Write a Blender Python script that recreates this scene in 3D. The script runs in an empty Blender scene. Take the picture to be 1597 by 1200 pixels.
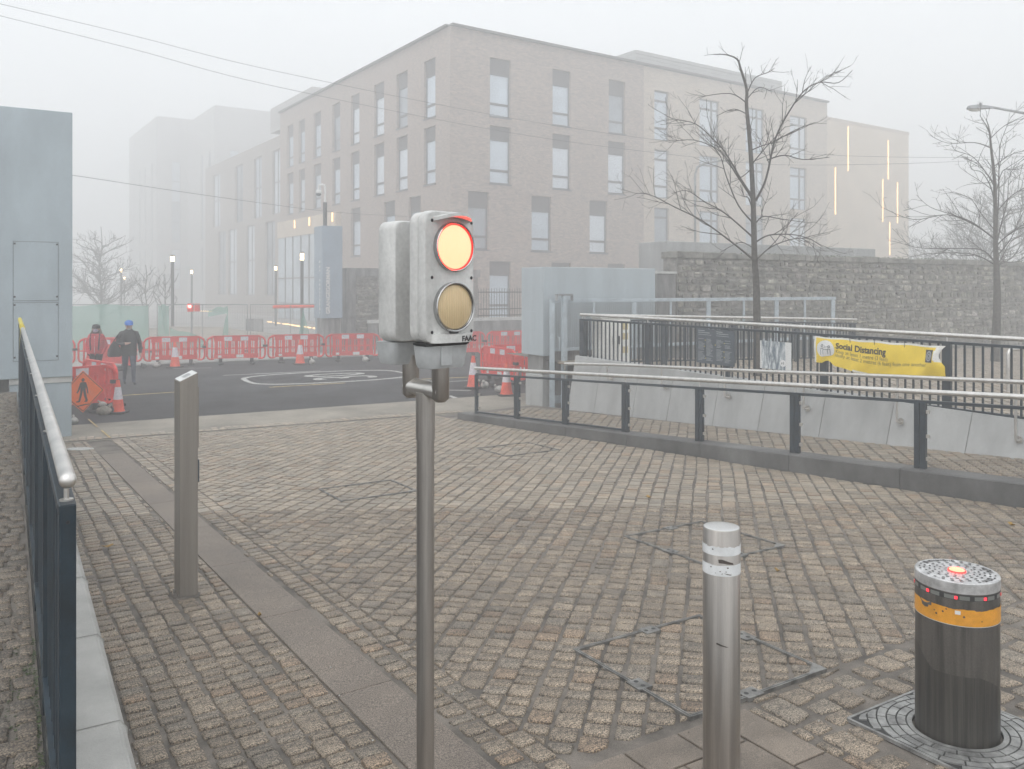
import bpy, math, random
from math import sin, cos, tan, radians as R, pi, hypot, atan2, sqrt, floor
from mathutils import Vector, Matrix, Euler

random.seed(11)
SC = bpy.context.scene
COL = SC.collection

# ------------------------------------------------------------------ camera, sky, sun, exposure
EYE, FPX, CX, HY = 2.2, 1300.0, 798.5, 450.0
cam = bpy.data.cameras.new('camera')
cam.sensor_width = 36.0
cam.lens = 36.0 * FPX / 1597.0
cam.shift_y = -(600.0 - HY) / 1597.0
cam.clip_start = 0.05
cam.clip_end = 3000
cam_o = bpy.data.objects.new('camera', cam)
COL.objects.link(cam_o)
cam_o.location = (0, 0, EYE)
cam_o.rotation_euler = (R(90), 0, 0)
SC.camera = cam_o

SUN_EL, SUN_AZ = R(52), R(200)
world = bpy.data.worlds.new("World")
SC.world = world
world.use_nodes = True
wn, wl = world.node_tree.nodes, world.node_tree.links
wn.clear()
sky = wn.new('ShaderNodeTexSky')
sky.sky_type = 'NISHITA'
sky.sun_disc = False
sky.sun_elevation = SUN_EL
sky.sun_rotation = SUN_AZ
sky.air_density = 1.0
sky.dust_density = 8.0
sky.ozone_density = 1.0
hs = wn.new('ShaderNodeHueSaturation')
hs.inputs['Saturation'].default_value = 0.10
mixw = wn.new('ShaderNodeMix')
mixw.data_type = 'RGBA'
mixw.inputs['Factor'].default_value = 0.75
mixw.inputs['B'].default_value = (8.75, 9.15, 9.5, 1)      # even cloud cover over the clear sky
bg = wn.new('ShaderNodeBackground')
bg.inputs['Strength'].default_value = 0.125
wo = wn.new('ShaderNodeOutputWorld')
wl.new(sky.outputs[0], hs.inputs['Color'])
wl.new(hs.outputs[0], mixw.inputs['A'])
wl.new(mixw.outputs['Result'], bg.inputs['Color'])
wl.new(bg.outputs[0], wo.inputs['Surface'])

sl = bpy.data.lights.new('sun', 'SUN')
sl.energy = 0.6
sl.angle = R(70)
sl.color = (1.0, 0.97, 0.93)
sun_o = bpy.data.objects.new('sun', sl)
COL.objects.link(sun_o)
# sun direction matching the sky (rotation measured clockwise from +Y seen from above)
sd = Vector((sin(SUN_AZ) * cos(SUN_EL), cos(SUN_AZ) * cos(SUN_EL), sin(SUN_EL)))
sun_o.rotation_euler = sd.to_track_quat('Z', 'Y').to_euler()
sun_o.location = (0, -30, 60)

SC.view_settings.view_transform = 'Standard'
SC.view_settings.look = 'None'
SC.view_settings.exposure = 0.36
SC.view_settings.gamma = 1.0
SC.view_settings.use_curve_mapping = False
SC.render.engine = 'CYCLES'
SC.cycles.use_denoising = True
SC.cycles.max_bounces = 8
SC.cycles.diffuse_bounces = 3
SC.cycles.glossy_bounces = 3
SC.cycles.transmission_bounces = 4
SC.cycles.transparent_max_bounces = 12
SC.cycles.volume_bounces = 4
SC.cycles.sample_clamp_indirect = 4.0

HAZE_DENSITY = 0.0142

# ------------------------------------------------------------------ small helpers
def V(*a):
    return Vector(a)

def at(px, py, Y):
    """a place in the world from a sight line and a depth"""
    return Vector(((px - CX) / FPX * Y, Y, EYE - (py - HY) / FPX * Y))

U_ANG = R(31.1)
U = Vector((-sin(U_ANG), cos(U_ANG), 0))
N = Vector((cos(U_ANG), sin(U_ANG), 0))
SLOPE = 0.031

def plaza_z(x, y):
    return -SLOPE * (U.x * x + U.y * y - 2.17)

def G(px, py):
    dx = (px - CX) / FPX
    dz = -(py - HY) / FPX
    t = (2.17 * SLOPE - EYE) / (dz + SLOPE * (U.x * dx + U.y))
    return Vector((t * dx, t, EYE + t * dz))

def tag(o, label=None, cat=None, group=None, kind=None):
    if label: o['label'] = label
    if cat: o['category'] = cat
    if group: o['group'] = group
    if kind: o['kind'] = kind
    return o

def thing(name, label, cat, loc=(0, 0, 0), rz=0.0, group=None):
    o = bpy.data.objects.new(name, None)
    o.empty_display_size = 0.2
    COL.objects.link(o)
    o.location = loc
    o.rotation_euler = (0, 0, rz)
    return tag(o, label, cat, group)

def copy_tree(o, parent=None):
    c = o.copy()
    COL.objects.link(c)
    if parent is not None:
        c.parent = parent
    for ch in list(o.children):
        copy_tree(ch, c)
    return c

def root_loc(o):
    while o.parent is not None:
        o = o.parent
    return Vector(o.location)

class MB:
    def __init__(s):
        s.v, s.f, s.m, s.t = [], [], [], []
    def add(s, vs, fs, m=0, tint=None):
        b = len(s.v)
        s.v.extend([tuple(v) for v in vs])
        s.f.extend([tuple(i + b for i in f) for f in fs])
        s.m.extend([m] * len(fs))
        if tint is not None:
            s.t.extend([tint] * len(vs))
        return s
    def obox(s, o, ax, ay, az, m=0):
        o, ax, ay, az = Vector(o), Vector(ax), Vector(ay), Vector(az)
        vs = [o, o + ax, o + ax + ay, o + ay, o + az, o + ax + az, o + ax + ay + az, o + ay + az]
        return s.add(vs, [(0, 3, 2, 1), (4, 5, 6, 7), (0, 1, 5, 4), (1, 2, 6, 5), (2, 3, 7, 6), (3, 0, 4, 7)], m)
    def box(s, c, d, rz=0.0, m=0):
        ax = Vector((cos(rz), sin(rz), 0)) * d[0]
        ay = Vector((-sin(rz), cos(rz), 0)) * d[1]
        az = Vector((0, 0, d[2]))
        return s.obox(Vector(c) - ax / 2 - ay / 2 - az / 2, ax, ay, az, m)
    def beam(s, p, q, w, h, m=0):
        p, q = Vector(p), Vector(q)
        d = q - p
        side = Vector((-d.y, d.x, 0))
        if side.length < 1e-6:
            side = Vector((1, 0, 0))
        side = side.normalized()
        up = d.cross(side).normalized()
        if up.length < .5: up = Vector((0, 1, 0))
        return s.obox(p - side * w / 2 - up * h / 2, d, side * w, up * h, m)
    def tube(s, pts, r, n=8, cap=True, m=0):
        pts = [Vector(p) for p in pts]
        k = len(pts)
        rs = r if isinstance(r, (list, tuple)) else [r] * k
        vs, fs = [], []
        prev = None
        for i, p in enumerate(pts):
            d = (pts[min(i + 1, k - 1)] - pts[max(i - 1, 0)])
            if d.length < 1e-9: d = Vector((0, 0, 1))
            d.normalize()
            if prev is None:
                a = Vector((0, 0, 1)) if abs(d.z) < .9 else Vector((1, 0, 0))
                a = (a - d * a.dot(d)).normalized()
            else:
                a = (prev - d * prev.dot(d))
                a = a.normalized() if a.length > 1e-6 else prev
            prev = a
            b = d.cross(a)
            for j in range(n):
                t = 2 * pi * j / n
                vs.append(p + (a * cos(t) + b * sin(t)) * rs[i])
        for i in range(k - 1):
            for j in range(n):
                fs.append((i * n + j, i * n + (j + 1) % n, (i + 1) * n + (j + 1) % n, (i + 1) * n + j))
        if cap:
            fs.append(tuple(range(n - 1, -1, -1)))
            fs.append(tuple((k - 1) * n + j for j in range(n)))
        return s.add(vs, fs, m)
    def lathe(s, c, prof, n=24, m=0, cap0=False, cap1=False):
        c = Vector(c)
        vs, fs = [], []
        for (r, z) in prof:
            for j in range(n):
                t = 2 * pi * j / n
                vs.append(c + Vector((r * cos(t), r * sin(t), z)))
        for i in range(len(prof) - 1):
            for j in range(n):
                fs.append((i * n + j, i * n + (j + 1) % n, (i + 1) * n + (j + 1) % n, (i + 1) * n + j))
        if cap0: fs.append(tuple(range(n - 1, -1, -1)))
        if cap1: fs.append(tuple((len(prof) - 1) * n + j for j in range(n)))
        return s.add(vs, fs, m)
    def prism(s, poly, z0, z1, m=0):
        n = len(poly)
        vs = [(p[0], p[1], z0) for p in poly] + [(p[0], p[1], z1) for p in poly]
        fs = [tuple(range(n - 1, -1, -1)), tuple(range(n, 2 * n))]
        fs += [(i, (i + 1) % n, n + (i + 1) % n, n + i) for i in range(n)]
        return s.add(vs, fs, m)
    def plate(s, poly2, o, ex, ey, t, m=0):
        """a flat outline in the plane (ex, ey) at o, with thickness t along ex x ey"""
        o, ex, ey = Vector(o), Vector(ex), Vector(ey)
        nz = ex.cross(ey).normalized() * t
        n = len(poly2)
        vs = [o + ex * a + ey * b for a, b in poly2]
        vs += [p + nz for p in vs]
        fs = [tuple(range(n - 1, -1, -1)), tuple(range(n, 2 * n))]
        fs += [(i, (i + 1) % n, n + (i + 1) % n, n + i) for i in range(n)]
        return s.add(vs, fs, m)
    def sphere(s, c, r, n=10, sc=(1, 1, 1), m=0):
        prof = [(max(sin(pi * i / n), 1e-4) * r, -cos(pi * i / n) * r) for i in range(n + 1)]
        b = len(s.v)
        s.lathe((0, 0, 0), prof, n * 2, m)
        c = Vector(c)
        for i in range(b, len(s.v)):
            v = s.v[i]
            s.v[i] = (c.x + v[0] * sc[0], c.y + v[1] * sc[1], c.z + v[2] * sc[2])
        return s
    def build(s, name, mat, parent=None, world=False, smooth=False, bevel=0.0, center=False, auto=None):
        off = Vector((0, 0, 0))
        if parent is not None and world:
            off = root_loc(parent)
        loc = Vector((0, 0, 0))
        if center and s.v:
            loc = sum((Vector(v) for v in s.v), Vector()) / len(s.v)
        me = bpy.data.meshes.new(name)
        oo = off + loc
        me.from_pydata([(v[0] - oo.x, v[1] - oo.y, v[2] - oo.z) for v in s.v], [], s.f)
        mats = mat if isinstance(mat, (list, tuple)) else [mat]
        for mm in mats: me.materials.append(mm)
        if len(mats) > 1:
            me.polygons.foreach_set('material_index', s.m)
        if s.t and len(s.t) == len(s.v):
            a = me.color_attributes.new('tint', 'FLOAT_COLOR', 'POINT')
            flat = []
            for t in s.t: flat.extend((t[0], t[1], t[2], 1.0))
            a.data.foreach_set('color', flat)
        if smooth:
            me.polygons.foreach_set('use_smooth', [True] * len(me.polygons))
            if auto:
                try: me.set_sharp_from_angle(angle=R(auto))
                except Exception: pass
        me.update()
        o = bpy.data.objects.new(name, me)
        COL.objects.link(o)
        o.location = loc
        if parent is not None: o.parent = parent
        if bevel:
            b = o.modifiers.new('bevel', 'BEVEL')
            b.width = bevel
            b.segments = 2
            b.limit_method = 'ANGLE'
        return o

# ------------------------------------------------------------------ materials
def mat(name, col, rough=.6, metal=0.0, var=.12, scale=3.0, bump=0.0, bscale=60.0, attr=False,
        col2=None, stain=None, stretch=(1, 1, 1), spec=.5, rot=0.0, contrast=(.35, .65), emit=None, grain=0.0, gscale=250.0,
        rvar=0.0, rand=0.0, detail=6.0, coat=0.0, wn=0.0, wscale=.7):
    m = bpy.data.materials.new(name)
    m.use_nodes = True
    nt = m.node_tree
    n, l = nt.nodes, nt.links
    p = n['Principled BSDF']
    p.inputs['Roughness'].default_value = rough
    p.inputs['Metallic'].default_value = metal
    p.inputs['Specular IOR Level'].default_value = spec
    if coat: p.inputs['Coat Weight'].default_value = coat
    if emit:
        p.inputs['Emission Color'].default_value = (*emit[0], 1)
        p.inputs['Emission Strength'].default_value = emit[1]
    tc = n.new('ShaderNodeTexCoord')
    geo = n.new('ShaderNodeNewGeometry')
    mp = n.new('ShaderNodeMapping')
    mp.inputs['Scale'].default_value = stretch
    mp.inputs['Rotation'].default_value = (0, 0, rot)
    l.new(geo.outputs['Position'] if rot or stain == 'world' else tc.outputs['Object'], mp.inputs['Vector'])
    ns = n.new('ShaderNodeTexNoise')
    ns.inputs['Scale'].default_value = scale
    ns.inputs['Detail'].default_value = detail
    ns.inputs['Roughness'].default_value = .65
    l.new(mp.outputs[0], ns.inputs['Vector'])
    rmp = n.new('ShaderNodeMapRange')
    rmp.inputs['From Min'].default_value = contrast[0]
    rmp.inputs['From Max'].default_value = contrast[1]
    l.new(ns.outputs['Fac'], rmp.inputs['Value'])
    mx = n.new('ShaderNodeMix')
    mx.data_type = 'RGBA'
    c2 = col2 if col2 else tuple(c * (1 - var * 2) for c in col)
    c1 = col if col2 else tuple(min(1, c * (1 + var * .6)) for c in col)
    mx.inputs['A'].default_value = (*c2, 1)
    mx.inputs['B'].default_value = (*c1, 1)
    l.new(rmp.outputs[0], mx.inputs['Factor'])
    out = mx.outputs['Result']
    if attr:
        at_ = n.new('ShaderNodeAttribute')
        at_.attribute_name = 'tint'
        mm = n.new('ShaderNodeMix')
        mm.data_type = 'RGBA'
        mm.blend_type = 'MULTIPLY'
        mm.inputs['Factor'].default_value = 1
        l.new(out, mm.inputs['A'])
        l.new(at_.outputs['Color'], mm.inputs['B'])
        out = mm.outputs['Result']
    if grain:
        g = n.new('ShaderNodeTexNoise')
        g.inputs['Scale'].default_value = gscale
        g.inputs['Detail'].default_value = 2
        l.new(tc.outputs['Object'], g.inputs['Vector'])
        gr = n.new('ShaderNodeMapRange')
        gr.inputs['From Min'].default_value = .36
        gr.inputs['From Max'].default_value = .64
        gr.inputs['To Min'].default_value = 1 - grain
        gr.inputs['To Max'].default_value = 1 + grain
        l.new(g.outputs['Fac'], gr.inputs['Value'])
        mg = n.new('ShaderNodeVectorMath')
        mg.operation = 'SCALE'
        l.new(out, mg.inputs[0])
        l.new(gr.outputs[0], mg.inputs['Scale'])
        out = mg.outputs[0]
    if rand:
        oi = n.new('ShaderNodeObjectInfo')
        rr = n.new('ShaderNodeMapRange')
        rr.inputs['To Min'].default_value = 1 - rand
        rr.inputs['To Max'].default_value = 1 + rand
        l.new(oi.outputs['Random'], rr.inputs['Value'])
        mg = n.new('ShaderNodeVectorMath')
        mg.operation = 'SCALE'
        l.new(out, mg.inputs[0])
        l.new(rr.outputs[0], mg.inputs['Scale'])
        out = mg.outputs[0]
    if wn:
        w = n.new('ShaderNodeTexNoise')
        w.inputs['Scale'].default_value = wscale
        w.inputs['Detail'].default_value = 7
        w.inputs['Roughness'].default_value = .7
        l.new(geo.outputs['Position'], w.inputs['Vector'])
        wr_ = n.new('ShaderNodeMapRange')
        wr_.inputs['From Min'].default_value = .3
        wr_.inputs['From Max'].default_value = .7
        wr_.inputs['To Min'].default_value = 1 - wn
        wr_.inputs['To Max'].default_value = 1 + wn * .7
        l.new(w.outputs['Fac'], wr_.inputs['Value'])
        mg = n.new('ShaderNodeVectorMath')
        mg.operation = 'SCALE'
        l.new(out, mg.inputs[0])
        l.new(wr_.outputs[0], mg.inputs['Scale'])
        out = mg.outputs[0]
    l.new(out, p.inputs['Base Color'])
    if rvar:
        rv = n.new('ShaderNodeMapRange')
        rv.inputs['To Min'].default_value = max(.03, rough - rvar)
        rv.inputs['To Max'].default_value = min(1, rough + rvar)
        l.new(ns.outputs['Fac'], rv.inputs['Value'])
        l.new(rv.outputs[0], p.inputs['Roughness'])
    if bump:
        nb = n.new('ShaderNodeTexNoise')
        nb.inputs['Scale'].default_value = bscale
        nb.inputs['Detail'].default_value = 4
        l.new(tc.outputs['Object'], nb.inputs['Vector'])
        bp = n.new('ShaderNodeBump')
        bp.inputs['Strength'].default_value = bump
        bp.inputs['Distance'].default_value = .01
        l.new(nb.outputs['Fac'], bp.inputs['Height'])
        l.new(bp.outputs[0], p.inputs['Normal'])
    return m

M = {}
M['sett'] = mat('granite_sett', (.545, .46, .362), .5, wn=.2, wscale=.5, attr=True, var=.2, scale=9, bump=.8, bscale=150, grain=.85, gscale=140, spec=.6, rvar=.12)
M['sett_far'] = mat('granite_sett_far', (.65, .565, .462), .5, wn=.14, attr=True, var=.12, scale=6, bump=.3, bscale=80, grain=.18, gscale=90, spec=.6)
M['joint'] = mat('joint_mortar', (.185, .162, .138), .8, var=.3, scale=3, bump=.6, bscale=160, grain=.3, gscale=260)
M['slab'] = mat('granite_slab', (.23, .19, .155), .55, stain='world', wn=.25, var=.12, scale=1.1, bump=.5, bscale=190, grain=.6, gscale=150, spec=.4, rvar=.2, rand=.05)
M['slab_tan'] = mat('granite_slab_tan', (.215, .175, .138), .55, var=.2, scale=3, bump=.3, bscale=220, grain=.4, gscale=210, rand=.15)
M['kerb'] = mat('granite_kerb', (.128, .127, .124), .6, stain='world', wn=.2, var=.25, scale=1.6, bump=.25, bscale=150, grain=.22, gscale=200, rand=.16, stretch=(1, 1, .6))
M['coping'] = mat('concrete_coping', (.42, .415, .395), .75, stain='world', wn=.12, wscale=2.5, var=.12, scale=2.2, bump=.25, bscale=120, grain=.1, rand=.05)
M['concrete'] = mat('fair_concrete', (.40, .405, .40), .75, stain='world', var=.09, wn=.08, wscale=1.5, scale=1.5, bump=.15, bscale=60, stretch=(2.2, 2.2, .45), grain=.06, gscale=120, rand=.06)
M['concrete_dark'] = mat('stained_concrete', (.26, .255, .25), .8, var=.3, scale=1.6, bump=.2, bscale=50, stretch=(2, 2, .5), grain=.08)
M['footpath'] = mat('brushed_footpath', (.30, .27, .225), .8, var=.2, scale=.8, bump=.15, bscale=150, grain=.12, gscale=120)
M['asphalt'] = mat('asphalt', (.056, .056, .06), .85, var=.3, scale=.5, bump=.35, bscale=160, grain=.25, gscale=140, rvar=.08, spec=.22)
M['ground'] = mat('campus_paving', (.34, .33, .31), .8, var=.15, scale=.3, bump=.1, grain=.1)
M['line_white'] = mat('road_paint_white', (.46, .46, .44), .6, var=.25, scale=7, contrast=(.3, .6))
M['line_yellow'] = mat('road_paint_yellow', (.55, .40, .14), .6, var=.25, scale=7)
M['clad'] = mat('grey_clad_panel', (.38, .445, .485), .42, var=.08, scale=1.2, bump=.05, bscale=25, grain=.05, gscale=60, stretch=(1, 1, .4), spec=.4)
M['clad_light'] = mat('grey_painted_steel', (.43, .485, .515), .5, var=.06, scale=1.0, bump=.03, stretch=(3, 3, .3), grain=.03)
M['pale'] = mat('pale_band', (.55, .55, .53), .6, var=.1)
M['gate'] = mat('gate_paint', (.46, .525, .57), .45, var=.12, scale=4)
M['rail_dark'] = mat('dark_blue_paint', (.016, .032, .046), .42, var=.25, scale=6, spec=.35, rvar=.12, grain=.1)
M['steel'] = mat('brushed_steel', (.72, .70, .67), .36, metal=1.0, var=.08, scale=2, stretch=(5, 5, 2), rvar=.06, bump=.03, bscale=200)
M['steel_dull'] = mat('weathered_steel', (.47, .44, .41), .40, metal=1.0, var=.16, scale=1.6, stretch=(14, 14, .4), rvar=.10, bump=.05, bscale=150)
M['steel_top'] = mat('turned_steel', (.75, .75, .74), .3, metal=1.0, var=.05)
M['post_bronze'] = mat('access_post_steel', (.33, .30, .265), .5, metal=.7, var=.09, scale=1.4, stretch=(9, 9, .3), rvar=.05)
M['tape_white'] = mat('worn_white_tape', (.80, .82, .83), .5, var=.1, scale=8)
M['tape_yellow'] = mat('yellow_tape', (.75, .62, .06), .45, var=.15, scale=9)
M['scuff'] = mat('scuff', (.09, .07, .06), .6, var=.3, scale=20)
M['head'] = mat('signal_housing', (.60, .60, .585), .42, var=.12, scale=5, bump=.05, bscale=40, grain=.05, gscale=70, stretch=(1, 1, .5), rvar=.08)
M['head_low'] = mat('signal_base', (.47, .485, .49), .42, var=.14, scale=6, rvar=.08)
M['black'] = mat('black_rubber', (.018, .018, .02), .6, var=.3)
M['joint_grey'] = mat('panel_joint', (.20, .235, .26), .6)
M['screw'] = mat('dark_screw', (.04, .04, .045), .4, metal=.6)
M['chrome'] = mat('lens_ring', (.5, .5, .5), .2, metal=1.0)
M['red_lens'] = mat('lit_red_lens', (.4, .05, .03), .3, var=.02, emit=((1.0, .046, .026), 14.0))
M['red_rim'] = mat('lit_red_rim', (.4, .03, .03), .3, var=.02, emit=((1.0, .03, .025), 1.2))
M['amber'] = mat('amber_lens', (.66, .50, .28), .35, var=.04, scale=10, stretch=(1, 1, .2), coat=.2)
M['led_red'] = mat('red_marker_led', (.5, .02, .03), .3, var=.02, emit=((1.0, .03, .05), 1.6))
M['led_dim'] = mat('dim_marker_led', (.4, .06, .06), .3, var=.02, emit=((.8, .05, .06), .35))
M['far_red'] = mat('far_red_lamp', (.5, .05, .03), .3, var=.02, emit=((1.0, .12, .10), 12.0))
M['iron'] = mat('bollard_steel', (.115, .105, .093), .5, metal=.35, var=.25, scale=2.2, stretch=(12, 12, .5), rvar=.12, grain=.12, gscale=180)
M['iron_wet'] = mat('bollard_water_mark', (.070, .065, .056), .42, metal=.3, var=.3, scale=2.2, stretch=(20, 20, .5))
M['alu_plate'] = mat('cast_plate', (.60, .60, .60), .45, metal=.5, var=.2, scale=12, rvar=.1)
M['ring_plate'] = mat('cast_iron_plate', (.36, .36, .35), .5, metal=.4, var=.3, scale=10, bump=.2, bscale=120, rvar=.12)
M['slot'] = mat('dark_slot', (.03, .03, .03), .7)
M['amber_band'] = mat('amber_reflective_band', (.78, .34, .02), .35, var=.1, scale=14, rvar=.1)
M['grey_lens'] = mat('grey_marker_lens', (.18, .19, .175), .3, var=.1)
M['hatch'] = mat('hatch_frame_steel', (.30, .295, .28), .5, metal=.6, var=.3, scale=10)
M['barrier'] = mat('red_barrier_plastic', (.80, .05, .042), .42, var=.12, scale=2, rvar=.1, rand=.08)
M['cone'] = mat('cone_orange', (.85, .10, .05), .5, var=.12, scale=6)
M['reflect'] = mat('reflective_white', (.70, .66, .70), .4, var=.1, scale=10)
M['sandbag'] = mat('sandbag_white', (.52, .50, .47), .8, var=.2, scale=6, bump=.5, bscale=40)
M['sandbag_grey'] = mat('sandbag_black', (.06, .06, .06), .7, var=.2, scale=6, bump=.4, bscale=40)
M['sandbag_dirty'] = mat('sandbag_dirty', (.36, .32, .27), .8, var=.3, scale=7, bump=.5, bscale=40)
M['orange'] = mat('orange_sign_face', (.95, .15, .008), .4, var=.05, scale=3)
M['ink'] = mat('black_print', (.02, .02, .022), .5)
M['white'] = mat('white_print', (.72, .72, .71), .5, var=.04)
M['bark'] = mat('bark', (.085, .077, .068), .8, var=.3, scale=14, bump=.7, bscale=60)
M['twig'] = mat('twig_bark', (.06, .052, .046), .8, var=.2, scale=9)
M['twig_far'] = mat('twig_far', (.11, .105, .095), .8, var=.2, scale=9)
M['moss'] = mat('moss', (.07, .10, .035), .9, var=.4, scale=30, bump=.8, bscale=90)
M['leaf'] = mat('fallen_leaf', (.42, .25, .04), .7, var=.3, scale=20)
M['leaf_green'] = mat('small_wall_plant', (.10, .13, .055), .8, var=.3, scale=10)
M['stone'] = mat('limestone_rubble', (.38, .37, .34), .8, attr=True, var=.35, scale=5, bump=.9, bscale=22, grain=.18, gscale=45)
M['stone_bed'] = mat('wall_mortar', (.27, .255, .235), .9, var=.3, scale=4, bump=.6, bscale=40)
M['stone_cap'] = mat('wall_coping_stone', (.25, .24, .215), .85, var=.35, scale=2.2, bump=.7, bscale=30)
BR = R(34.4)
M['brick'] = mat('mixed_brick', (.42, .335, .28), .8, col2=(.17, .145, .135), scale=2.0, stretch=(1.7, 1.7, 6.5), rot=-BR, contrast=(.30, .64), detail=6)
M['brick_dark'] = mat('dark_brick_panel', (.085, .075, .075), .8, col2=(.065, .06, .06), scale=2.2, stretch=(2.2, 2.2, 9.0), rot=-BR, detail=3)
M['brick_tan'] = mat('tan_brick', (.52, .44, .36), .8, col2=(.40, .34, .28), scale=2.0, stretch=(1.1, 1.1, 4.2), rot=-BR, detail=3)
M['brick_fogged'] = mat('fog_paled_brick', (.42, .41, .40), .8, col2=(.36, .35, .34), scale=2.2, stretch=(2.2, 2.2, 9.0), rot=-BR, detail=3)  # far brick lightened toward the fog colour, haze put into its base
M['brick_wing'] = mat('wing_brick', (.34, .295, .26), .8, col2=(.27, .24, .215), scale=2.0, stretch=(1.1, 1.1, 4.2), rot=-BR, detail=3)
M['metal_roof'] = mat('roof_screen', (.36, .365, .36), .5, var=.08, scale=1)
M['frame'] = mat('window_frame', (.075, .078, .088), .5)
M['glass'] = mat('window_glass', (.56, .64, .72), .08, var=.12, scale=.25, spec=.6)  # pale base stands in for blinds and reflected sky
M['glass_mid'] = mat('window_glass_mid', (.32, .36, .40), .08, var=.2, scale=.3, spec=.6)  # darker glass tone, dealt at random among the panes
M['glass_blind'] = mat('window_blind', (.66, .72, .78), .2, var=.06, scale=.4, spec=.5)
M['glass_blue'] = mat('curtain_glass', (.50, .58, .64), .06, var=.15, scale=.2, spec=.6)
M['glass_warm'] = mat('lit_lobby_glass', (.52, .46, .36), .1, var=.2, scale=.6, spec=.5, emit=((1.0, .72, .42), .10))
M['clad_tan_glow'] = mat('pale_stone_clad_glow', (.60, .50, .385), .7, var=.08, scale=.6)  # pale cladding, base warmed to imitate golden strip glow in the fog
M['led_warm'] = mat('warm_led_strip', (.8, .6, .35), .4, var=.02, emit=((1.0, .62, .28), 2.4))
M['lamp_warm'] = mat('lamp_glow', (.8, .7, .5), .4, var=.02, emit=((1.0, .72, .42), 7.0))
M['lamp_metal'] = mat('lamp_metal', (.10, .10, .105), .5, metal=.4)
M['lamp_grey'] = mat('galvanised_lamp', (.30, .31, .32), .5, metal=.4)
M['lamp_bowl'] = mat('lamp_bowl', (.62, .60, .54), .25)
M['net'] = mat('green_netting', (.22, .46, .38), .8, var=.1, scale=3)
M['wire'] = mat('galvanised_wire', (.30, .31, .31), .5, metal=.5)
M['sign_blue'] = mat('pylon_blue_grey', (.31, .375, .44), .45, var=.06, scale=1)
M['board'] = mat('notice_board_slate', (.055, .075, .095), .45, var=.1, scale=5)
M['board_text'] = mat('board_pale_text', (.36, .38, .40), .6)
M['poster'] = mat('scuffed_poster', (.66, .69, .70), .5, col2=(.13, .17, .21), scale=2.6, stretch=(10, 10, 1.6), contrast=(.42, .58), detail=9)
M['banner'] = mat('yellow_vinyl', (.86, .62, .035), .42, var=.06, scale=3, rvar=.06)
M['banner_back'] = mat('pale_vinyl', (.74, .73, .69), .45, var=.05)
M['grey_ink'] = mat('pale_brown_ink', (.20, .16, .06), .5)
M['cabinet'] = mat('cabinet_cream', (.80, .80, .76), .45, var=.06, scale=3)
M['cabinet_label'] = mat('cabinet_label', (.62, .53, .30), .5)
M['skin'] = mat('skin', (.58, .36, .28), .5, var=.08)
M['jacket_black'] = mat('black_jacket_cloth', (.014, .015, .018), .75, var=.3, scale=7, bump=.5, bscale=14)
M['jeans'] = mat('blue_jeans', (.035, .05, .085), .8, var=.3, scale=9, bump=.4, bscale=30)
M['shoe'] = mat('dark_shoe', (.012, .012, .013), .5)
M['cap_blue'] = mat('blue_cap', (.03, .16, .55), .6, var=.1)
M['puffer'] = mat('red_puffer', (.62, .03, .045), .5, var=.12, scale=6)
M['black_cloth'] = mat('black_cloth', (.012, .012, .014), .8, var=.3, scale=8)
M['hair'] = mat('brown_hair', (.11, .06, .03), .6, var=.3, scale=30, stretch=(1, 1, .1))
M['mask'] = mat('patterned_mask', (.62, .58, .64), .7, col2=(.25, .20, .36), scale=30, contrast=(.45, .55))
M['grey_hair'] = mat('grey_beard', (.42, .40, .38), .8, var=.2, scale=30)
M['cable'] = mat('cable', (.16, .16, .165), .6)

def text_mesh(name, s, size, mats, parent, o, ex, ey, depth=.002, align='LEFT', world=True, spacing=1.0, bold=0.0):
    cu = bpy.data.curves.new(name, 'FONT')
    cu.body = s
    cu.size = size
    cu.align_x = align
    cu.extrude = depth
    cu.space_character = spacing
    cu.offset = bold
    cu.resolution_u = 3
    t = bpy.data.objects.new(name, cu)
    COL.objects.link(t)
    bpy.context.view_layer.update()
    dg = bpy.context.evaluated_depsgraph_get()
    me = bpy.data.meshes.new_from_object(t.evaluated_get(dg))
    bpy.data.objects.remove(t)
    ex, ey = Vector(ex).normalized(), Vector(ey).normalized()
    ez = ex.cross(ey)
    off = root_loc(parent) if (parent is not None and world) else Vector()
    o = Vector(o) - off
    for v in me.vertices:
        c = v.co.copy()
        v.co = o + ex * c.x + ey * c.y + ez * (c.z + depth)
    me.materials.clear()
    me.materials.append(mats)
    ob = bpy.data.objects.new(name, me)
    COL.objects.link(ob)
    if parent is not None: ob.parent = parent
    return ob

def add_ribs(m, scale):
    nt = m.node_tree
    tc = nt.nodes.new('ShaderNodeTexCoord')
    ck = nt.nodes.new('ShaderNodeTexWave'); ck.wave_type = 'BANDS'; ck.bands_direction = 'X'; ck.inputs['Scale'].default_value = scale
    bp = nt.nodes.new('ShaderNodeBump'); bp.inputs['Strength'].default_value = .3; bp.inputs['Distance'].default_value = .003
    nt.links.new(tc.outputs['Object'], ck.inputs['Vector'])
    nt.links.new(ck.outputs['Fac'], bp.inputs['Height'])
    nt.links.new(bp.outputs[0], nt.nodes['Principled BSDF'].inputs['Normal'])
    mul = nt.nodes.new('ShaderNodeMix'); mul.data_type = 'RGBA'; mul.blend_type = 'MULTIPLY'; mul.inputs['Factor'].default_value = .07
    lk = nt.nodes['Principled BSDF'].inputs['Base Color'].links[0]
    nt.links.new(lk.from_socket, mul.inputs['A']); nt.links.new(ck.outputs['Color'], mul.inputs['B'])
    nt.links.new(mul.outputs['Result'], nt.nodes['Principled BSDF'].inputs['Base Color'])
add_ribs(M['amber'], 38)

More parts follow.
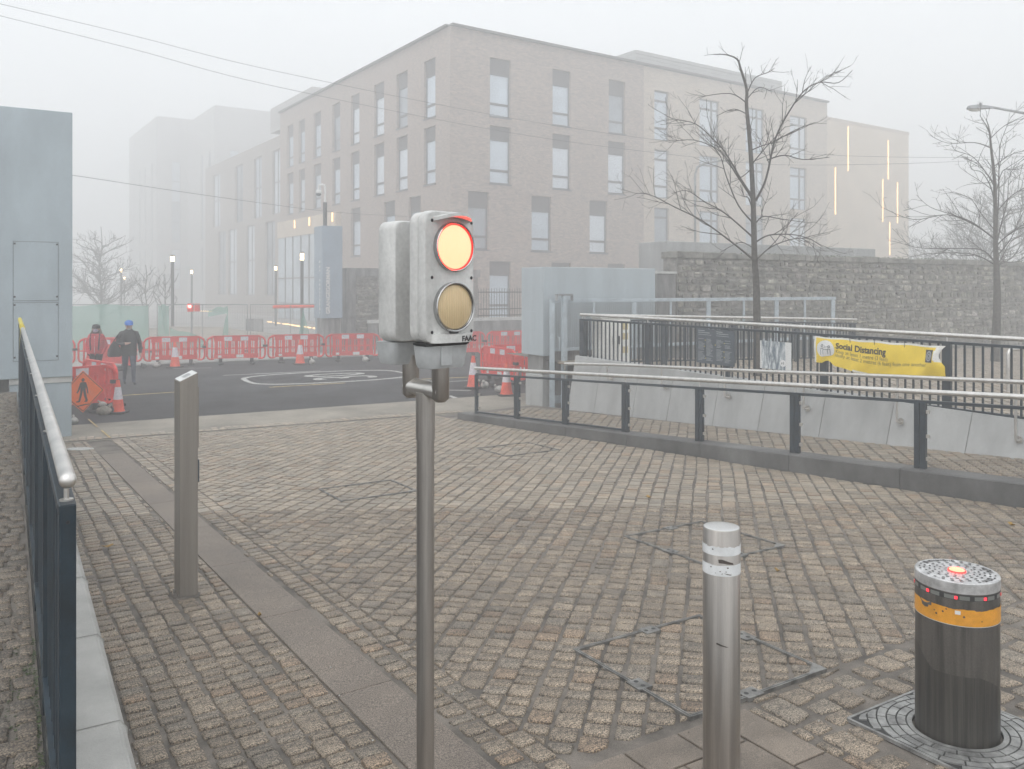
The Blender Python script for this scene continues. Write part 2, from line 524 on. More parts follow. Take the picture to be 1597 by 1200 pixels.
# ------------------------------------------------------------------ setts
def clip(poly, a, b, c):
    """keep the part with a*x + b*y >= c"""
    out = []
    n = len(poly)
    for i in range(n):
        p, q = poly[i], poly[(i + 1) % n]
        dp = a * p[0] + b * p[1] - c
        dq = a * q[0] + b * q[1] - c
        if dp >= 0: out.append(p)
        if (dp >= 0) != (dq >= 0):
            t = dp / (dp - dq)
            out.append((p[0] + (q[0] - p[0]) * t, p[1] + (q[1] - p[1]) * t))
    return out

def area(poly):
    s = 0
    for i in range(len(poly)):
        p, q = poly[i], poly[(i + 1) % len(poly)]
        s += p[0] * q[1] - p[1] * q[0]
    return s / 2

def sett_rows(ang, pitch, length, halfplanes, bounds, gap=.02, jit=.008, lvar=.25, wob=.012, rnd=None):
    """rows of setts running along a direction (degrees to the left of +Y), cut to half planes"""
    rnd = rnd or random
    d = (-sin(R(ang)), cos(R(ang)))
    e = (cos(R(ang)), sin(R(ang)))
    x0, x1, y0, y1 = bounds
    cs = [(x, y) for x in (x0, x1) for y in (y0, y1)]
    dmin = min(c[0] * d[0] + c[1] * d[1] for c in cs); dmax = max(c[0] * d[0] + c[1] * d[1] for c in cs)
    emin = min(c[0] * e[0] + c[1] * e[1] for c in cs); emax = max(c[0] * e[0] + c[1] * e[1] for c in cs)
    out = []
    i0, i1 = int(floor(emin / pitch)), int(floor(emax / pitch)) + 1
    for i in range(i0, i1):
        w0 = i * pitch
        t = dmin + rnd.random() * length
        ph = rnd.random() * 6
        while t < dmax:
            L = length * (1 + rnd.uniform(-lvar, lvar))
            if rnd.random() < .06: L *= 1.6
            a0, a1 = t + gap * .5, t + L - gap * .5
            wb = wob * sin(t * 1.3 + i * .35) + wob * .6 * sin(t * 2.9 + ph)
            j = lambda s=jit: rnd.uniform(-s, s)
            gl, gr = gap * .45 + j(), gap * .45 + j()
            pts = [(a0 + j(), w0 + gl + wb), (a0 + j(), w0 + pitch - gr + wb), (a1 + j(), w0 + pitch - gr + wb + j(.5 * jit)), (a1 + j(), w0 + gl + wb + j(.5 * jit))]
            poly = [(p[0] * d[0] + p[1] * e[0], p[0] * d[1] + p[1] * e[1]) for p in pts]
            t += L
            cxm = sum(p[0] for p in poly) / 4; cym = sum(p[1] for p in poly) / 4
            if cym < 1.7 or abs(cxm) > .72 * cym + 2.2: continue
            if not (x0 - .2 < cxm < x1 + .2 and y0 - .2 < cym < y1 + .2): continue
            ok = True
            for (a, b, c) in halfplanes:
                poly = clip(poly, a, b, c)
                if len(poly) < 3: ok = False; break
            if not ok: continue
            ar = area(poly)
            if abs(ar) < .0022: continue
            if ar < 0: poly = poly[::-1]
            out.append(poly)
    return out

def shrink_corners(poly, f=.16):
    n = len(poly)
    out = []
    for i in range(n):
        p, q, r_ = poly[i - 1], poly[i], poly[(i + 1) % n]
        out.append((q[0] + (p[0] - q[0]) * f, q[1] + (p[1] - q[1]) * f))
        out.append((q[0] + (r_[0] - q[0]) * f, q[1] + (r_[1] - q[1]) * f))
    return out

def tint_of(rnd, warm=1.0):
    g = rnd.uniform(.42, .62)
    k = rnd.random()
    if k < .09: return (g * 1.0, g * .87, g * .76)
    if k < .28: return (g * .88, g * .87, g * .85)
    return (g * 1.0, g * .95, g * .89)

def add_sett(mb, poly, zf, rnd, detail=True, tint=(1, 1, 1), lift=0.0):
    tilt = (rnd.uniform(-.02, .02), rnd.uniform(-.02, .02))
    cx = sum(p[0] for p in poly) / len(poly); cy = sum(p[1] for p in poly) / len(poly)
    h = rnd.uniform(-.003, .004) + lift
    zt = lambda x, y, d: zf(x, y) + h + d + tilt[0] * (x - cx) + tilt[1] * (y - cy)
    if detail:
        o = shrink_corners(poly, rnd.uniform(.05, .11))
        o = [(p[0] + rnd.uniform(-.003, .003), p[1] + rnd.uniform(-.003, .003)) for p in o]
        n = len(o)
        ins = lambda f: [(cx + (p[0] - cx) * f, cy + (p[1] - cy) * f) for p in o]
        r1, r2, r3 = ins(.99), ins(.94), ins(.55)
        vs = [(p[0], p[1], zt(*p, -.035)) for p in o]
        vs += [(p[0], p[1], zt(*p, -.008)) for p in r1]
        vs += [(p[0], p[1], zt(*p, -.0005 + rnd.uniform(-.0015, .0015))) for p in r2]
        vs += [(p[0], p[1], zt(*p, .002 + rnd.uniform(-.002, .002))) for p in r3]
        vs.append((cx, cy, zt(cx, cy, .002)))
        fs = []
        for k in range(3):
            for i in range(n):
                a, b = k * n + i, k * n + (i + 1) % n
                fs.append((a, b, b + n, a + n))
        for i in range(n):
            fs.append((3 * n + i, 3 * n + (i + 1) % n, 4 * n))
        mb.add(vs, fs, 0, tint)
    else:
        n = len(poly)
        r2 = [(cx + (p[0] - cx) * .93, cy + (p[1] - cy) * .93) for p in poly]
        vs = [(p[0], p[1], zt(*p, -.02)) for p in poly] + [(p[0], p[1], zt(*p, 0)) for p in r2]
        fs = [(i, (i + 1) % n, n + (i + 1) % n, n + i) for i in range(n)] + [tuple(range(n, 2 * n))]
        mb.add(vs, fs, 0, tint)

def lay_setts(polys, zf, parent, n_single, rnd, name='sett', detail_to=9.0, darken=1.0, warm=False):
    def key(p):
        x = sum(q[0] for q in p) / len(p); y = sum(q[1] for q in p) / len(p)
        z = zf(x, y)
        px = CX + FPX * x / y; py = HY + FPX * (EYE - z) / y
        vis = -5 < px < 1602 and py < 1208
        return (0 if vis else 1, y)
    polys = sorted(polys, key=key)
    rest_n, rest_f = MB(), MB()
    for i, p in enumerate(polys):
        y = sum(q[1] for q in p) / len(p)
        t = tuple(c * darken for c in tint_of(rnd))
        if i < n_single:
            mb = MB()
            add_sett(mb, p, zf, rnd, True, t)
            mb.build(name, M['sett'], parent, smooth=True, center=True)
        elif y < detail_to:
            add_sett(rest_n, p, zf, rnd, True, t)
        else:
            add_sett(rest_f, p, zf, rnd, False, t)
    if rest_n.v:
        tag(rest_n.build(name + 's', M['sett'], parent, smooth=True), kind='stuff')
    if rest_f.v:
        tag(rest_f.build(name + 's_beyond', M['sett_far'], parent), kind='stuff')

def sheet(name, poly, zf, m, parent=None):
    """a ground sheet: polygon cut into a grid so that it follows zf"""
    mb = MB()
    mb.add([(p[0], p[1], zf(*p)) for p in poly], [tuple(range(len(poly)))])
    o = mb.build(name, m, parent)
    return o

def line(p, q):
    """half plane to the left of p->q as (a, b, c)"""
    dx, dy = q[0] - p[0], q[1] - p[1]
    L = hypot(dx, dy)
    a, b = -dy / L, dx / L
    return (a, b, a * p[0] + b * p[1])

# ------------------------------------------------------------------ the ground
ROADZ = -.45
gd = sheet('ground', [(-330, -60), (330, -60), (330, 330), (-330, 330)], lambda x, y: -.62, M['ground'])
tag(gd, 'pale paving of the campus beyond the road', None, None, 'structure')

# road: runs from lower left to upper right behind the plaza
RD_A, RD_B = Vector((-8.28, 16.17, 0)), Vector((-.37, 20.6, 0))
rd = (RD_B - RD_A).normalized()
rn = Vector((-rd.y, rd.x, 0))
p0, p1 = RD_A - rd * 60, RD_A + rd * 110
road = sheet('road', [(p0.x, p0.y), (p1.x, p1.y), (p1.x + rn.x * 13, p1.y + rn.y * 13), (p0.x + rn.x * 13, p0.y + rn.y * 13)], lambda x, y: ROADZ, M['asphalt'])
tag(road, 'grey asphalt road crossing behind the cobbled plaza', None, None, 'structure')
far = sheet('far_pavement', [(p0.x + rn.x * 13, p0.y + rn.y * 13), (p1.x + rn.x * 13, p1.y + rn.y * 13), (p1.x + rn.x * 90, p1.y + rn.y * 90), (p0.x + rn.x * 90, p0.y + rn.y * 90)], lambda x, y: ROADZ + .03, M['ground'])
tag(far, 'pale paved forecourt beyond the road', None, None, 'structure')

# near footpath between plaza and road
E0, E1 = G(117, 690), G(718, 645)
ed = (E1 - E0).normalized(); ed.z = 0; ed.normalize()
f0, f1 = E0 - ed * 14, E1 + ed * 13
fa, fb = RD_A - rd * 14, RD_A + rd * 24
fp = MB()
nseg = 24
for i in range(nseg + 1):
    t = i / nseg
    a = f0.lerp(f1, t); b = fa.lerp(fb, t)
    fp.v.append((a.x, a.y, max(-.47, min(plaza_z(a.x, a.y), -.30)) - .004))
    fp.v.append((b.x, b.y, ROADZ + .012))
fp.f = [(2 * i, 2 * i + 2, 2 * i + 3, 2 * i + 1) for i in range(nseg)]
fp.m = [0] * nseg
tag(fp.build('footpath', M['footpath']), 'brownish concrete footpath between cobbles and road', None, None, 'structure')

# plaza
KDIR = Vector((.63, -.7766, 0)).normalized()
KM = Vector((.7766, .63, 0)).normalized()
K0 = Vector((-.86, 16.37, 0))
M_KERB = 9.56
def ramp_z(s): return -.255 + .043 * max(-.3, s)
def kpt(s, m, z=0.0):
    b = K0 + KDIR * s
    b = b + KM * (m - b.dot(KM))
    return Vector((b.x, b.y, z))

def plaza_zz(x, y): return plaza_z(x, y)
pl_poly = [(-1.2, 1.0), (6, 1.0)]
kk1, kk0 = kpt(14.5, M_KERB + .1), kpt(-.25, M_KERB + .1)
pl_poly += [(10, 2.0), (kk1.x, kk1.y), (kk0.x, kk0.y), (E1.x + .15, E1.y + .08), (E0.x - 1.0, E0.y - .55)]
plaza = sheet('cobbled_plaza', pl_poly, lambda x, y: plaza_z(x, y) - .011, M['joint'])
tag(plaza, 'sloping plaza of worn granite setts with wide mortar joints', None, None, 'structure')

rs = random.Random(5)
STRIP_ANG = 33.2
sdv = Vector((-sin(R(STRIP_ANG)), cos(R(STRIP_ANG)), 0))
snv = Vector((cos(R(STRIP_ANG)), sin(R(STRIP_ANG)), 0))
sL, sR_ = G(405, 960), G(470, 960)
cL = snv.dot(sL) - .01
cR = cL + .335
EDG = line((E0.x, E0.y), (E1.x, E1.y))          # left of E0->E1 is towards the road
EDG_IN = (-EDG[0], -EDG[1], -EDG[2])
KERB_IN = (-KM.x, -KM.y, -(M_KERB - .02))
COP_N = .384
COP_IN = (N.x, N.y, COP_N + .12)
# u/v frame along the hatches
def uv(u, v): return Vector((U.x * u + N.x * v, U.y * u + N.y * v, 0))

polys = []
# narrow setts between left kerb and granite strip
polys += sett_rows(32.0, .148, .112, [COP_IN, (-snv.x, -snv.y, -(cL - .012)), EDG_IN], (-9.5, .5, 1.7, 16), gap=.022, rnd=rs)
# two border rows right of the strip
cB = cR + .30
polys += sett_rows(STRIP_ANG, .15, .115, [(snv.x, snv.y, cR + .012), (-snv.x, -snv.y, -cB), EDG_IN], (-9.5, 1.2, 1.7, 16), gap=.024, rnd=rs, wob=.006)
# slabs at the front
U_SL1, U_SL0 = 3.15, 2.92
V_B0, V_B1 = 3.12, 3.34
# main field at 45 degrees
polys += sett_rows(-13.2, .155, .126, [(snv.x, snv.y, cB + .014), EDG_IN, KERB_IN, (U.x, U.y, 3.24)], (-8, 9.5, 3, 18.2), gap=.022, rnd=rs, jit=.006, wob=.008)
# big uneven setts around the rising bollard
polys += sett_rows(29.0, .185, .20, [(-U.x, -U.y, -3.20), (N.x, N.y, V_B1 + .02), KERB_IN], (1.0, 7, 1.7, 7.5), gap=.04, jit=.02, rnd=rs, lvar=.35)
RB = Vector((2.22, 4.16, 0))
polys = [p for p in polys if not (hypot(sum(q[0] for q in p) / len(p) - RB.x, sum(q[1] for q in p) / len(p) - RB.y) < .36)]
lay_setts(polys, plaza_zz, plaza, 290, rs)

# granite strip slabs
d0 = sdv.dot(G(740, 1300))
pos = [d0 - .4]
joints = [sdv.dot(G(437, 958)), sdv.dot(G(245, 785))]
step = (joints[1] - joints[0]) / 3
k = joints[0]
while k > d0 - 2: k -= step
end = sdv.dot(G(165, 709))
while k < end - .05:
    a, b = k + .0025, min(k + step, end) - .0025
    pts = [sdv * a + snv * cL, sdv * a + snv * cR, sdv * b + snv * cR, sdv * b + snv * cL]
    mb = MB()
    vs = [(p.x, p.y, plaza_z(p.x, p.y) - .05) for p in pts] + [(p.x, p.y, plaza_z(p.x, p.y) + .001) for p in pts]
    mb.add(vs, [(0, 1, 5, 4), (1, 2, 6, 5), (2, 3, 7, 6), (3, 0, 4, 7), (4, 5, 6, 7)])
    mb.build('granite_slab', M['slab'], plaza, center=True, bevel=.005)
    k += step

def slab_uv(u0, u1, v0, v1, m, zoff=.001):
    pts = [uv(u0, v0), uv(u0, v1), uv(u1, v1), uv(u1, v0)]
    mb = MB()
    vs = [(p.x, p.y, plaza_z(p.x, p.y) - .05) for p in pts] + [(p.x, p.y, plaza_z(p.x, p.y) + zoff) for p in pts]
    mb.add(vs, [(0, 1, 5, 4), (1, 2, 6, 5), (2, 3, 7, 6), (3, 0, 4, 7), (4, 5, 6, 7)])
    return mb.build('granite_slab', m, plaza, center=True, bevel=.004)
vb = 1.95
for L in (.58, .34, .24):
    slab_uv(U_SL0, U_SL1, vb, vb + L - .012, M['slab_tan']); vb += L
for i in range(4):
    slab_uv(U_SL1 - .52 * (i + 1) + .012, U_SL1 - .52 * i, V_B0, V_B1, M['slab_tan'])
for i in range(3):
    for j in range(3):
        slab_uv(U_SL0 - .012 - .5 * (i + 1) + .012, U_SL0 - .012 - .5 * i, V_B0 - .012 - .42 * (j + 1) + .012, V_B0 - .012 - .42 * j, M['slab_tan'])

# drain line and narrow cobble row at the footpath edge
mb = MB()
for off in (.10, .62):
    a = E0 - ed * 1.0 + Vector((-ed.y, ed.x, 0)) * off
    b = E1 + ed * .1 + Vector((-ed.y, ed.x, 0)) * off
    mb.add([(a.x, a.y, plaza_z(a.x, a.y) + .006), (b.x, b.y, plaza_z(b.x, b.y) + .006), (b.x - ed.y * .05, b.y + ed.x * .05, plaza_z(b.x, b.y) + .004), (a.x - ed.y * .05, a.y + ed.x * .05, plaza_z(a.x, a.y) + .004)], [(0, 1, 2, 3)])
mb.build('drain_slot', M['slot'], plaza)
edge_polys = []
en = Vector((-ed.y, ed.x, 0))
t = -1.0
L_all = (E1 - E0).length
while t < L_all + .1:
    for r_ in range(2):
        a = E0 + ed * (t + rs.uniform(0, .01)) + en * (.17 + r_ * .22)
        edge_polys.append([(a.x, a.y), (a.x + ed.x * .11, a.y + ed.y * .11), (a.x + ed.x * .11 + en.x * .2, a.y + ed.y * .11 + en.y * .2), (a.x + en.x * .2, a.y + en.y * .2)])
    t += .13
mb = MB()
for p in edge_polys: add_sett(mb, p, lambda x, y: plaza_z(x, y) + .008, rs, False, tint_of(rs))
tag(mb.build('edge_setts', M['sett_far'], plaza), kind='stuff')

# steel frames of the access covers set into the setts
def hatch(u0, v0, su, sv, label, lugs=True):
    c = uv(u0 + su / 2, v0 + sv / 2)
    t = thing('access_cover', label, 'access cover', (c.x, c.y, plaza_z(c.x, c.y)), 0, 'recessed access covers in the cobbles')
    z = lambda p, d: Vector((p.x, p.y, plaza_z(p.x, p.y) + d))
    cs = [uv(u0, v0), uv(u0, v0 + sv), uv(u0 + su, v0 + sv), uv(u0 + su, v0)]
    for i in range(4):
        a, b = cs[i], cs[(i + 1) % 4]
        d = (b - a).normalized(); s_ = Vector((-d.y, d.x, 0))
        mb = MB()
        for w0, w1, h in ((0, .008, .0115), (.015, .023, .0115)):
            mb.add([z(a + s_ * w0, -.02), z(b + s_ * w0, -.02), z(b + s_ * w1, -.02), z(a + s_ * w1, -.02), z(a + s_ * w0, h), z(b + s_ * w0, h), z(b + s_ * w1, h), z(a + s_ * w1, h)],
                   [(4, 5, 6, 7), (0, 1, 5, 4), (2, 3, 7, 6)])
        mb.build('frame_edge', M['hatch'], t, world=True)
        mb = MB()
        mb.add([z(a + s_ * .008, .0095), z(b + s_ * .008, .0095), z(b + s_ * .015, .0095), z(a + s_ * .015, .0095)], [(0, 1, 2, 3)])
        mb.build('frame_gap', M['slot'], t, world=True)
        if lugs:
            m_ = a.lerp(b, .5 + (.08 if i % 2 else -.06))
            mb = MB()
            q = [m_ - d * .06 - s_ * .02, m_ + d * .06 - s_ * .02, m_ + d * .06 + s_ * .075, m_ - d * .06 + s_ * .075]
            mb.add([z(p, -.01) for p in q] + [z(p, .0128) for p in q], [(4, 5, 6, 7), (0, 1, 5, 4), (1, 2, 6, 5), (2, 3, 7, 6), (3, 0, 4, 7)])
            lug = mb.build('lifting_lug', M['hatch'], t, world=True)
            mb = MB()
            for sg in (-.03, .03):
                c2 = m_ + d * sg + s_ * .03
                zz = plaza_z(c2.x, c2.y) + .0142
                mb.add([(c2.x + cos(k_ * pi / 5) * .014, c2.y + sin(k_ * pi / 5) * .014, zz) for k_ in range(10)], [tuple(range(10))])
            mb.build('keyhole', M['slot'], lug, world=True)
    for i in (2,):
        a = cs[1]
        mb = MB()
        q = [a, a + U * .1, a - N * .16]
        mb.add([z(p, .0125) for p in q], [(0, 1, 2)])
        mb.build('corner_plate', M['hatch'], t, world=True)
    return t
hatch(3.22, 3.02, 1.05, 1.07, 'steel framed cobble filled access cover beside the shiny stainless bollard')
hatch(5.08, 4.92, 1.05, .98, 'steel framed cobble filled access cover further back behind the stainless bollard')
h3 = G(640, 765)
hatch(U.dot(h3) - .1, N.dot(h3) - .9, .8, .95, 'cobble filled access cover left of the signal post', lugs=False)
h4 = G(850, 697)
hatch(U.dot(h4) - .4, N.dot(h4) - .95, .9, .95, 'cobble filled access cover near the middle of the low kerb', lugs=False)

mb = MB()
for i in range(1500):
    if i < 700:
        tt_ = rs.uniform(2.5, 14); nn_ = COP_N + .13 + abs(rs.gauss(0, .10)); p = U * tt_ + N * nn_
    elif i < 1000:
        p = kpt(rs.uniform(0, 12), M_KERB - abs(rs.gauss(0, .06)) - .01)
    else:
        yy = rs.uniform(3.2, 9); p = Vector((rs.uniform(-.5, .55) * yy, yy, 0))
    s_ = rs.uniform(.0025, .0075)
    z = plaza_z(p.x, p.y) - (.004 if i < 1000 else -.004)
    a_ = rs.uniform(0, 6)
    c_ = Vector((p.x, p.y, z)); e1 = Vector((cos(a_), sin(a_), 0)) * s_; e2 = Vector((-sin(a_), cos(a_), 0)) * s_ * .7
    mb.add([c_ - e1, c_ - e2, c_ + e1, c_ + e2, c_ + Vector((0, 0, s_ * .8))], [(0, 1, 4), (1, 2, 4), (2, 3, 4), (3, 0, 4)], 1 if rs.random() < .16 else 0)
tag(mb.build('grit', [M['joint'], M['pale']]), 'loose grit and pale specks on the cobbles', 'grit', None, 'stuff')

# road markings, each a thin sheet above the asphalt
def rpt(px, py, dz=.005):
    Y = FPX * (EYE - ROADZ) / (py - HY)
    return Vector(((px - CX) / FPX * Y, Y, ROADZ + dz))
def stripe(name, pts, w, m, label):
    mb = MB()
    for a, b in zip(pts, pts[1:]):
        d = (b - a).normalized(); s_ = Vector((-d.y, d.x, 0)) * w / 2
        mb.add([a - s_, b - s_, b + s_, a + s_], [(0, 1, 2, 3)])
    o = mb.build(name, m)
    return tag(o, label, 'road marking', None, 'structure')
stripe('yellow_line', [rpt(188, 617.5), rpt(275, 612)], .1, M['line_yellow'], 'yellow line on the road left of the access post')
stripe('yellow_line', [rpt(420, 604.5), rpt(538, 597.8)], .11, M['line_yellow'], 'yellow line on the road in front of the white roundel')
stripe('yellow_line', [rpt(640, 592.5), rpt(735, 588.5)], .11, M['line_yellow'], 'yellow line on the road right of the signal')
stripe('white_line', [rpt(348, 586), rpt(500, 579)], .12, M['line_white'], 'white line on the road left of the roundel')
stripe('white_line', [rpt(700, 595.5), rpt(735, 594)], .1, M['line_white'], 'white line right of the signal post')
stripe('white_line', [rpt(700, 609), rpt(735, 609.5)], .1, M['line_white'], 'second white line right of the signal post')
stripe('white_line', [rpt(700, 617.5), rpt(717, 623.5)], .12, M['line_white'], 'short slanting white line at the road edge')
stripe('white_line', [rpt(270, 575.2), rpt(330, 574.2)], .08, M['line_white'], 'thin white line below the barriers')
def fp_pt(px, py):
    Y = FPX * (EYE + .425) / (py - HY)
    return Vector(((px - CX) / FPX * Y, Y, -.425 + .012))
stripe('yellow_line', [fp_pt(138, 655), fp_pt(152, 667)], .028, M['line_yellow'], 'faint worn yellow line on the footpath near the left housing')
stripe('yellow_line', [fp_pt(158, 672), fp_pt(172, 684)], .028, M['line_yellow'], 'second faint worn yellow line on the footpath near the left housing')
mb = MB()
c = rpt(512, 588)
lr = []
NN = 48
for i in range(NN):
    t = 2 * pi * i / NN
    lr.append((abs(cos(t)) ** 1.0 * (1 if cos(t) > 0 else -1), abs(sin(t)) ** .5 * (1 if sin(t) > 0 else -1)))
A_, B_ = 2.45, 1.62
for i in range(NN):
    a, b = lr[i], lr[(i + 1) % NN]
    P_ = lambda q, s: c + rd * (q[0] * A_ * s[0]) + rn * (q[1] * B_ * s[1])
    mb.add([P_(a, (1, 1)), P_(b, (1, 1)), P_(b, (.94, .89)), P_(a, (.94, .89))], [(0, 1, 2, 3)])
ro = mb.build('speed_roundel', M['line_white'])
tag(ro, 'white speed limit roundel with digits painted on the road', 'road marking', None, 'structure')
nt_ = text_mesh('speed_digits', '30', 1.9, M['line_white'], ro, c + rd * 1.05 - rn * 1.0, rn, -rd, depth=.002, world=False)
for v in nt_.data.vertices:     # stretched along the road as painted digits are
    dlt = v.co - c
    a_ = dlt.dot(rd)
    v.co = c + rd * (a_ * 1.45 - .25) + rn * dlt.dot(rn) + Vector((0, 0, dlt.z + .001))

# ------------------------------------------------------------------ raised path, coping and railing on the left
PZ = .54
def lpt(t, n, z): return Vector((U.x * t + N.x * n, U.y * t + N.y * n, z))
RAIL_N = .136
path = MB()
path.add([lpt(-1, RAIL_N - .03, PZ - .014), lpt(-1, -5.5, PZ - .014), lpt(15.7, -5.5, PZ - .014), lpt(15.7, RAIL_N - .03, PZ - .014)], [(0, 3, 2, 1)])
path = path.build('raised_path', M['joint'])
tag(path, 'raised path of mossy setts left of the handrail', None, None, 'structure')
rs2 = random.Random(8)
pp = sett_rows(31.1 + 90, .112, .118, [(-N.x, -N.y, -(RAIL_N - .045))], (-9.2, .2, 1.7, 13.6), gap=.02, jit=.01, rnd=rs2)
pp = [p for p in pp if U.dot(Vector((p[0][0], p[0][1], 0))) < 15.4]
lay_setts(pp, lambda x, y: PZ, path, 220, rs2, darken=.6)
mb = MB()
for i in range(2600):
    t = rs2.uniform(2.0, 4.6); n_ = RAIL_N - .03 - abs(rs2.gauss(0, .06))
    p = lpt(t, n_, PZ - .008)
    s_ = rs2.uniform(.003, .008)
    if rs2.random() < .5: continue
    mb.add([p + Vector((s_, 0, 0)), p + Vector((0, s_, 0)), p + Vector((-s_, 0, 0)), p + Vector((0, -s_, 0)), p + Vector((0, 0, s_ * .5))], [(0, 1, 4), (1, 2, 4), (2, 3, 4), (3, 0, 4)])
tag(mb.build('moss', M['moss']), 'green moss in the joints beside the left railing', 'moss', None, 'stuff')

cop = thing('low_wall', 'pale concrete coping wall along the left handrail', 'low wall', lpt(2.2, .25, 0))
mb = MB()
ts = [0.2, 9.0, 14.8]
b0 = [lpt(t, RAIL_N - .02, -.6) for t in ts]; 
mb.add([lpt(.2, RAIL_N - .02, -.7), lpt(.2, COP_N - .03, -.7), lpt(15.2, COP_N - .03, -.7), lpt(15.2, RAIL_N - .02, -.7),
        lpt(.2, RAIL_N - .02, PZ - .1), lpt(.2, COP_N - .03, PZ - .1), lpt(15.2, COP_N - .03, PZ - .1), lpt(15.2, RAIL_N - .02, PZ - .1)],
       [(0, 1, 5, 4), (1, 2, 6, 5), (2, 3, 7, 6), (3, 0, 4, 7), (4, 5, 6, 7)])
mb.build('wall_core', M['concrete'], cop, world=True)
tj = [U.dot(at(150, 1135, 3.15)) + .0]
t0 = tj[0] - 1.86
while t0 < 15.1:
    mb = MB()
    a, b = t0 + .005, t0 + .925
    ch = .03
    pr = [(RAIL_N - .012, PZ - .1), (COP_N, PZ - .1), (COP_N, PZ - ch), (COP_N - ch * .8, PZ), (RAIL_N - .012, PZ)]
    vs = [lpt(a, n_, z) for n_, z in pr] + [lpt(b, n_, z) for n_, z in pr]
    k = len(pr)
    mb.add(vs, [(i, (i + 1) % k, k + (i + 1) % k, k + i) for i in range(k)] + [tuple(range(k)), tuple(range(2 * k - 1, k - 1, -1))])
    mb.build('coping_stone', M['coping'], cop, world=True, bevel=.006)
    t0 += .93

lr_ = thing('handrail_fence', 'dark blue baluster fence under a steel handrail at far left', 'railing', lpt(2.0, RAIL_N, PZ))
T0, T1 = U.dot(Vector((-1.21, 2.27, 0))), U.dot(Vector((.155 - .6034 * 12.5, 12.5, 0)))
zr = lambda t: 1.68 + .06 * (t - T0) / (T1 - T0)
mb = MB()
mb.tube([lpt(T0 - .01, RAIL_N, zr(T0)), lpt((T0 + T1) / 2, RAIL_N, zr((T0 + T1) / 2)), lpt(T1, RAIL_N, zr(T1))], .0215, 20)
mb.sphere(lpt(T0 - .012, RAIL_N, zr(T0)), .0222, 10)
mb.build('handrail', M['steel'], lr_, world=True, smooth=True, auto=50)
mb = MB()
tw = T1 - 3.2
mb.tube([lpt(tw, RAIL_N, zr(tw)), lpt(T1 - .05, RAIL_N, zr(T1))], .0255, 14)
for k in range(7):
    tt = tw + .1 + k * .12
    mb.tube([lpt(tt, RAIL_N, zr(tt)), lpt(tt + .05, RAIL_N, zr(tt))], .0285, 10)
mb.add([lpt(tw + .1, RAIL_N - .02, zr(tw) - .01), lpt(tw + .6, RAIL_N - .02, zr(tw) - .01), lpt(tw + .5, RAIL_N - .03, zr(tw) - .30), lpt(tw + .3, RAIL_N - .03, zr(tw) - .22)], [(0, 1, 2, 3), (3, 2, 1, 0)])
mb.build('tape_wrap', M['tape_yellow'], lr_, world=True, smooth=True, auto=40)
mb = MB()
zt = lambda t: zr(t) - .085
mb.beam(lpt(T0 + .02, RAIL_N, zt(T0)), lpt(T1, RAIL_N, zt(T1)), .045, .03)
mb.build('top_rail', M['rail_dark'], lr_, world=True, bevel=.003)
mb = MB()
mb.beam(lpt(T0 + .02, RAIL_N, PZ + .09), lpt(T1, RAIL_N, PZ + .09), .045, .03)
mb.build('bottom_rail', M['rail_dark'], lr_, world=True)
t = T0 + .02
i = 0
while t < T1:
    if i % 12 == 0:
        mb = MB()
        p = lpt(t, RAIL_N, 0)
        mb.box((p.x, p.y, (PZ - .05 + zt(t) + .017) / 2), (.042, .06, zt(t) + .017 - PZ + .05), U_ANG)
        mb.build('post', M['rail_dark'], lr_, world=True, bevel=.004)
        mb = MB()
        mb.tube([lpt(t + .03, RAIL_N, zt(t)), lpt(t + .03, RAIL_N, zr(t) - .015)], .007, 8)
        mb.lathe(lpt(t + .03, RAIL_N, zt(t) + .016), [(.018, 0), (.018, .005), (.001, .006)], 12)
        mb.build('stanchion', M['steel'], lr_, world=True, smooth=True, auto=40)
        mb = MB()
        mb.lathe((0, 0, 0), [(.005, 0), (.004, .002), (.001, .002)], 8)
        for v_ in range(len(mb.v)):
            q = Vector(mb.v[v_])
            w = lpt(t, RAIL_N, zt(t) - .03) - U * .031 + N * q.x + Vector((0, 0, q.y)) - U * q.z
            mb.v[v_] = (w.x, w.y, w.z)
        mb.build('screw', M['screw'], lr_, world=True)
    else:
        mb = MB()
        p = lpt(t, RAIL_N, 0)
        mb.box((p.x, p.y, (PZ + .1 + zt(t) - .014) / 2), (.012, .028, zt(t) - .014 - PZ - .1), U_ANG)
        mb.build('baluster', M['rail_dark'], lr_, world=True)
    t += .105
    i += 1

# ------------------------------------------------------------------ ramp on the right
RS1 = 14.5
m_wall = lambda s: 11.3 - .032 * (s - 1.7)
mb = MB()
ss = [-.2, 1.6, 4, 8, RS1]
for s in ss:
    a, b = kpt(s, M_KERB + .28, ramp_z(s) - .012), kpt(s, m_wall(s) + .1, ramp_z(s) - .012)
    mb.v += [tuple(a), tuple(b)]
mb.f = [(2 * i, 2 * i + 2, 2 * i + 3, 2 * i + 1) for i in range(len(ss) - 1)]
mb.m = [0] * (len(ss) - 1)
ramp = mb.build('ramp', M['joint'])
tag(ramp, 'cobbled ramp between the low kerb and the leaning concrete wall', None, None, 'structure')
rs3 = random.Random(9)
def ramp_zf(x, y): return ramp_z((Vector((x, y, 0)) - K0).dot(KDIR))
rp = sett_rows(-13.2, .15, .125, [(KM.x, KM.y, M_KERB + .30), (-KM.x, -KM.y, -11.12), (KDIR.x, KDIR.y, KDIR.dot(K0) + .2)], (-1, 12, 5, 17.5), gap=.022, rnd=rs3)
lay_setts(rp, ramp_zf, ramp, 60, rs3, detail_to=9.5, darken=.9)

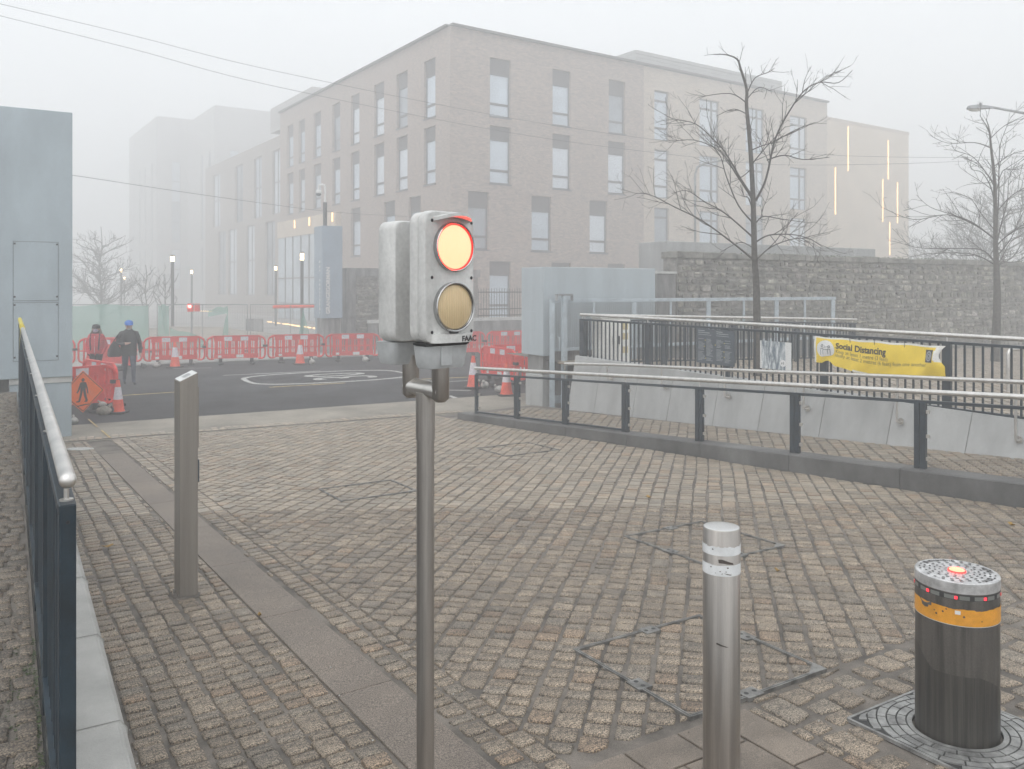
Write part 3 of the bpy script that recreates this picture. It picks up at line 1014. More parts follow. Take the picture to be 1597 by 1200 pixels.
kerb = thing('kerb_wall', 'low dark granite kerb under the right front railing', 'kerb', kpt(5, M_KERB, plaza_z(2, 12)))
s = -.25
kl = [0.55, 1.25, 1.35, 1.4, 1.42, 1.42, 1.45, 1.45, 1.5, 1.5, 1.5]
for L in kl:
    a, b = s + .004, s + L - .004
    pr = []
    for q in (a, b):
        f_ = kpt(q, M_KERB); 
        zb = plaza_z(f_.x, f_.y) - .08
        z = ramp_z(q)
        pr += [kpt(q, M_KERB, zb), kpt(q, M_KERB + .005, z - .012), kpt(q, M_KERB + .017, z), kpt(q, M_KERB + .30, z + .002), kpt(q, M_KERB + .30, zb)]
    mb = MB()
    mb.add(pr, [(i, (i + 1) % 5, 5 + (i + 1) % 5, 5 + i) for i in range(5)] + [(4, 3, 2, 1, 0), (5, 6, 7, 8, 9)])
    mb.build('kerbstone', M['kerb'], kerb, world=True)
    s += L

# leaning concrete wall in panels
wall = thing('retaining_wall', 'leaning pale concrete panel wall beside the cobbled ramp', 'wall', kpt(4, 11.2, -.1))
def wall_top(s): return .84 - .031 * (s - 1.4)
px_j = [873, 922, 1005, 1040, 1109, 1275, 1380, 1503, 1640, 1800]
def s_of_px(px):
    tx = (px - CX) / FPX
    best = None
    for k in range(0, 1500):
        s = k * .01
        p = kpt(s, m_wall(s))
        if p.x / p.y >= tx: return s
    return 14.9
sj = [1.05] + [s_of_px(p) for p in (925, 985, 1038, 1109, 1180, 1275, 1380, 1503)] + [10.6, 12.0, 13.4]
for a, b in zip(sj, sj[1:]):
    mb = MB()
    vs = []
    for q in (a + .004, b - .004):
        zt_ = wall_top(q)
        zb_ = ramp_z(q) - .06
        vs += [kpt(q, m_wall(q), zb_), kpt(q + .02, m_wall(q) + .2, zt_ - .006), kpt(q + .02, m_wall(q) + .21, zt_), kpt(q + .02, m_wall(q) + .42, zt_), kpt(q, m_wall(q) + .45, zb_)]
    mb.add(vs, [(i, (i + 1) % 5, 5 + (i + 1) % 5, 5 + i) for i in range(5)] + [(4, 3, 2, 1, 0), (5, 6, 7, 8, 9)])
    mb.build('wall_panel', M['concrete'], wall, world=True)

# handrail bolted to that wall
wr = thing('wall_handrail', 'steel handrail on brackets bolted to the leaning concrete wall', 'handrail', kpt(4, 11.1, 0))
mb = MB()
def wr_z(px, py):
    tx = (px - CX) / FPX
    s = s_of_px(px)
    p = kpt(s, m_wall(s) - .02)
    return s, EYE - (py - HY) / FPX * p.y
pts = []
for px, py in ((882, 567.5), (960, 569), (1200, 580), (1399, 587.6), (1597, 596.5)):
    s, z = wr_z(px, py)
    pts.append(kpt(s, m_wall(s) - .02, z))
s_, z_ = wr_z(1597, 596.5)
pts.append(kpt(13.4, m_wall(13.4) - .02, z_ + .18))
mb.tube(pts, .029, 12)
mb.tube([pts[0], pts[0] + Vector((0, .0, -.12))], .012, 8)
mb.build('handrail', M['steel'], wr, world=True, smooth=True, auto=50)
for px, py, pyb in ((948, 569, 592), (1033, 573, 606), (1131, 577, 621), (1254, 582.5, 640), (1400, 588, 661), (1585, 596, 690)):
    s, z = wr_z(px, py)
    p = kpt(s, m_wall(s) - .02, z)
    zb = EYE - (pyb - HY) / FPX * p.y
    wl_ = kpt(s, m_wall(s) + .12, zb + .02)
    mb = MB()
    lowp = Vector((p.x, p.y, zb))
    mb.tube([p, lowp + Vector((0, 0, .03)), lowp.lerp(wl_, .35), wl_], .013, 8)
    mb.tube([p + Vector((0, 0, -.14)), lowp + Vector((0, 0, .02))], .017, 8)
    br = mb.build('bracket', M['steel'], wr, world=True, smooth=True, auto=50)
    mb = MB()
    mb.tube([wl_ - KM * .05 + Vector((0, 0, .0)), wl_ - KM * .035], .045, 14)
    mb.build('fixing_plate', M['steel'], br, world=True)

# front railing standing on the kerb
fr = thing('ramp_railing', 'steel handrail over dark open posts on the low granite kerb', 'railing', kpt(4, M_KERB + .15, .0))
FM = M_KERB + .17
def s_front(px):
    tx = (px - CX) / FPX
    for k in range(-40, 1600):
        s = k * .01
        p = kpt(s, FM)
        if p.x / p.y >= tx: return s
    return 15
fz = lambda s: ramp_z(s)
pxs = [743, 806, 882, 975, 1091, 1240, 1435]
spost = [s_front(p) for p in pxs] + [10.75, 12.3]
S0, S1 = spost[0], 12.3
def rail_h(s): return fz(s) + (.885 if s < 8.6 else .885 + (s - 8.6) * .0)
pts = [kpt(S0 - .03, FM, rail_h(S0))] + [kpt(s, FM, rail_h(s)) for s in (3, 6, 8.55, 12.4)]
mb = MB()
mb.tube(pts, .031, 14)
mb.sphere(kpt(S0 - .03, FM, rail_h(S0)), .0315, 7)
mb.build('handrail', M['steel'], fr, world=True, smooth=True, auto=50)
mb = MB()
mb.beam(kpt(S0, FM, fz(S0) + .77), kpt(S1, FM, fz(S1) + .77), .05, .035)
mb.build('top_rail', M['rail_dark'], fr, world=True, bevel=.003)
mb = MB()
mb.beam(kpt(S0, FM, fz(S0) + .03), kpt(spost[3], FM, fz(spost[3]) + .03), .045, .03)
mb.build('bottom_rail', M['rail_dark'], fr, world=True, bevel=.003)
for i, s in enumerate(spost):
    mb = MB()
    p = kpt(s, FM)
    kr = atan2(KDIR.y, KDIR.x)
    for q in ((0,) if i == 0 else (-.035, .035)):
        c_ = p + KDIR * q
        mb.box((c_.x, c_.y, fz(s) + .375), (.06, .055, .78), kr)
    post = mb.build('post', M['rail_dark'], fr, world=True, bevel=.003)
    mb = MB()
    for zz in (.12, .38, .66):
        c_ = p + KDIR * .085
        mb.box((c_.x, c_.y, fz(s) + zz), (.035, .03, .04), kr)
    mb.build('clip', M['steel'], post, world=True)
    mb = MB()
    mb.tube([Vector((p.x, p.y, fz(s) + .78)), Vector((p.x, p.y, rail_h(s) - .01))], .008, 8)
    mb.build('stanchion', M['steel'], fr, world=True)

# ------------------------------------------------------------------ upper level behind the concrete wall
def up_z(x, y): return .80 - .0303 * x - .00732 * y
A_R = Vector((6.27, 10.2, 0)); B_R = Vector((1.39, 16.7, 0))
Bv = uv(0, 0)
WALL_U = 16.9
a0 = kpt(1.5, m_wall(1.5) + .40); a1 = kpt(13.5, m_wall(13.5) + .40)
wv0 = uv(WALL_U + .3, N.dot(Vector((a0.x, a0.y, 0))) + .2)
upp = [(a0.x, a0.y), (a1.x, a1.y), (24, 6), (40, 30), (31, 38), (wv0.x, wv0.y)]
upper = sheet('upper_terrace', upp, lambda x, y: up_z(x, y) - .012, M['joint'])
tag(upper, 'upper terrace of tan setts behind the baluster railing', None, None, 'structure')
rs4 = random.Random(4)
upl = sett_rows(-13.2, .17, .16, [(KM.x, KM.y, 11.75), (-U.x, -U.y, -WALL_U + .1)], (1.2, 24, 8, 30), gap=.022, rnd=rs4)
lay_setts(upl, up_z, upper, 0, rs4, detail_to=0, darken=.95)

def baluster_fence(name, label, a, b, zfun, h, nb, post_every, over=.0, silver=True):
    t_ = thing(name, label, 'railing', (a.x, a.y, zfun(a.x, a.y)))
    d = (b - a); L = d.length; d = d.normalized()
    rz = atan2(d.y, d.x)
    P_ = lambda s, z: Vector((a.x + d.x * s, a.y + d.y * s, zfun(a.x + d.x * s, a.y + d.y * s) + z))
    if silver:
        mb = MB()
        mb.tube([P_(-.02, h), P_(L / 2, h), P_(L + over, h)], .029, 12)
        mb.build('handrail', M['steel'], t_, world=True, smooth=True, auto=50)
    mb = MB(); mb.beam(P_(0, h - .10), P_(L, h - .10), .05, .035)
    mb.build('top_rail', M['rail_dark'], t_, world=True)
    mb = MB(); mb.beam(P_(0, .08), P_(L, .08), .045, .03)
    mb.build('bottom_rail', M['rail_dark'], t_, world=True)
    n = int(L / nb)
    for i in range(n + 1):
        s = min(L - .03, .03 + i * nb)
        mb = MB()
        if i % post_every == 0:
            p = P_(s, (h - .1) / 2)
            mb.box(p, (.11, .06, h - .1 + .02), rz)
            mb.build('post', M['rail_dark'], t_, world=True, bevel=.003)
            if silver:
                mb = MB(); mb.tube([P_(s, h - .09), P_(s, h - .01)], .009, 8)
                mb.build('stanchion', M['steel'], t_, world=True)
        else:
            p = P_(s, (h - .02) / 2)
            mb.box(p, (.022, .022, h - .2), rz)
            mb.build('baluster', M['rail_dark'], t_, world=True)
    return t_
A_ext = A_R + (A_R - B_R).normalized() * 2.6
baluster_fence('terrace_railing', 'dark baluster railing with steel handrail carrying the yellow banner', B_R, A_ext, up_z, 1.04, .112, 16)
B2 = Vector((8.72, 21.1, 0))
baluster_fence('terrace_railing', 'dark baluster railing with handrail running back to the sliding gate', B_R + Vector((.05, .06, 0)), B2, up_z, 1.03, .115, 18)

# things hung on the terrace railing
rdv = (A_R - B_R).normalized()
rfn = Vector((rdv.y, -rdv.x, 0))
if rfn.dot(Vector((0, -1, 0))) < 0: rfn = -rfn
def rail_pt(px, py, off=.04):
    tx = (px - CX) / FPX
    # intersect sight line with the railing plane
    o = B_R + rfn * off
    den = rdv.x - tx * rdv.y
    s = (tx * o.y - o.x) / den
    p = o + rdv * s
    return Vector((p.x, p.y, EYE - (py - HY) / FPX * p.y))
# dark notice board
q = [rail_pt(1087.5, 565), rail_pt(1146, 573), rail_pt(1146, 516), rail_pt(1087.5, 513)]
nb_ = thing('notice_board', 'slate blue notice board with pale text on the baluster railing', 'notice board', q[0])
ex = (q[1] - q[0]); ey = Vector((0, 0, (q[2].z - q[1].z + q[3].z - q[0].z) / 2))
o_ = q[0].copy(); ex_h = Vector((ex.x, ex.y, ex.z * .9))
mb = MB(); mb.obox(o_, ex_h, ey, rfn * .018)
mb.build('panel', M['board'], nb_, world=True)
rt = random.Random(3)
mb = MB()
for col_ in (0.05, .54):
    for k in range(3):
        y_ = .93 - k * .055
        L = (.2, .34, .40)[k] * rt.uniform(.8, 1.0)
        mb.obox(o_ + ex_h * col_ + ey * y_ + rfn * .0185, ex_h * L, ey * (.022 if k < 2 else .014), rfn * .002)
    for c2 in (0, .22):
        for k in range(19):
            y_ = .70 - k * .034
            if rt.random() < .12: continue
            mb.obox(o_ + ex_h * (col_ + c2) + ey * y_ + rfn * .0185, ex_h * (.18 * rt.uniform(.55, 1)), ey * .011, rfn * .002)
mb.build('text_lines', M['board_text'], nb_, world=True)
mb = MB()
for (a_, b_) in ((.23, .66), (.21, .48), (.24, .14), (.74, .62), (.73, .38), (.74, .22), (.50, .55)):
    mb.obox(o_ + ex_h * a_ + ey * b_ + rfn * .0187, ex_h * .02, ey * .02, rfn * .003)
mb.build('coloured_marks', M['tape_yellow'], nb_, world=True)
# scuffed white poster
q = [rail_pt(1186, 574), rail_pt(1234.5, 579.5), rail_pt(1234, 534.5), rail_pt(1186, 531)]
po = thing('poster', 'scuffed black and white poster on the railing beside the slate board', 'poster', q[0])
ex = q[1] - q[0]; ey = Vector((0, 0, q[3].z - q[0].z))
mb = MB(); mb.obox(q[0], ex, ey, rfn * .008)
mb.build('panel', M['poster'], po, world=True)
mb = MB()
for e0 in (0.0, .82): mb.obox(q[0] + ex * e0 + rfn * .0085, ex * (.05 if e0 == 0 else .18), ey, rfn * .0015)
mb.build('white_edge', M['white'], po, world=True)
mb = MB(); cc = q[0] + ex * .74 + ey * .25 + rfn * .0105
mb.add([cc + ex.normalized() * (cos(k * pi / 12) * .055) + Vector((0, 0, sin(k * pi / 12) * .055)) for k in range(24)], [tuple(range(24))])
mb.build('round_mark', M['white'], po, world=True)
text_mesh('print', 'v1', .065, M['ink'], po, cc - ex.normalized() * .03 - Vector((0, 0, .02)) + rfn * .002, ex.normalized(), (0, 0, 1), depth=.001)

# yellow banner, sagging cloth
bl, br_ = rail_pt(1271, 524, .05), rail_pt(1475.5, 540, .05)
bn = thing('banner', 'yellow social distancing banner tied to the baluster railing', 'banner', (bl.x, bl.y, bl.z - .3))
bex = (br_ - bl); BL = hypot(bex.x, bex.y)
bdir = Vector((bex.x, bex.y, 0)).normalized()
BH = (rail_pt(1272, 565, .05).z - bl.z)
NU, NV = 64, 18
def banner_pt(u, v):
    top = bl.lerp(br_, u)
    sag = -.012 * sin(u * pi * 4) ** 2
    hgt = abs(BH) * (1 + .13 * u + .17 * sin(u * pi) - .06 * sin(u * 9))
    if u < .18: hgt *= 1 - .13 * sin(max(0, (u - .06) / .12) * pi) * (1 if u > .06 else 0)
    x = u * BL
    pull = 0
    if u > .93: pull = -(.085 * sin(min(1, v / .62) * pi) * ((u - .93) / .07)) if v < .62 else 0
    if u > .9 and v > .62: pull = .0
    out = .024 * sin(v * pi * 1.1) * (.5 + .5 * sin(u * 13 + v * 2)) + .012 * sin(u * 40 + v * 7) * v + .05 * v * sin(u * 6) ** 2
    out += .05 * max(0, 1 - abs(u - .93) / .07) * sin(v * pi) 
    p = Vector((bl.x, bl.y, 0)) + bdir * (x + pull) + rfn * (.004 + abs(out))
    return Vector((p.x, p.y, top.z + sag * (1 - v) - v * hgt))
mb = MB()
for i in range(NU + 1):
    for j in range(NV + 1):
        mb.v.append(tuple(banner_pt(i / NU, j / NV)))
for i in range(NU):
    for j in range(NV):
        a = i * (NV + 1) + j
        mb.f.append((a, a + 1, a + NV + 2, a + NV + 1))
        edge = j == 0 or i == 0 or (j >= NV - 1 and i > 20) or (i > NU - 5 and j < 9 and i > NU - 5)
        mb.m.append(1 if edge else 0)
bo = mb.build('banner_cloth', [M['banner'], M['banner_back']], bn, world=True, smooth=True)
bn_off = rfn * .004
def on_banner(obj):
    """lay a flat print onto the cloth: its x,y are (u, v) in banner units"""
    off = root_loc(bn)
    for v_ in obj.data.vertices:
        c_ = v_.co.copy()
        p = banner_pt(min(.999, c_.x), min(.999, c_.y))
        p = p + bn_off * (1 + c_.z) - off
        v_.co = p
def banner_text(s, u, v, size, m, bold=0.0):
    o = text_mesh('print', s, size, M[m], bn, (0, 0, 0), (1, 0, 0), (0, 1, 0), depth=.0, world=False, bold=bold)
    for v_ in o.data.vertices:
        v_.co = Vector((u + v_.co.x / BL, v - v_.co.y / .42, 0))
    on_banner(o)
banner_text('Social Distancing', .185, .37, .112, 'ink', .0035)
banner_text('Keep at least 1 metre (3 feet)', .185, .53, .066, 'grey_ink')
banner_text('ideally at least 2 metres (6 feet) from one another', .18, .66, .066, 'grey_ink')
def banner_disc(u, v, ru, rv, m, n=28, h=0.0, inner=0.0):
    mb = MB()
    if inner:
        for k in range(n):
            a, b = 2 * pi * k / n, 2 * pi * (k + 1) / n
            mb.add([(u + ru * cos(a), v + rv * sin(a), h), (u + ru * cos(b), v + rv * sin(b), h), (u + ru * inner * cos(b), v + rv * inner * sin(b), h), (u + ru * inner * cos(a), v + rv * inner * sin(a), h)], [(0, 1, 2, 3)])
    else:
        for rr in range(4):
            for k in range(n):
                a, b = 2 * pi * k / n, 2 * pi * (k + 1) / n
                r0, r1 = rr / 4, (rr + 1) / 4
                mb.add([(u + ru * r0 * cos(a), v + rv * r0 * sin(a), h), (u + ru * r1 * cos(a), v + rv * r1 * sin(a), h), (u + ru * r1 * cos(b), v + rv * r1 * sin(b), h), (u + ru * r0 * cos(b), v + rv * r0 * sin(b), h)], [(0, 1, 2, 3)])
    o = mb.build('emblem', M[m], bn)
    on_banner(o)
def banner_rect(u0, u1, v0, v1, m, h=0.0):
    mb = MB()
    for i in range(4):
        for j in range(4):
            a, b = u0 + (u1 - u0) * i / 4, u0 + (u1 - u0) * (i + 1) / 4
            c_, d_ = v0 + (v1 - v0) * j / 4, v0 + (v1 - v0) * (j + 1) / 4
            mb.add([(a, c_, h), (b, c_, h), (b, d_, h), (a, d_, h)], [(0, 1, 2, 3)])
    o = mb.build('emblem', M[m], bn)
    on_banner(o)
ru_ = .145 / BL
banner_disc(.10, .46, ru_, .34, 'white')
for du, dv in ((-.028, -.02), (.032, .02)):
    banner_disc(.10 + du, .36 + dv, .010, .055, 'board', 14, 1.0, .55)
    banner_rect(.10 + du - .012, .10 + du - .008, .46 + dv, .70 + dv, 'board', 1.0)
    banner_rect(.10 + du + .008, .10 + du + .012, .46 + dv, .70 + dv, 'board', 1.0)
    banner_rect(.10 + du - .012, .10 + du + .012, .45 + dv, .475 + dv, 'board', 1.0)
banner_text('2m', .083, .44, .06, 'board')
banner_rect(.08, .12, .50, .52, 'board', 1.0)
banner_rect(.868, .92, .13, .52, 'ink')
banner_disc(.894, .325, .021, .16, 'board_text', 24, 1.0, .7)
banner_disc(.894, .325, .012, .09, 'board_text', 6, 1.0, .5)
banner_rect(.925, .962, .15, .45, 'banner_back')
for px, py in ((1326, 529), (1364, 532), (1411, 536)):
    mb = MB()
    p = rail_pt(px, py, .058)
    mb.tube([p + Vector((0, 0, .03)), p + rfn * .012, p - Vector((0, 0, .06))], .004, 6)
    mb.build('cable_tie', M['ink'], bn, world=True)

# cabinet behind the railing
cb = at(953, 567, 16.78); cb.z = up_z(cb.x, cb.y)
ca = thing('utility_cabinet', 'cream utility cabinet behind the dark baluster railing', 'cabinet', cb, atan2(N.y, N.x))
mb = MB(); mb.box((0, 0, .50), (.74, .30, 1.0)); mb.build('body', M['cabinet'], ca, bevel=.01)
mb = MB(); mb.box((0, 0, 1.015), (.79, .35, .04)); mb.build('cap', M['cabinet'], ca, bevel=.008)
for x_ in (-.2, .2):
    mb = MB(); mb.box((x_, -.155, .51), (.34, .012, .86)); d_ = mb.build('door', M['cabinet'], ca, bevel=.004)
    mb = MB(); mb.box((x_ + (.13 if x_ < 0 else -.13), -.168, .55), (.03, .02, .16)); mb.build('handle', M['ink'], d_)
for zz in (.82, .62, .35):
    mb = MB(); mb.box((.22, -.1625, zz), (.16, .003, .13)); mb.build('label_plate', M['cabinet_label'], ca)

# steel hoop stand at the right edge
hp = at(1572, 618, 14.2); hp.z = up_z(hp.x, hp.y)
ho = thing('cycle_stand', 'steel hoop stand behind the baluster railing at far right', 'cycle stand', hp, R(20))
mb = MB()
hpts = [(0, 0, 0), (0, 0, .62)] + [(.1 - .1 * cos(a), 0, .62 + .1 * sin(a)) for a in (.4, .8, 1.2, 1.57)] + [(.7, 0, .72)] + [(.8, 0, .62), (.8, 0, 0)]
mb.tube(hpts, .03, 12)
mb.build('hoop', M['steel'], ho, smooth=True, auto=50)
mb = MB()
for x_ in (0, .8): mb.lathe((x_, 0, 0), [(.06, 0), (.06, .008), (.031, .01)], 16)
mb.build('foot_plate', M['steel'], ho)

# ------------------------------------------------------------------ trees
def limb(mb, pts, r0, r1, n=6):
    k = len(pts)
    # smooth the polyline
    P_ = [Vector(p) for p in pts]
    out = []
    for i in range(k - 1):
        p0_, p1_, p2_, p3_ = P_[max(0, i - 1)], P_[i], P_[i + 1], P_[min(k - 1, i + 2)]
        for j in range(4):
            t = j / 4
            out.append(.5 * ((2 * p1_) + (-p0_ + p2_) * t + (2 * p0_ - 5 * p1_ + 4 * p2_ - p3_) * t * t + (-p0_ + 3 * p1_ - 3 * p2_ + p3_) * t ** 3))
    out.append(P_[-1])
    m_ = len(out)
    rr = [r0 + (r1 - r0) * (i / (m_ - 1)) ** .65 for i in range(m_)]
    mb.tube(out, rr, n, cap=False)
    return out, rr

def twigs(mb, path, rr, rnd, depth, dens, length, up=.35, n=4, rmin=.0035):
    L = sum((path[i + 1] - path[i]).length for i in range(len(path) - 1))
    cnt = max(1, int(L * dens))
    for c_ in range(cnt):
        f = rnd.uniform(.18, 1.0)
        i = min(len(path) - 2, int(f * (len(path) - 1)))
        p = path[i].lerp(path[i + 1], rnd.random())
        d = (path[i + 1] - path[i]).normalized()
        side = Vector((rnd.gauss(0, 1), rnd.gauss(0, 1), rnd.gauss(0, .8)))
        side = (side - d * side.dot(d)).normalized()
        dir_ = (d * rnd.uniform(.55, 1.1) + side * rnd.uniform(.4, .95) + Vector((0, 0, up * rnd.random()))).normalized()
        l_ = length * rnd.uniform(.45, 1.15) * (1.15 - .5 * f)
        q = p
        pts = [p]
        for s in range(4):
            dir_ = (dir_ + Vector((rnd.gauss(0, .11), rnd.gauss(0, .11), rnd.gauss(0, .10) + .03))).normalized()
            q = q + dir_ * l_ / 4
            pts.append(q)
        r0 = min(rr[min(i, len(rr) - 1)] * .7, .005 + l_ * .0055)
        r_ = [r0 + (rmin * .55 - r0) * k / 4 for k in range(5)]
        mb.tube(pts, r_, n, cap=False)
        if depth > 0:
            twigs(mb, pts, r_, rnd, depth - 1, dens * 1.1, length * .45, up, 3, rmin * .85)

def traced_tree(name, label, base_px, Y, origin, scale, trunk, limbs, seed, twig_mat='twig', trunk_r=.085, rmin=.0042, dens=4.0):
    rnd = random.Random(seed)
    def W(c, dy=0.0):
        return at(origin[0] + c[0] / scale, origin[1] + c[1] / scale, Y) * 1.0 + Vector((0, dy, 0))
    b = at(base_px[0], base_px[1], Y); b.z = up_z(b.x, b.y)
    t_ = thing(name, label, 'tree', b, 0, 'bare street trees on the terrace')
    tp = [b - Vector((0, 0, .05))] + [W(c) for c in trunk]
    mb = MB()
    path, rr = limb(mb, tp, trunk_r, .006, 10)
    mb.build('trunk', M['bark'], t_, world=True, smooth=True)
    mb = MB()
    twigs(mb, path[len(path) // 2:], rr[len(path) // 2:], rnd, 1, dens * .8, .6, rmin=rmin)
    for lb in limbs:
        dy = rnd.uniform(-1.1, 1.1)
        pts = [W(c, dy * (i / (len(lb) - 1)) ** 1.2) for i, c in enumerate(lb)]
        # start inside the trunk
        L = sum((pts[i + 1] - pts[i]).length for i in range(len(pts) - 1))
        pa, ra = limb(mb, pts, min(trunk_r * .40, .008 + L * .0056), .005, 6)
        twigs(mb, pa, ra, rnd, 2, dens, .85 if L > 1.5 else .5, up=.22, rmin=rmin)
    mb.build('crown', M[twig_mat], t_, world=True, smooth=True)
    return t_
T1_tr = [(427, 1050), (418, 880), (412, 640), (400, 420), (385, 260), (385, 185), (360, 100), (345, 60), (300, 42), (250, 40)]
T1_l = [
    [(414, 895), (340, 830), (210, 730), (100, 670), (0, 615), (-60, 605)],
    [(410, 800), (300, 700), (220, 650), (150, 600), (90, 610)],
    [(410, 740), (340, 670), (280, 560), (240, 480), (170, 430)],
    [(408, 640), (350, 530), (300, 430), (200, 370), (100, 370)],
    [(408, 630), (370, 560), (310, 440), (270, 380), (200, 305), (110, 275), (75, 245)],
    [(422, 650), (460, 560), (490, 400), (540, 290), (590, 215), (640, 190), (700, 200), (742, 160)],
    [(488, 412), (560, 370), (620, 350)],
    [(470, 480), (520, 470), (570, 500), (640, 505)],
    [(425, 740), (470, 710), (560, 715), (690, 725)],
    [(425, 820), (490, 790), (600, 785), (690, 800), (770, 835)],
    [(430, 890), (500, 840), (600, 805), (690, 795), (750, 800)],
    [(388, 200), (430, 130), (500, 95), (540, 65)],
    [(388, 225), (430, 180), (470, 160), (520, 165)],
    [(388, 245), (330, 190), (210, 190)],
    [(388, 290), (340, 260), (280, 280)],
    [(395, 360), (430, 320), (460, 300)],
    [(402, 440), (440, 430), (470, 440)],
    [(402, 520), (340, 560), (300, 520)],
    [(405, 500), (440, 440), (480, 380)],
    [(418, 850), (370, 820), (300, 860)],
    [(415, 700), (380, 640), (350, 640), (320, 600)],
]
traced_tree('bare_tree', 'bare winter tree standing before the stone wall near the middle of the terrace', (1181, 585), 15.8, (1020, 70), 2.667, T1_tr, T1_l, 21, dens=5.4, rmin=.005)
T2_tr = [(508, 1000), (505, 830), (500, 690), (497, 430), (478, 240), (470, 160), (455, 110)]
T2_l = [
    [(500, 800), (430, 745), (330, 735), (100, 735), (0, 718)],
    [(500, 812), (440, 770), (380, 752), (230, 752), (150, 770)],
    [(500, 690), (400, 610), (310, 570), (200, 530), (140, 470)],
    [(500, 690), (420, 620), (300, 565), (150, 585), (10, 520)],
    [(500, 650), (430, 560), (380, 490), (290, 460)],
    [(498, 545), (460, 450), (390, 380), (310, 370), (280, 330)],
    [(498, 440), (450, 360), (390, 290), (310, 260), (290, 220)],
    [(495, 420), (430, 330), (350, 280)],
    [(480, 250), (430, 215), (330, 205), (275, 150)],
    [(474, 180), (430, 150), (370, 120), (335, 80)],
    [(505, 660), (520, 480), (530, 260), (560, 170), (600, 90)],
    [(480, 200), (520, 150), (590, 110)],
    [(508, 700), (540, 620), (590, 500), (620, 380), (680, 300)],
    [(512, 710), (560, 650), (640, 620), (720, 560)],
    [(515, 760), (580, 680), (640, 560), (700, 480)],
    [(515, 800), (560, 770), (640, 690), (740, 660)],
    [(512, 830), (560, 795), (650, 795), (780, 780)],
    [(502, 560), (560, 480), (620, 440), (700, 420)],
    [(500, 480), (540, 360), (600, 350), (680, 340)],
    [(490, 340), (540, 290), (620, 270)],
]
traced_tree('bare_tree', 'bare winter tree close to the right edge before the stone wall', (1552, 563), 22.3, (1390, 150), 3.077, T2_tr, T2_l, 22, trunk_r=.13, rmin=.0075, dens=4.0)

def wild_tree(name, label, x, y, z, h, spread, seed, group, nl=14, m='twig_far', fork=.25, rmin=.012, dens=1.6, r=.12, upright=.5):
    rnd = random.Random(seed)
    t_ = thing(name, label, 'tree', (x, y, z), 0, group)
    mb = MB()
    pts = [(0, 0, 0)]
    for i in range(1, 6): pts.append((rnd.gauss(0, .03) * h * .3, rnd.gauss(0, .03) * h * .3, h * i / 5.6))
    path, rr = limb(mb, pts, r, .02, 8)
    mb.build('trunk', M[m], t_, smooth=True)
    mb = MB()
    for i in range(nl):
        f = fork + (1 - fork) * (i / nl) ** 1.1 * .85
        p = path[int(f * (len(path) - 1))]
        a = i * 2.4 + rnd.uniform(-.4, .4)
        L = spread * (1.1 - f * .75) * rnd.uniform(.75, 1.15)
        q = [p]
        for k in range(1, 5):
            g = k / 4
            q.append(p + Vector((cos(a) * L * g * .8 + rnd.gauss(0, .06) * L, sin(a) * L * g * .8 + rnd.gauss(0, .06) * L, L * upright * (g ** 1.15) + rnd.gauss(0, .04) * L)))
        pa, ra = limb(mb, q, r * .42, .014, 5)
        twigs(mb, pa, ra, rnd, 1, dens, L * .38, .5, 4, rmin)
    mb.build('crown', M[m], t_, smooth=True)
    return t_
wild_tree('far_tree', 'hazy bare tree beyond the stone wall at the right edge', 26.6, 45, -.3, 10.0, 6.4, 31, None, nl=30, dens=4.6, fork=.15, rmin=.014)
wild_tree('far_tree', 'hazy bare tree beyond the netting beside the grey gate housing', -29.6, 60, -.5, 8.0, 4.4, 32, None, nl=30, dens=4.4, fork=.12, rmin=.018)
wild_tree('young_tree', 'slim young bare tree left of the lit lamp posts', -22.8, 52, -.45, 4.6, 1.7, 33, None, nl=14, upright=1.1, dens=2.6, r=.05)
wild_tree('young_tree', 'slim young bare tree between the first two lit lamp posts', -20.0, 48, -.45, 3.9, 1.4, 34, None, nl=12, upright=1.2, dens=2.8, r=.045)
wild_tree('young_tree', 'dense little bare tree close to the grey gate housing', -26.6, 54, -.45, 4.4, 1.8, 35, None, nl=18, upright=1.0, dens=3.4, r=.06)

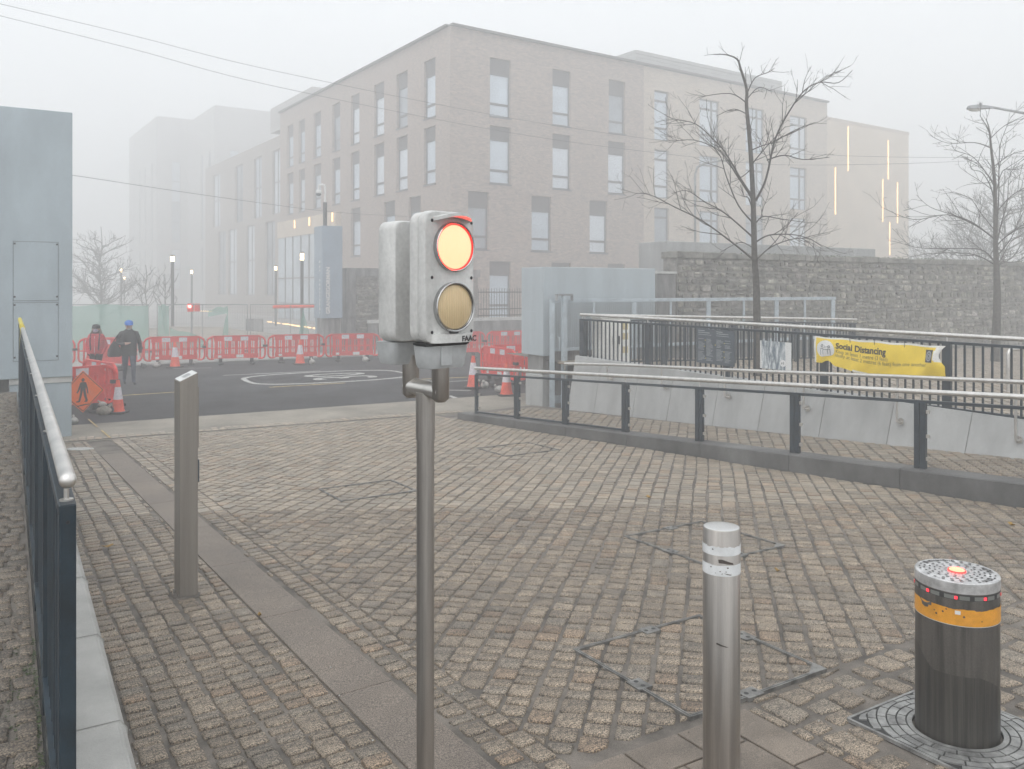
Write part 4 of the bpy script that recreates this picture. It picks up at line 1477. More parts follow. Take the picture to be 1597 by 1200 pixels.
# ------------------------------------------------------------------ rubble walls
def rubble(parent, o, ex, L, H, nrm, rnd, n_single, sx=.34, sz=.17, top_fn=None, keep=None):
    stones = []
    z = 0.0
    while z < H:
        hh = sz * rnd.uniform(.55, 1.45)
        x = -rnd.random() * sx
        while x < L:
            w = sx * rnd.uniform(.45, 1.5)
            if rnd.random() < .28 and hh > .14:
                h1 = hh * rnd.uniform(.4, .6)
                cells = [(x, z, w, h1), (x, z + h1, w, hh - h1)]
            else:
                cells = [(x, z, w, hh)]
            for (a, b, w_, h_) in cells:
                if a + w_ < .02 or a > L - .02 or b + h_ > H: continue
                stones.append((max(0, a), b, min(L, a + w_) - max(0, a), h_))
            x += w
        z += hh
    ex = Vector(ex).normalized(); up = Vector((0, 0, 1)); nrm = Vector(nrm).normalized()
    def key(s):
        p = Vector(o) + ex * (s[0] + s[2] / 2)
        return -(s[2] * s[3]) / (p.y ** 2)
    stones.sort(key=key)
    rest = MB()
    for i, (a, b, w, h) in enumerate(stones):
        g = rnd.uniform(.012, .026)
        j = lambda: rnd.uniform(-.25, .25) * min(w, h) * .5
        q = [(a + g + abs(j()) * .4, b + g + abs(j()) * .5), (a + w - g - abs(j()) * .4, b + g + abs(j()) * .5), (a + w - g - abs(j()) * .5, b + h - g - abs(j()) * .4), (a + g + abs(j()) * .5, b + h - g - abs(j()) * .4)]
        q = shrink_corners(q, .2)
        cx = sum(p[0] for p in q) / len(q); cz = sum(p[1] for p in q) / len(q)
        d = rnd.uniform(.012, .05)
        W = lambda p, dd: Vector(o) + ex * p[0] + up * p[1] + nrm * dd
        n = len(q)
        vs = [W(p, -.02) for p in q] + [W((cx + (p[0] - cx) * .93, cz + (p[1] - cz) * .93), d + rnd.uniform(-.008, .008)) for p in q] + [W((cx, cz), d + rnd.uniform(0, .02))]
        fs = [(k, (k + 1) % n, n + (k + 1) % n, n + k) for k in range(n)] + [(n + k, n + (k + 1) % n, 2 * n) for k in range(n)]
        gcol = rnd.uniform(.45, .95)
        if rnd.random() < .12: gcol = rnd.uniform(1.0, 1.35)
        t_ = (gcol, gcol * rnd.uniform(.95, 1.0), gcol * rnd.uniform(.87, .99))
        if i < n_single:
            mb = MB(); mb.add(vs, fs, 0, t_)
            mb.build('stone', M['stone'], parent, world=True)
        else:
            rest.add(vs, fs, 0, t_)
    if rest.v:
        tag(rest.build('stones', M['stone'], parent, world=True), kind='stuff')

# old stone wall behind the terrace
def v_of(px, u): # distance along N where a sight line meets the line u = const
    tx = (px - CX) / FPX
    # p = U*u + N*v ; p.x = tx*p.y
    return (tx * U.y * u - U.x * u) / (N.x - tx * N.y)
va, vb_ = v_of(1056, WALL_U), v_of(1597, WALL_U) + 4.5
wp0 = uv(WALL_U, va)
sw = thing('stone_wall', 'long old rubble stone wall behind the terrace trees', 'wall', (wp0.x, wp0.y, 0))
wb = -.35
WT = 3.02
mb = MB()
mb.obox(Vector((wp0.x, wp0.y, wb)), N * (vb_ - va), U * .55, Vector((0, 0, WT - wb)))
mb.build('wall_core', M['stone_bed'], sw, world=True)
rs5 = random.Random(6)
rubble(sw, Vector((wp0.x, wp0.y, wb + .2)), N, vb_ - va, WT - wb - .2, -U, rs5, 290)
v = va - .03
while v < vb_:
    L = rs5.uniform(.7, 1.3)
    a = uv(WALL_U - .07, v)
    mb = MB()
    hh = .17 + rs5.uniform(-.03, .03)
    mb.obox(Vector((a.x, a.y, WT - .002)), N * (L - .012), U * .69, Vector((0, 0, hh)))
    mb.build('coping_stone', M['stone_cap'], sw, world=True, bevel=.02)
    v += L
# weeds along its top
mb = MB()
for i in range(1500):
    vv = rs5.uniform(va + 2.5, vb_)
    if rs5.random() > .35 + .4 * sin(vv * 1.7) ** 2: continue
    uo = rs5.uniform(-.13, .5)
    p = uv(WALL_U + uo, vv)
    z = WT + .17 if uo > -.05 else WT - rs5.uniform(-.15, .35)
    s_ = rs5.uniform(.03, .09)
    a_ = rs5.uniform(0, 6.28)
    d = Vector((cos(a_), sin(a_), rs5.uniform(-.3, .9))).normalized() * s_
    e_ = Vector((-d.y, d.x, rs5.uniform(-.02, .02))).normalized() * s_ * .35
    b = Vector((p.x, p.y, z))
    mb.add([b, b + d * .5 + e_, b + d, b + d * .5 - e_], [(0, 1, 2, 3)])
tag(mb.build('wall_weeds', M['leaf_green']), 'small green weeds along the top of the stone wall', 'weeds', None, 'stuff')
# small white painted mark on the wall
tmark = uv(WALL_U - .06, v_of(1443, WALL_U))

# concrete end block of the wall (taller, behind)
eb = at(1040, 376, 24.6)
va2 = v_of(1040, 18.2)
cpt = uv(18.2, va2)
ec = thing('concrete_wall', 'stained grey concrete wall rising behind the stone wall end', 'wall', (cpt.x, cpt.y, 0))
zt_ = EYE + (HY - 376) / FPX * cpt.y
mb = MB(); mb.obox(Vector((cpt.x, cpt.y, -.4)), N * 9.5, U * 1.25, Vector((0, 0, zt_ + .4)))
mb.build('wall_body', M['concrete'], ec, world=True, bevel=.02)
mb = MB(); mb.obox(Vector((cpt.x, cpt.y, zt_ - .85)) - U * .008 - N * .008, N * 9.4, U * .01, Vector((0, 0, .012)))
mb.build('pour_joint', M['concrete_dark'], ec, world=True)
pb0, pb1 = v_of(1024, 16.6), v_of(1054, 16.6)
a = uv(16.6, pb0)
pb = thing('concrete_pier', 'dark concrete pier between grey gate housing and stone wall', 'pier', (a.x, a.y, 0))
zt_ = EYE + (HY - 427) / FPX * a.y
mb = MB(); mb.obox(Vector((a.x, a.y, -.3)), N * (pb1 - pb0), U * .9, Vector((0, 0, zt_ + .3)))
mb.build('pier_body', M['concrete_dark'], pb, world=True, bevel=.01)
mb = MB(); mb.obox(Vector((a.x, a.y, zt_)) - U * .03 - N * .02, N * (pb1 - pb0 + .04), U * .96, Vector((0, 0, .06)))
mb.build('pier_cap', M['pale'], pb, world=True)

# ------------------------------------------------------------------ grey gate housings
# right one
GU = 15.2
gv0 = v_of(847, GU); gv1 = v_of(1022, GU)
g0 = uv(GU, gv0)
gh = thing('gate_housing', 'low light grey clad gate housing right of the signal on a concrete foot', 'gate housing', (g0.x, g0.y, -.35))
zt_ = EYE + (HY - 416.5) / FPX * g0.y; zb_ = EYE - (556 - HY) / FPX * g0.y
mb = MB(); mb.obox(Vector((g0.x, g0.y, zb_)), N * (gv1 - gv0), U * .9, Vector((0, 0, zt_ - zb_)))
mb.build('cladding', M['clad_light'], gh, world=True, bevel=.012)
mb = MB(); c_ = uv(GU + .3, gv0 - .006)
mb.obox(Vector((c_.x, c_.y, zb_ + .55)), U * .3, N * .012, Vector((0, 0, .42)))
mb.build('access_panel', M['clad_light'], gh, world=True, bevel=.003)
f_ = uv(GU + .10, gv0 + .06)
mb = MB(); mb.obox(Vector((f_.x, f_.y, -.5)), N * .62, U * .62, Vector((0, 0, zb_ + .5)))
mb.build('upper_pier', M['concrete_dark'], gh, world=True)
f_ = uv(GU + .06, gv0 + .02)
mb = MB(); mb.obox(Vector((f_.x, f_.y, -.5)), N * .7, U * .70, Vector((0, 0, .5 + .30)))
mb.build('foot_pier', M['concrete'], gh, world=True, bevel=.015)
# left one
LU = 16.75
lv1 = v_of(113, LU)
l1 = uv(LU, lv1)
lh = thing('gate_housing', 'tall blue grey clad gate housing wall filling the left edge', 'gate housing', (l1.x, l1.y, -.43))
zt_ = EYE + (HY - 176) / FPX * l1.y; zb_ = EYE - (587.5 - HY) / FPX * l1.y
mb = MB(); mb.obox(Vector((l1.x, l1.y, zb_)), N * -6.5, U * .9, Vector((0, 0, zt_ - zb_)))
mb.build('cladding', M['clad'], lh, world=True, bevel=.012)
lv0 = v_of(64, LU + .04)
f_ = uv(LU + .06, lv1 - .01)
mb = MB(); mb.obox(Vector((f_.x, f_.y, -.75)), N * -.95, U * .75, Vector((0, 0, .75 + zb_ - .10)))
mb.build('foot_pier', M['clad'], lh, world=True, bevel=.01)
f_ = uv(LU + .04, lv1 - .005)
mb = MB(); mb.obox(Vector((f_.x, f_.y, zb_ - .099)), N * -.96, U * .77, Vector((0, 0, .098)))
mb.build('pale_band', M['pale'], lh, world=True)
# flush access doors drawn by recessed joint strips
vx = lambda px: v_of(px, LU - .003)
zy = lambda py, v: EYE - (py - HY) / FPX * uv(LU, v).y
x0_, x1_ = vx(20), vx(91.5)
for (ya, yb) in ((376, 470), (472, 565)):
    p = uv(LU - .004, x0_)
    z0_, z1_ = zy(yb, x0_), zy(ya, x0_)
    mb = MB(); mb.obox(Vector((p.x, p.y, z0_)), N * (x1_ - x0_), U * .006, Vector((0, 0, z1_ - z0_)))
    dr = mb.build('access_door', M['clad'], lh, world=True)
    mb = MB()
    q = uv(LU - .006, x0_)
    for (dv, dz, w, h) in ((0, 0, .012, z1_ - z0_), (x1_ - x0_ - .012, 0, .012, z1_ - z0_), (0, z1_ - z0_ - .012, x1_ - x0_, .012), (0, 0, x1_ - x0_, .012)):
        mb.obox(Vector((q.x, q.y, z0_ + dz)) + N * dv, N * w, U * .002, Vector((0, 0, h)))
    mb.build('door_joint', M['joint_grey'], dr, world=True)
    mb = MB()
    for dz in (.06, z1_ - z0_ - .06):
        for dv in (.012, x1_ - x0_ - .04): mb.obox(Vector((q.x, q.y, z0_ + dz)) + N * dv - U * .004, N * .03, U * .006, Vector((0, 0, .03)))
    mb.build('hinge', M['screw'], dr, world=True)
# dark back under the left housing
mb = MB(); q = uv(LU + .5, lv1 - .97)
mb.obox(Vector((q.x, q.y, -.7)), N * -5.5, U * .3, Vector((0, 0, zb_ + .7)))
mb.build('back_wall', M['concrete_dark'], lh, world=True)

# sliding gate in front of the right housing
SU = 14.95
sv0 = v_of(858, SU); sv1 = v_of(1302, SU)
s0 = uv(SU, sv0)
sg = thing('sliding_gate', 'light grey framed sliding mesh gate before the stone wall', 'gate', (s0.x, s0.y, -.35))
ztop = 1.97; zbot = -.3
def gp(v, z, du=0.0):
    p = uv(SU + du, v)
    return Vector((p.x, p.y, z))
mb = MB()
mb.beam(gp(sv0, ztop - .04), gp(sv1, ztop - .04), .08, .08)
mb.build('top_rail', M['gate'], sg, world=True, bevel=.004)
zmid = EYE - (546 - HY) / FPX * s0.y
mb = MB(); mb.beam(gp(sv0 + .1, zmid), gp(sv1, zmid), .07, .07); mb.build('mid_rail', M['gate'], sg, world=True)
mb = MB(); mb.beam(gp(sv0 + .1, zbot + .1), gp(sv1, zbot + .1), .08, .16); mb.build('bottom_rail', M['gate'], sg, world=True)
mb = MB(); mb.beam(gp(sv0 + .05, zbot - .1), gp(sv0 + .05, ztop - .08), .11, .11); mb.build('end_stile', M['gate'], sg, world=True, bevel=.004)
for px, w in ((926, .045), (989, .10), (1046, .045), (1105, .10), (1160, .045), (1211, .10), (1255, .045), (1299, .10)):
    v = v_of(px, SU)
    mb = MB(); mb.beam(gp(v, zbot + .12), gp(v, ztop - .08), w, .06)
    mb.build('stile', M['gate'], sg, world=True)
hv = v_of(868, SU)
mb = MB(); mb.tube([gp(hv, .85, -.06), gp(hv, .85, -.12), gp(hv, 1.15, -.12), gp(hv, 1.15, -.06)], .014, 8)
mb.build('pull_handle', M['gate'], sg, world=True, smooth=True)
mb = MB()
v = sv0 + .12
while v < sv1:
    mb.beam(gp(v, zbot + .15, .02), gp(v, ztop - .09, .02), .004, .004); v += .06
z = zmid + .05
while z < ztop - .1:
    mb.beam(gp(sv0 + .12, z, .022), gp(sv1, z, .022), .004, .003); z += .035
tag(mb.build('wire_infill', M['wire'], sg, world=True), kind='stuff')
mb = MB(); mb.obox(gp(sv0 + .12, zbot + .18, .03), N * (sv1 - sv0 - .14), U * .01, Vector((0, 0, zmid - zbot - .22)))
mb.build('kick_panel', M['concrete_dark'], sg, world=True)
gpv = v_of(880, SU - .16)
gpost = thing('gate_guide_post', 'light grey guide post with roller bracket holding the sliding gate', 'post', tuple(uv(SU - .16, gpv)))
mb = MB(); p = uv(SU - .16, gpv); mb.box((p.x, p.y, .83), (.11, .09, 2.42), atan2(N.y, N.x)); mb.build('post_body', M['gate'], gpost, world=True, bevel=.004)
mb = MB(); mb.beam(p + Vector((0, 0, 2.06)) - N * .2, p + Vector((0, 0, 2.06)) + N * .2, .1, .04)
for s_ in (-.2, .2): mb.beam(p + N * s_ + Vector((0, 0, 2.07)), p + N * s_ + Vector((0, 0, 1.93)), .06, .04)
mb.build('roller_bracket', M['lamp_grey'], gpost, world=True)

# ------------------------------------------------------------------ signal
tl = Vector((-.345, 3.32, 0)); tl.z = plaza_z(tl.x, tl.y)
FN = Vector((sin(R(44)), -cos(R(44)), 0))
FX = Vector((-FN.y, FN.x, 0))       # to the right seen from the front
sg_ = thing('traffic_signal', 'grey two lamp signal on a steel post showing red', 'traffic signal', tl)
ZL = lambda py, Y=3.32: EYE - (py - HY) / FPX * Y
b0 = Vector((tl.x, tl.y, 0))
mb = MB(); mb.tube([b0 + Vector((0, 0, tl.z - .1)), b0 + Vector((0, 0, ZL(684)))], .0355, 28)
mb.build('post', M['steel_dull'], sg_, world=True, smooth=True, auto=50)
mb = MB(); mb.tube([b0 + Vector((0, 0, ZL(685.5))), b0 + Vector((0, 0, ZL(612)))], .0385, 28)
mb.build('sleeve', M['steel_dull'], sg_, world=True, smooth=True, auto=50)
ARM = .095
zc = ZL(606)
mb = MB(); mb.tube([b0 - FN * (ARM + .012) + Vector((0, 0, zc + .004)), b0 + FN * (ARM + .012) + Vector((0, 0, zc - .004))], .0335, 24)
mb.build('cross_arm', M['steel'], sg_, world=True, smooth=True, auto=50)
for sg1 in (1, -1):
    c_ = b0 + FN * ARM * sg1
    mb = MB()
    mb.tube([c_ + Vector((0, 0, zc - .045)), c_ + Vector((0, 0, zc - .03)), c_ + Vector((0, 0, ZL(555)))], [.018, .0345, .0345], 24)
    mb.build('riser', M['steel_dull'], sg_, world=True, smooth=True, auto=50)

def rrect(w, h, r, n=5):
    out = []
    for (cx, cy, a0_) in ((w / 2 - r, h / 2 - r, 0), (-w / 2 + r, h / 2 - r, 90), (-w / 2 + r, -h / 2 + r, 180), (w / 2 - r, -h / 2 + r, 270)):
        for k in range(n + 1):
            a = R(a0_ + 90 * k / n)
            out.append((cx + r * cos(a), cy + r * sin(a)))
    return out
def housing(mb, c, w, h, d0_, d1_, r, fn, fx, taper=1.0, edge=.012):
    """rounded box between depths d0 and d1 along fn"""
    up = Vector((0, 0, 1))
    secs = [(d0_, .94), (d0_ + edge, 1.0), (d1_ - edge, 1.0), (d1_ - edge * .3, .985), (d1_, .955)]
    n = None
    rings = []
    for d_, s_ in secs:
        o = rrect(w - (1 - s_) * .25, h - (1 - s_) * .25, r)
        rings.append([Vector(c) + fn * d_ + fx * p[0] + up * p[1] for p in o])
    n = len(rings[0])
    vs = [p for rg in rings for p in rg]
    fs = []
    for k in range(len(rings) - 1):
        for i in range(n):
            fs.append((k * n + i, k * n + (i + 1) % n, (k + 1) * n + (i + 1) % n, (k + 1) * n + i))
    fs.append(tuple(range(n - 1, -1, -1))); fs.append(tuple((len(rings) - 1) * n + i for i in range(n)))
    mb.add(vs, fs)
zmid_h = (ZL(337) + ZL(530)) / 2
HH = ZL(337) - ZL(532)
FC = b0 + FN * .085 - FX * .012
HW = .244
mb = MB()
housing(mb, FC + Vector((0, 0, zmid_h)), HW, HH, -.02, .035, .045, FN, FX)
mb.build('front_body', M['head'], sg_, world=True, smooth=True, auto=35)
mb = MB()
housing(mb, FC + Vector((0, 0, zmid_h)), HW + .004, HH + .006, .0355, .082, .045, FN, FX)
face = mb.build('front_cover', M['head'], sg_, world=True, smooth=True, auto=35)
# lower lip and upper visor
DF = .0815
up = Vector((0, 0, 1))
lens_x = .014
def fpt(x, z, d=0.0): return FC + FX * x + FN * (DF + d) + Vector((0, 0, z))
zR, zA = ZL(388), ZL(478)
mb = MB()
nv = 20
for lay, (dz, ext) in enumerate(((0, 0), (0, 0))): pass
prof = []
vs = []
for i in range(nv + 1):
    a = -1 + 2 * i / nv
    x = lens_x * .3 + a * (HW / 2 - .035)
    dep = .072 * (1 - a * a) ** .5
    zt2 = zR + .128 - .018 * a * a
    vs += [fpt(x, zt2, -.004), fpt(x, zt2 - .002, dep), fpt(x, zt2 - .014, dep), fpt(x, zt2 - .016, -.004)]
fs = []
for i in range(nv):
    for k in range(4):
        a, b = i * 4 + k, i * 4 + (k + 1) % 4
        fs.append((a, b, b + 4, a + 4))
mb.add(vs, fs)
mb.build('visor', M['head'], sg_, world=True, smooth=True, auto=40)
mb = MB()
vs = []
for i in range(13):
    a = -1 + 2 * i / 12
    x = .012 + a * (HW / 2 - .02)
    dep = .030 * (1 - a ** 6)
    z1_, z0_ = ZL(519), ZL(531)
    vs += [fpt(x, z1_ + .005, -.01), fpt(x, z1_, dep), fpt(x, z0_, dep), fpt(x, z0_ - .003, -.01)]
fs = []
for i in range(12):
    for k in range(4):
        a, b = i * 4 + k, i * 4 + (k + 1) % 4
        fs.append((a, b, b + 4, a + 4))
fs += [(0, 1, 2, 3), (51, 50, 49, 48)]
mb.add(vs, fs)
lip = mb.build('front_lip', M['head'], sg_, world=True, smooth=True, auto=40)
text_mesh('maker_mark', 'FAAC', .030, M['ink'], lip, fpt(.034, ZL(529.5), .0315), FX, (0, 0, 1), depth=.0006, spacing=.95, bold=.0006)
def ring(mb, c, r0, r1, d0_, d1_, n=48):
    vs = []
    for (r_, d_) in ((r0, d0_), (r0, d1_), ((r0 + r1) / 2, d1_ + .003), (r1, d1_), (r1, d0_)):
        for k in range(n):
            a = 2 * pi * k / n
            vs.append(c + FX * (r_ * cos(a)) + up * (r_ * sin(a)) + FN * d_)
    fs = []
    for q_ in range(4):
        for k in range(n):
            fs.append((q_ * n + k, q_ * n + (k + 1) % n, (q_ + 1) * n + (k + 1) % n, (q_ + 1) * n + k))
    mb.add(vs, fs)
def dome(mb, c, r, h, n=48, m=8, r_in=0.0):
    vs = []
    for i in range(m + 1):
        f = r_in + (1 - r_in) * i / m
        for k in range(n):
            a = 2 * pi * k / n
            vs.append(c + FX * (r * f * cos(a)) + up * (r * f * sin(a)) + FN * (h * (1 - f * f)))
    fs = []
    for i in range(m):
        for k in range(n):
            fs.append((i * n + k, (i + 1) * n + k, (i + 1) * n + (k + 1) % n, i * n + (k + 1) % n))
    mb.add(vs, fs)
RL = .0885
for zc_, lm, rm in ((zR, 'red_lens', 'red_rim'), (zA, 'amber', 'chrome')):
    c_ = fpt(lens_x, zc_)
    mb = MB(); ring(mb, c_, RL, RL + .007, -.005, .020)
    rg = mb.build('lens_ring', M['chrome'], sg_, world=True, smooth=True, auto=40)
    mb = MB(); dome(mb, c_ + FN * .012, RL - .004, .016)
    mb.build('lens', M[lm], sg_, world=True, smooth=True)
    mb = MB(); ring(mb, c_, RL - .0048, RL - .0002, .0, .0145)
    mb.build('lens_rim', M[rm], sg_, world=True, smooth=True, auto=40)
mb = MB()
for (x, py) in ((-.088, 350), (.108, 350), (-.088, 434), (.108, 434), (-.088, 515), (.108, 515)):
    c_ = fpt(x, ZL(py))
    mb.add([c_ + FX * (.0065 * cos(k * pi / 6)) + up * (.0065 * sin(k * pi / 6)) + FN * .002 for k in range(12)], [tuple(range(12))])
mb.build('screw', M['screw'], sg_, world=True)
mb = MB(); c_ = fpt(lens_x + .0, zA - RL - .012); mb.obox(c_ - FX * .02, FX * .04, FN * .014, up * .018)
mb.build('lens_latch', M['screw'], sg_, world=True, bevel=.003)
# lower base of the front head, tapered, with a recess for the riser
def tub(mb, c, w, d, z1_, z0_, taper=.9, r=.03):
    rings = []
    for zz, s_ in ((z1_, 1.0), (z1_ - (z1_ - z0_) * .5, 1 - (1 - taper) * .5), (z0_ + .012, taper), (z0_, taper * .93)):
        o = rrect(w * s_, d * s_, r * s_)
        rings.append([Vector((c.x, c.y, zz)) + FX * p[0] + FN * p[1] for p in o])
    n = len(rings[0]); vs = [p for q_ in rings for p in q_]
    fs = []
    for k in range(len(rings) - 1):
        for i in range(n): fs.append((k * n + i, k * n + (i + 1) % n, (k + 1) * n + (i + 1) % n, (k + 1) * n + i))
    fs.append(tuple(range(n))); fs.append(tuple((len(rings) - 1) * n + i for i in range(n)))
    mb.add(vs, fs)
mb = MB(); tub(mb, FC + FN * .022 + FX * .004, HW - .022, .095, ZL(534.5), ZL(570))
lowb = mb.build('front_base', M['head_low'], sg_, world=True, smooth=True, auto=35)
mb = MB()
c_ = FC + FN * .069 - FX * .035
mb.obox(Vector((c_.x, c_.y, ZL(566))), FX * .055, FN * .0035, up * (ZL(536) - ZL(566)))
mb.build('base_recess', M['head_low'], lowb, world=True, bevel=.003)
mb = MB(); tub(mb, FC + FN * .03, HW - .015, .10, ZL(533), ZL(536), 1.0)
mb.build('gasket', M['black'], sg_, world=True)
# rear head
RC = b0 - FN * .085 - FX * .006
mb = MB()
housing(mb, RC + Vector((0, 0, (ZL(345) + ZL(533)) / 2)), HW - .012, ZL(345) - ZL(533), -.072, .045, .04, FN, FX)
mb.build('rear_body', M['head'], sg_, world=True, smooth=True, auto=35)
mb = MB(); tub(mb, RC - FN * .045, HW - .03, .14, ZL(534), ZL(569), .88)
mb.build('rear_base', M['head_low'], sg_, world=True, smooth=True, auto=35)

# ------------------------------------------------------------------ access post
ap = G(280, 935)
acc = thing('access_post', 'square brushed steel access post with sloping white label on top', 'access post', ap)
LV, LUu = .132, .235
Z1 = EYE - (596 - HY) / FPX * ap.y - ap.z
o_ = Vector((0, 0, -.03))
bx = [o_, o_ + N * LV, o_ + N * LV + U * LUu, o_ + U * LUu]
tops = [Z1, Z1 + .062, Z1 + .062, Z1]
mb = MB()
vs = bx + [Vector((p.x, p.y, t)) for p, t in zip(bx, tops)]
mb.add(vs, [(0, 1, 5, 4), (1, 2, 6, 5), (2, 3, 7, 6), (3, 0, 4, 7), (4, 5, 6, 7)])
mb.build('post_body', M['post_bronze'], acc, bevel=.004)
ins = .004
mb = MB()
tv = [Vector((p.x, p.y, t + .003)) for p, t in zip(bx, tops)]
cm = sum(tv, Vector()) / 4
mb.add([cm + (p - cm) * .94 for p in tv] + [cm + (p - cm) * .94 - Vector((0, 0, .004)) for p in tv], [(0, 1, 2, 3), (0, 4, 5, 1), (1, 5, 6, 2), (2, 6, 7, 3), (3, 7, 4, 0)])
lab = mb.build('top_label', M['white'], acc)
mb = MB()
e1, e2 = (tv[1] - tv[0]), (tv[3] - tv[0])
for k in range(4):
    q = tv[0] + e1 * .3 + e2 * (.25 + k * .13) + Vector((0, 0, .002))
    mb.add([q, q + e1 * .4, q + e1 * .4 + e2 * .05, q + e2 * .05], [(0, 1, 2, 3)])
mb.build('label_print', M['board_text'], lab)
mb = MB(); mb.obox(N * LV + U * .05 + Vector((0, 0, Z1 - .52)), N * .016, U * .13, Vector((0, 0, .47)))
mb.build('reader_panel', M['post_bronze'], acc, bevel=.003)
mb = MB(); mb.obox(N * LV + U * .05 + Vector((0, 0, Z1 - .78)), N * .02, U * .12, Vector((0, 0, .17)))
mb.build('card_reader', M['board'], acc, bevel=.003)

mb = MB()
rg_ = random.Random(31)
cen = N * LV / 2 + U * LUu / 2
prev = None
vs = []
for k in range(28):
    a = 2 * pi * k / 28
    ca_, sa_ = cos(a), sin(a)
    e_ = min(LV / 2 / max(abs(ca_), 1e-3), LUu / 2 / max(abs(sa_), 1e-3)) * .98
    e2_ = e_ + rg_.uniform(.015, .05)
    for (q_, z_) in ((e_, .012 + rg_.uniform(0, .008)), (e2_, -.004)):
        w_ = cen + N * (q_ * ca_) + U * (q_ * sa_)
        vs.append((w_.x, w_.y, plaza_z(ap.x + w_.x, ap.y + w_.y) - ap.z + z_))
mb.add(vs, [(2 * k, 2 * k + 1, 2 * ((k + 1) % 28) + 1, 2 * ((k + 1) % 28)) for k in range(28)])
mb.build('mortar_collar', M['joint'], acc)

# ------------------------------------------------------------------ stainless bollard
sb = Vector((.955, 3.80, 0)); sb.z = plaza_z(sb.x, sb.y)
bol = thing('steel_bollard', 'stainless steel bollard with two worn white reflective bands', 'bollard', sb)
BRAD = .0835
ZB = 1.115 - sb.z
mb = MB(); mb.lathe((0, 0, 0), [(BRAD, -.05), (BRAD, ZB - .004), (BRAD - .003, ZB)], 56)
mb.build('tube', M['steel_dull'], bol, smooth=True, auto=40)
mb = MB()
mb.lathe((0, 0, 0), [(BRAD - .004, ZB), (BRAD - .012, ZB + .0015), (.04, ZB + .002), (.0005, ZB + .002)], 56)
mb.build('turned_cap', M['steel_top'], bol, smooth=True)
def band(name, z0_, z1_, m, parent, rad, n=120, rag=.0, seed=1, rag0=0.0, off=.0012):
    rnd = random.Random(seed)
    mb = MB()
    h0, h1 = 0, 0
    vs = []
    ra = [0] * (n + 1); rb = [0] * (n + 1)
    cur = 0
    for k in range(n):
        cur += rnd.gauss(0, rag * .35); cur *= .85
        if rnd.random() < .04: cur -= rag * rnd.random()
        ra[k] = max(-rag * 2, min(.1 * rag, cur))
        rb[k] = rag0 * rnd.random()
    for k in range(n):
        a = 2 * pi * k / n
        vs += [(cos(a) * (rad + off), sin(a) * (rad + off), z0_ + rb[k]), (cos(a) * (rad + off), sin(a) * (rad + off), z1_ + ra[k])]
    fs = [(2 * k, 2 * ((k + 1) % n), 2 * ((k + 1) % n) + 1, 2 * k + 1) for k in range(n)]
    mb.add(vs, fs)
    return mb.build(name, m, parent, smooth=True)
pxm = lambda px: px * 3.74 / FPX
zt0 = ZB
band('white_band', zt0 - pxm(38.5), zt0 - pxm(24), M['tape_white'], bol, BRAD, rag=.008, seed=4)
band('white_band', zt0 - pxm(70), zt0 - pxm(53), M['tape_white'], bol, BRAD, rag=.002, seed=6)
def patch(name, m, parent, rad, a_c, z_c, outline, off=.002):
    """an irregular patch wrapped on a round post: outline in (metres along, metres up)"""
    mb = MB()
    vs = []
    for (x, z) in outline:
        a = a_c + x / rad
        vs.append((cos(a) * (rad + off), sin(a) * (rad + off), z_c + z))
    n = len(vs)
    cx = sum(p[0] for p in outline) / n; cz = sum(p[1] for p in outline) / n
    a = a_c + cx / rad
    vs.append((cos(a) * (rad + off), sin(a) * (rad + off), z_c + cz))
    mb.add(vs, [(i, (i + 1) % n, n) for i in range(n)])
    return mb.build(name, m, parent)
ac = atan2(-sb.y, -sb.x)
patch('scuff_mark', M['scuff'], bol, BRAD, ac + .05, zt0 - pxm(48), [(-.018, .012), (.0, .013), (.02, .006), (.048, -.004), (.05, -.012), (.03, -.01), (.01, -.006), (-.016, -.004)])
patch('scuff_mark', M['scuff'], bol, BRAD, ac + .12, zt0 - pxm(66), [(.0, .004), (.02, .0), (.038, -.004), (.03, -.006), (.015, -.003)])
patch('scuff_mark', M['scuff'], bol, BRAD, ac + .1, zt0 - pxm(178), [(-.03, .014), (-.012, .008), (.012, 0), (.024, -.004), (.01, -.004), (-.014, .001), (-.03, .006)])
patch('scuff_mark', M['scuff'], bol, BRAD, ac - .1, zt0 - pxm(62), [(0, .002), (.006, .001), (.006, -.002), (0, -.003)])
rr_ = random.Random(12)
for i in range(7):
    x = rr_.uniform(-.05, .06); z = -pxm(rr_.choice((30, 34, 57, 62, 66))) + rr_.uniform(-.004, .004)
    s_ = rr_.uniform(.0015, .004)
    patch('scuff_mark', M['scuff'], bol, BRAD, ac, zt0 + z, [(x, s_), (x + s_ * 2, s_ * .3), (x + s_, -s_), (x - s_, -.3 * s_)])
# base fixing beside it
tb = G(1160, 1199)
mb = MB(); mb.box((.075, -.075, .02), (.06, .02, .05), .5)
mb.build('base_bracket', M['alu_plate'], bol, bevel=.003)

# ------------------------------------------------------------------ rising bollard
rbz = plaza_z(RB.x, RB.y)
rbo = thing('rising_bollard', 'thick dark rising bollard with amber band and lit red top', 'bollard', (RB.x, RB.y, rbz))
RR = .188
ZT = .79 - rbz
mb = MB(); mb.lathe((0, 0, 0), [(RR, -.05), (RR, ZT - .05), ], 72)
mb.build('barrel', M['iron'], rbo, smooth=True)
ac2 = atan2(-RB.y, -RB.x)
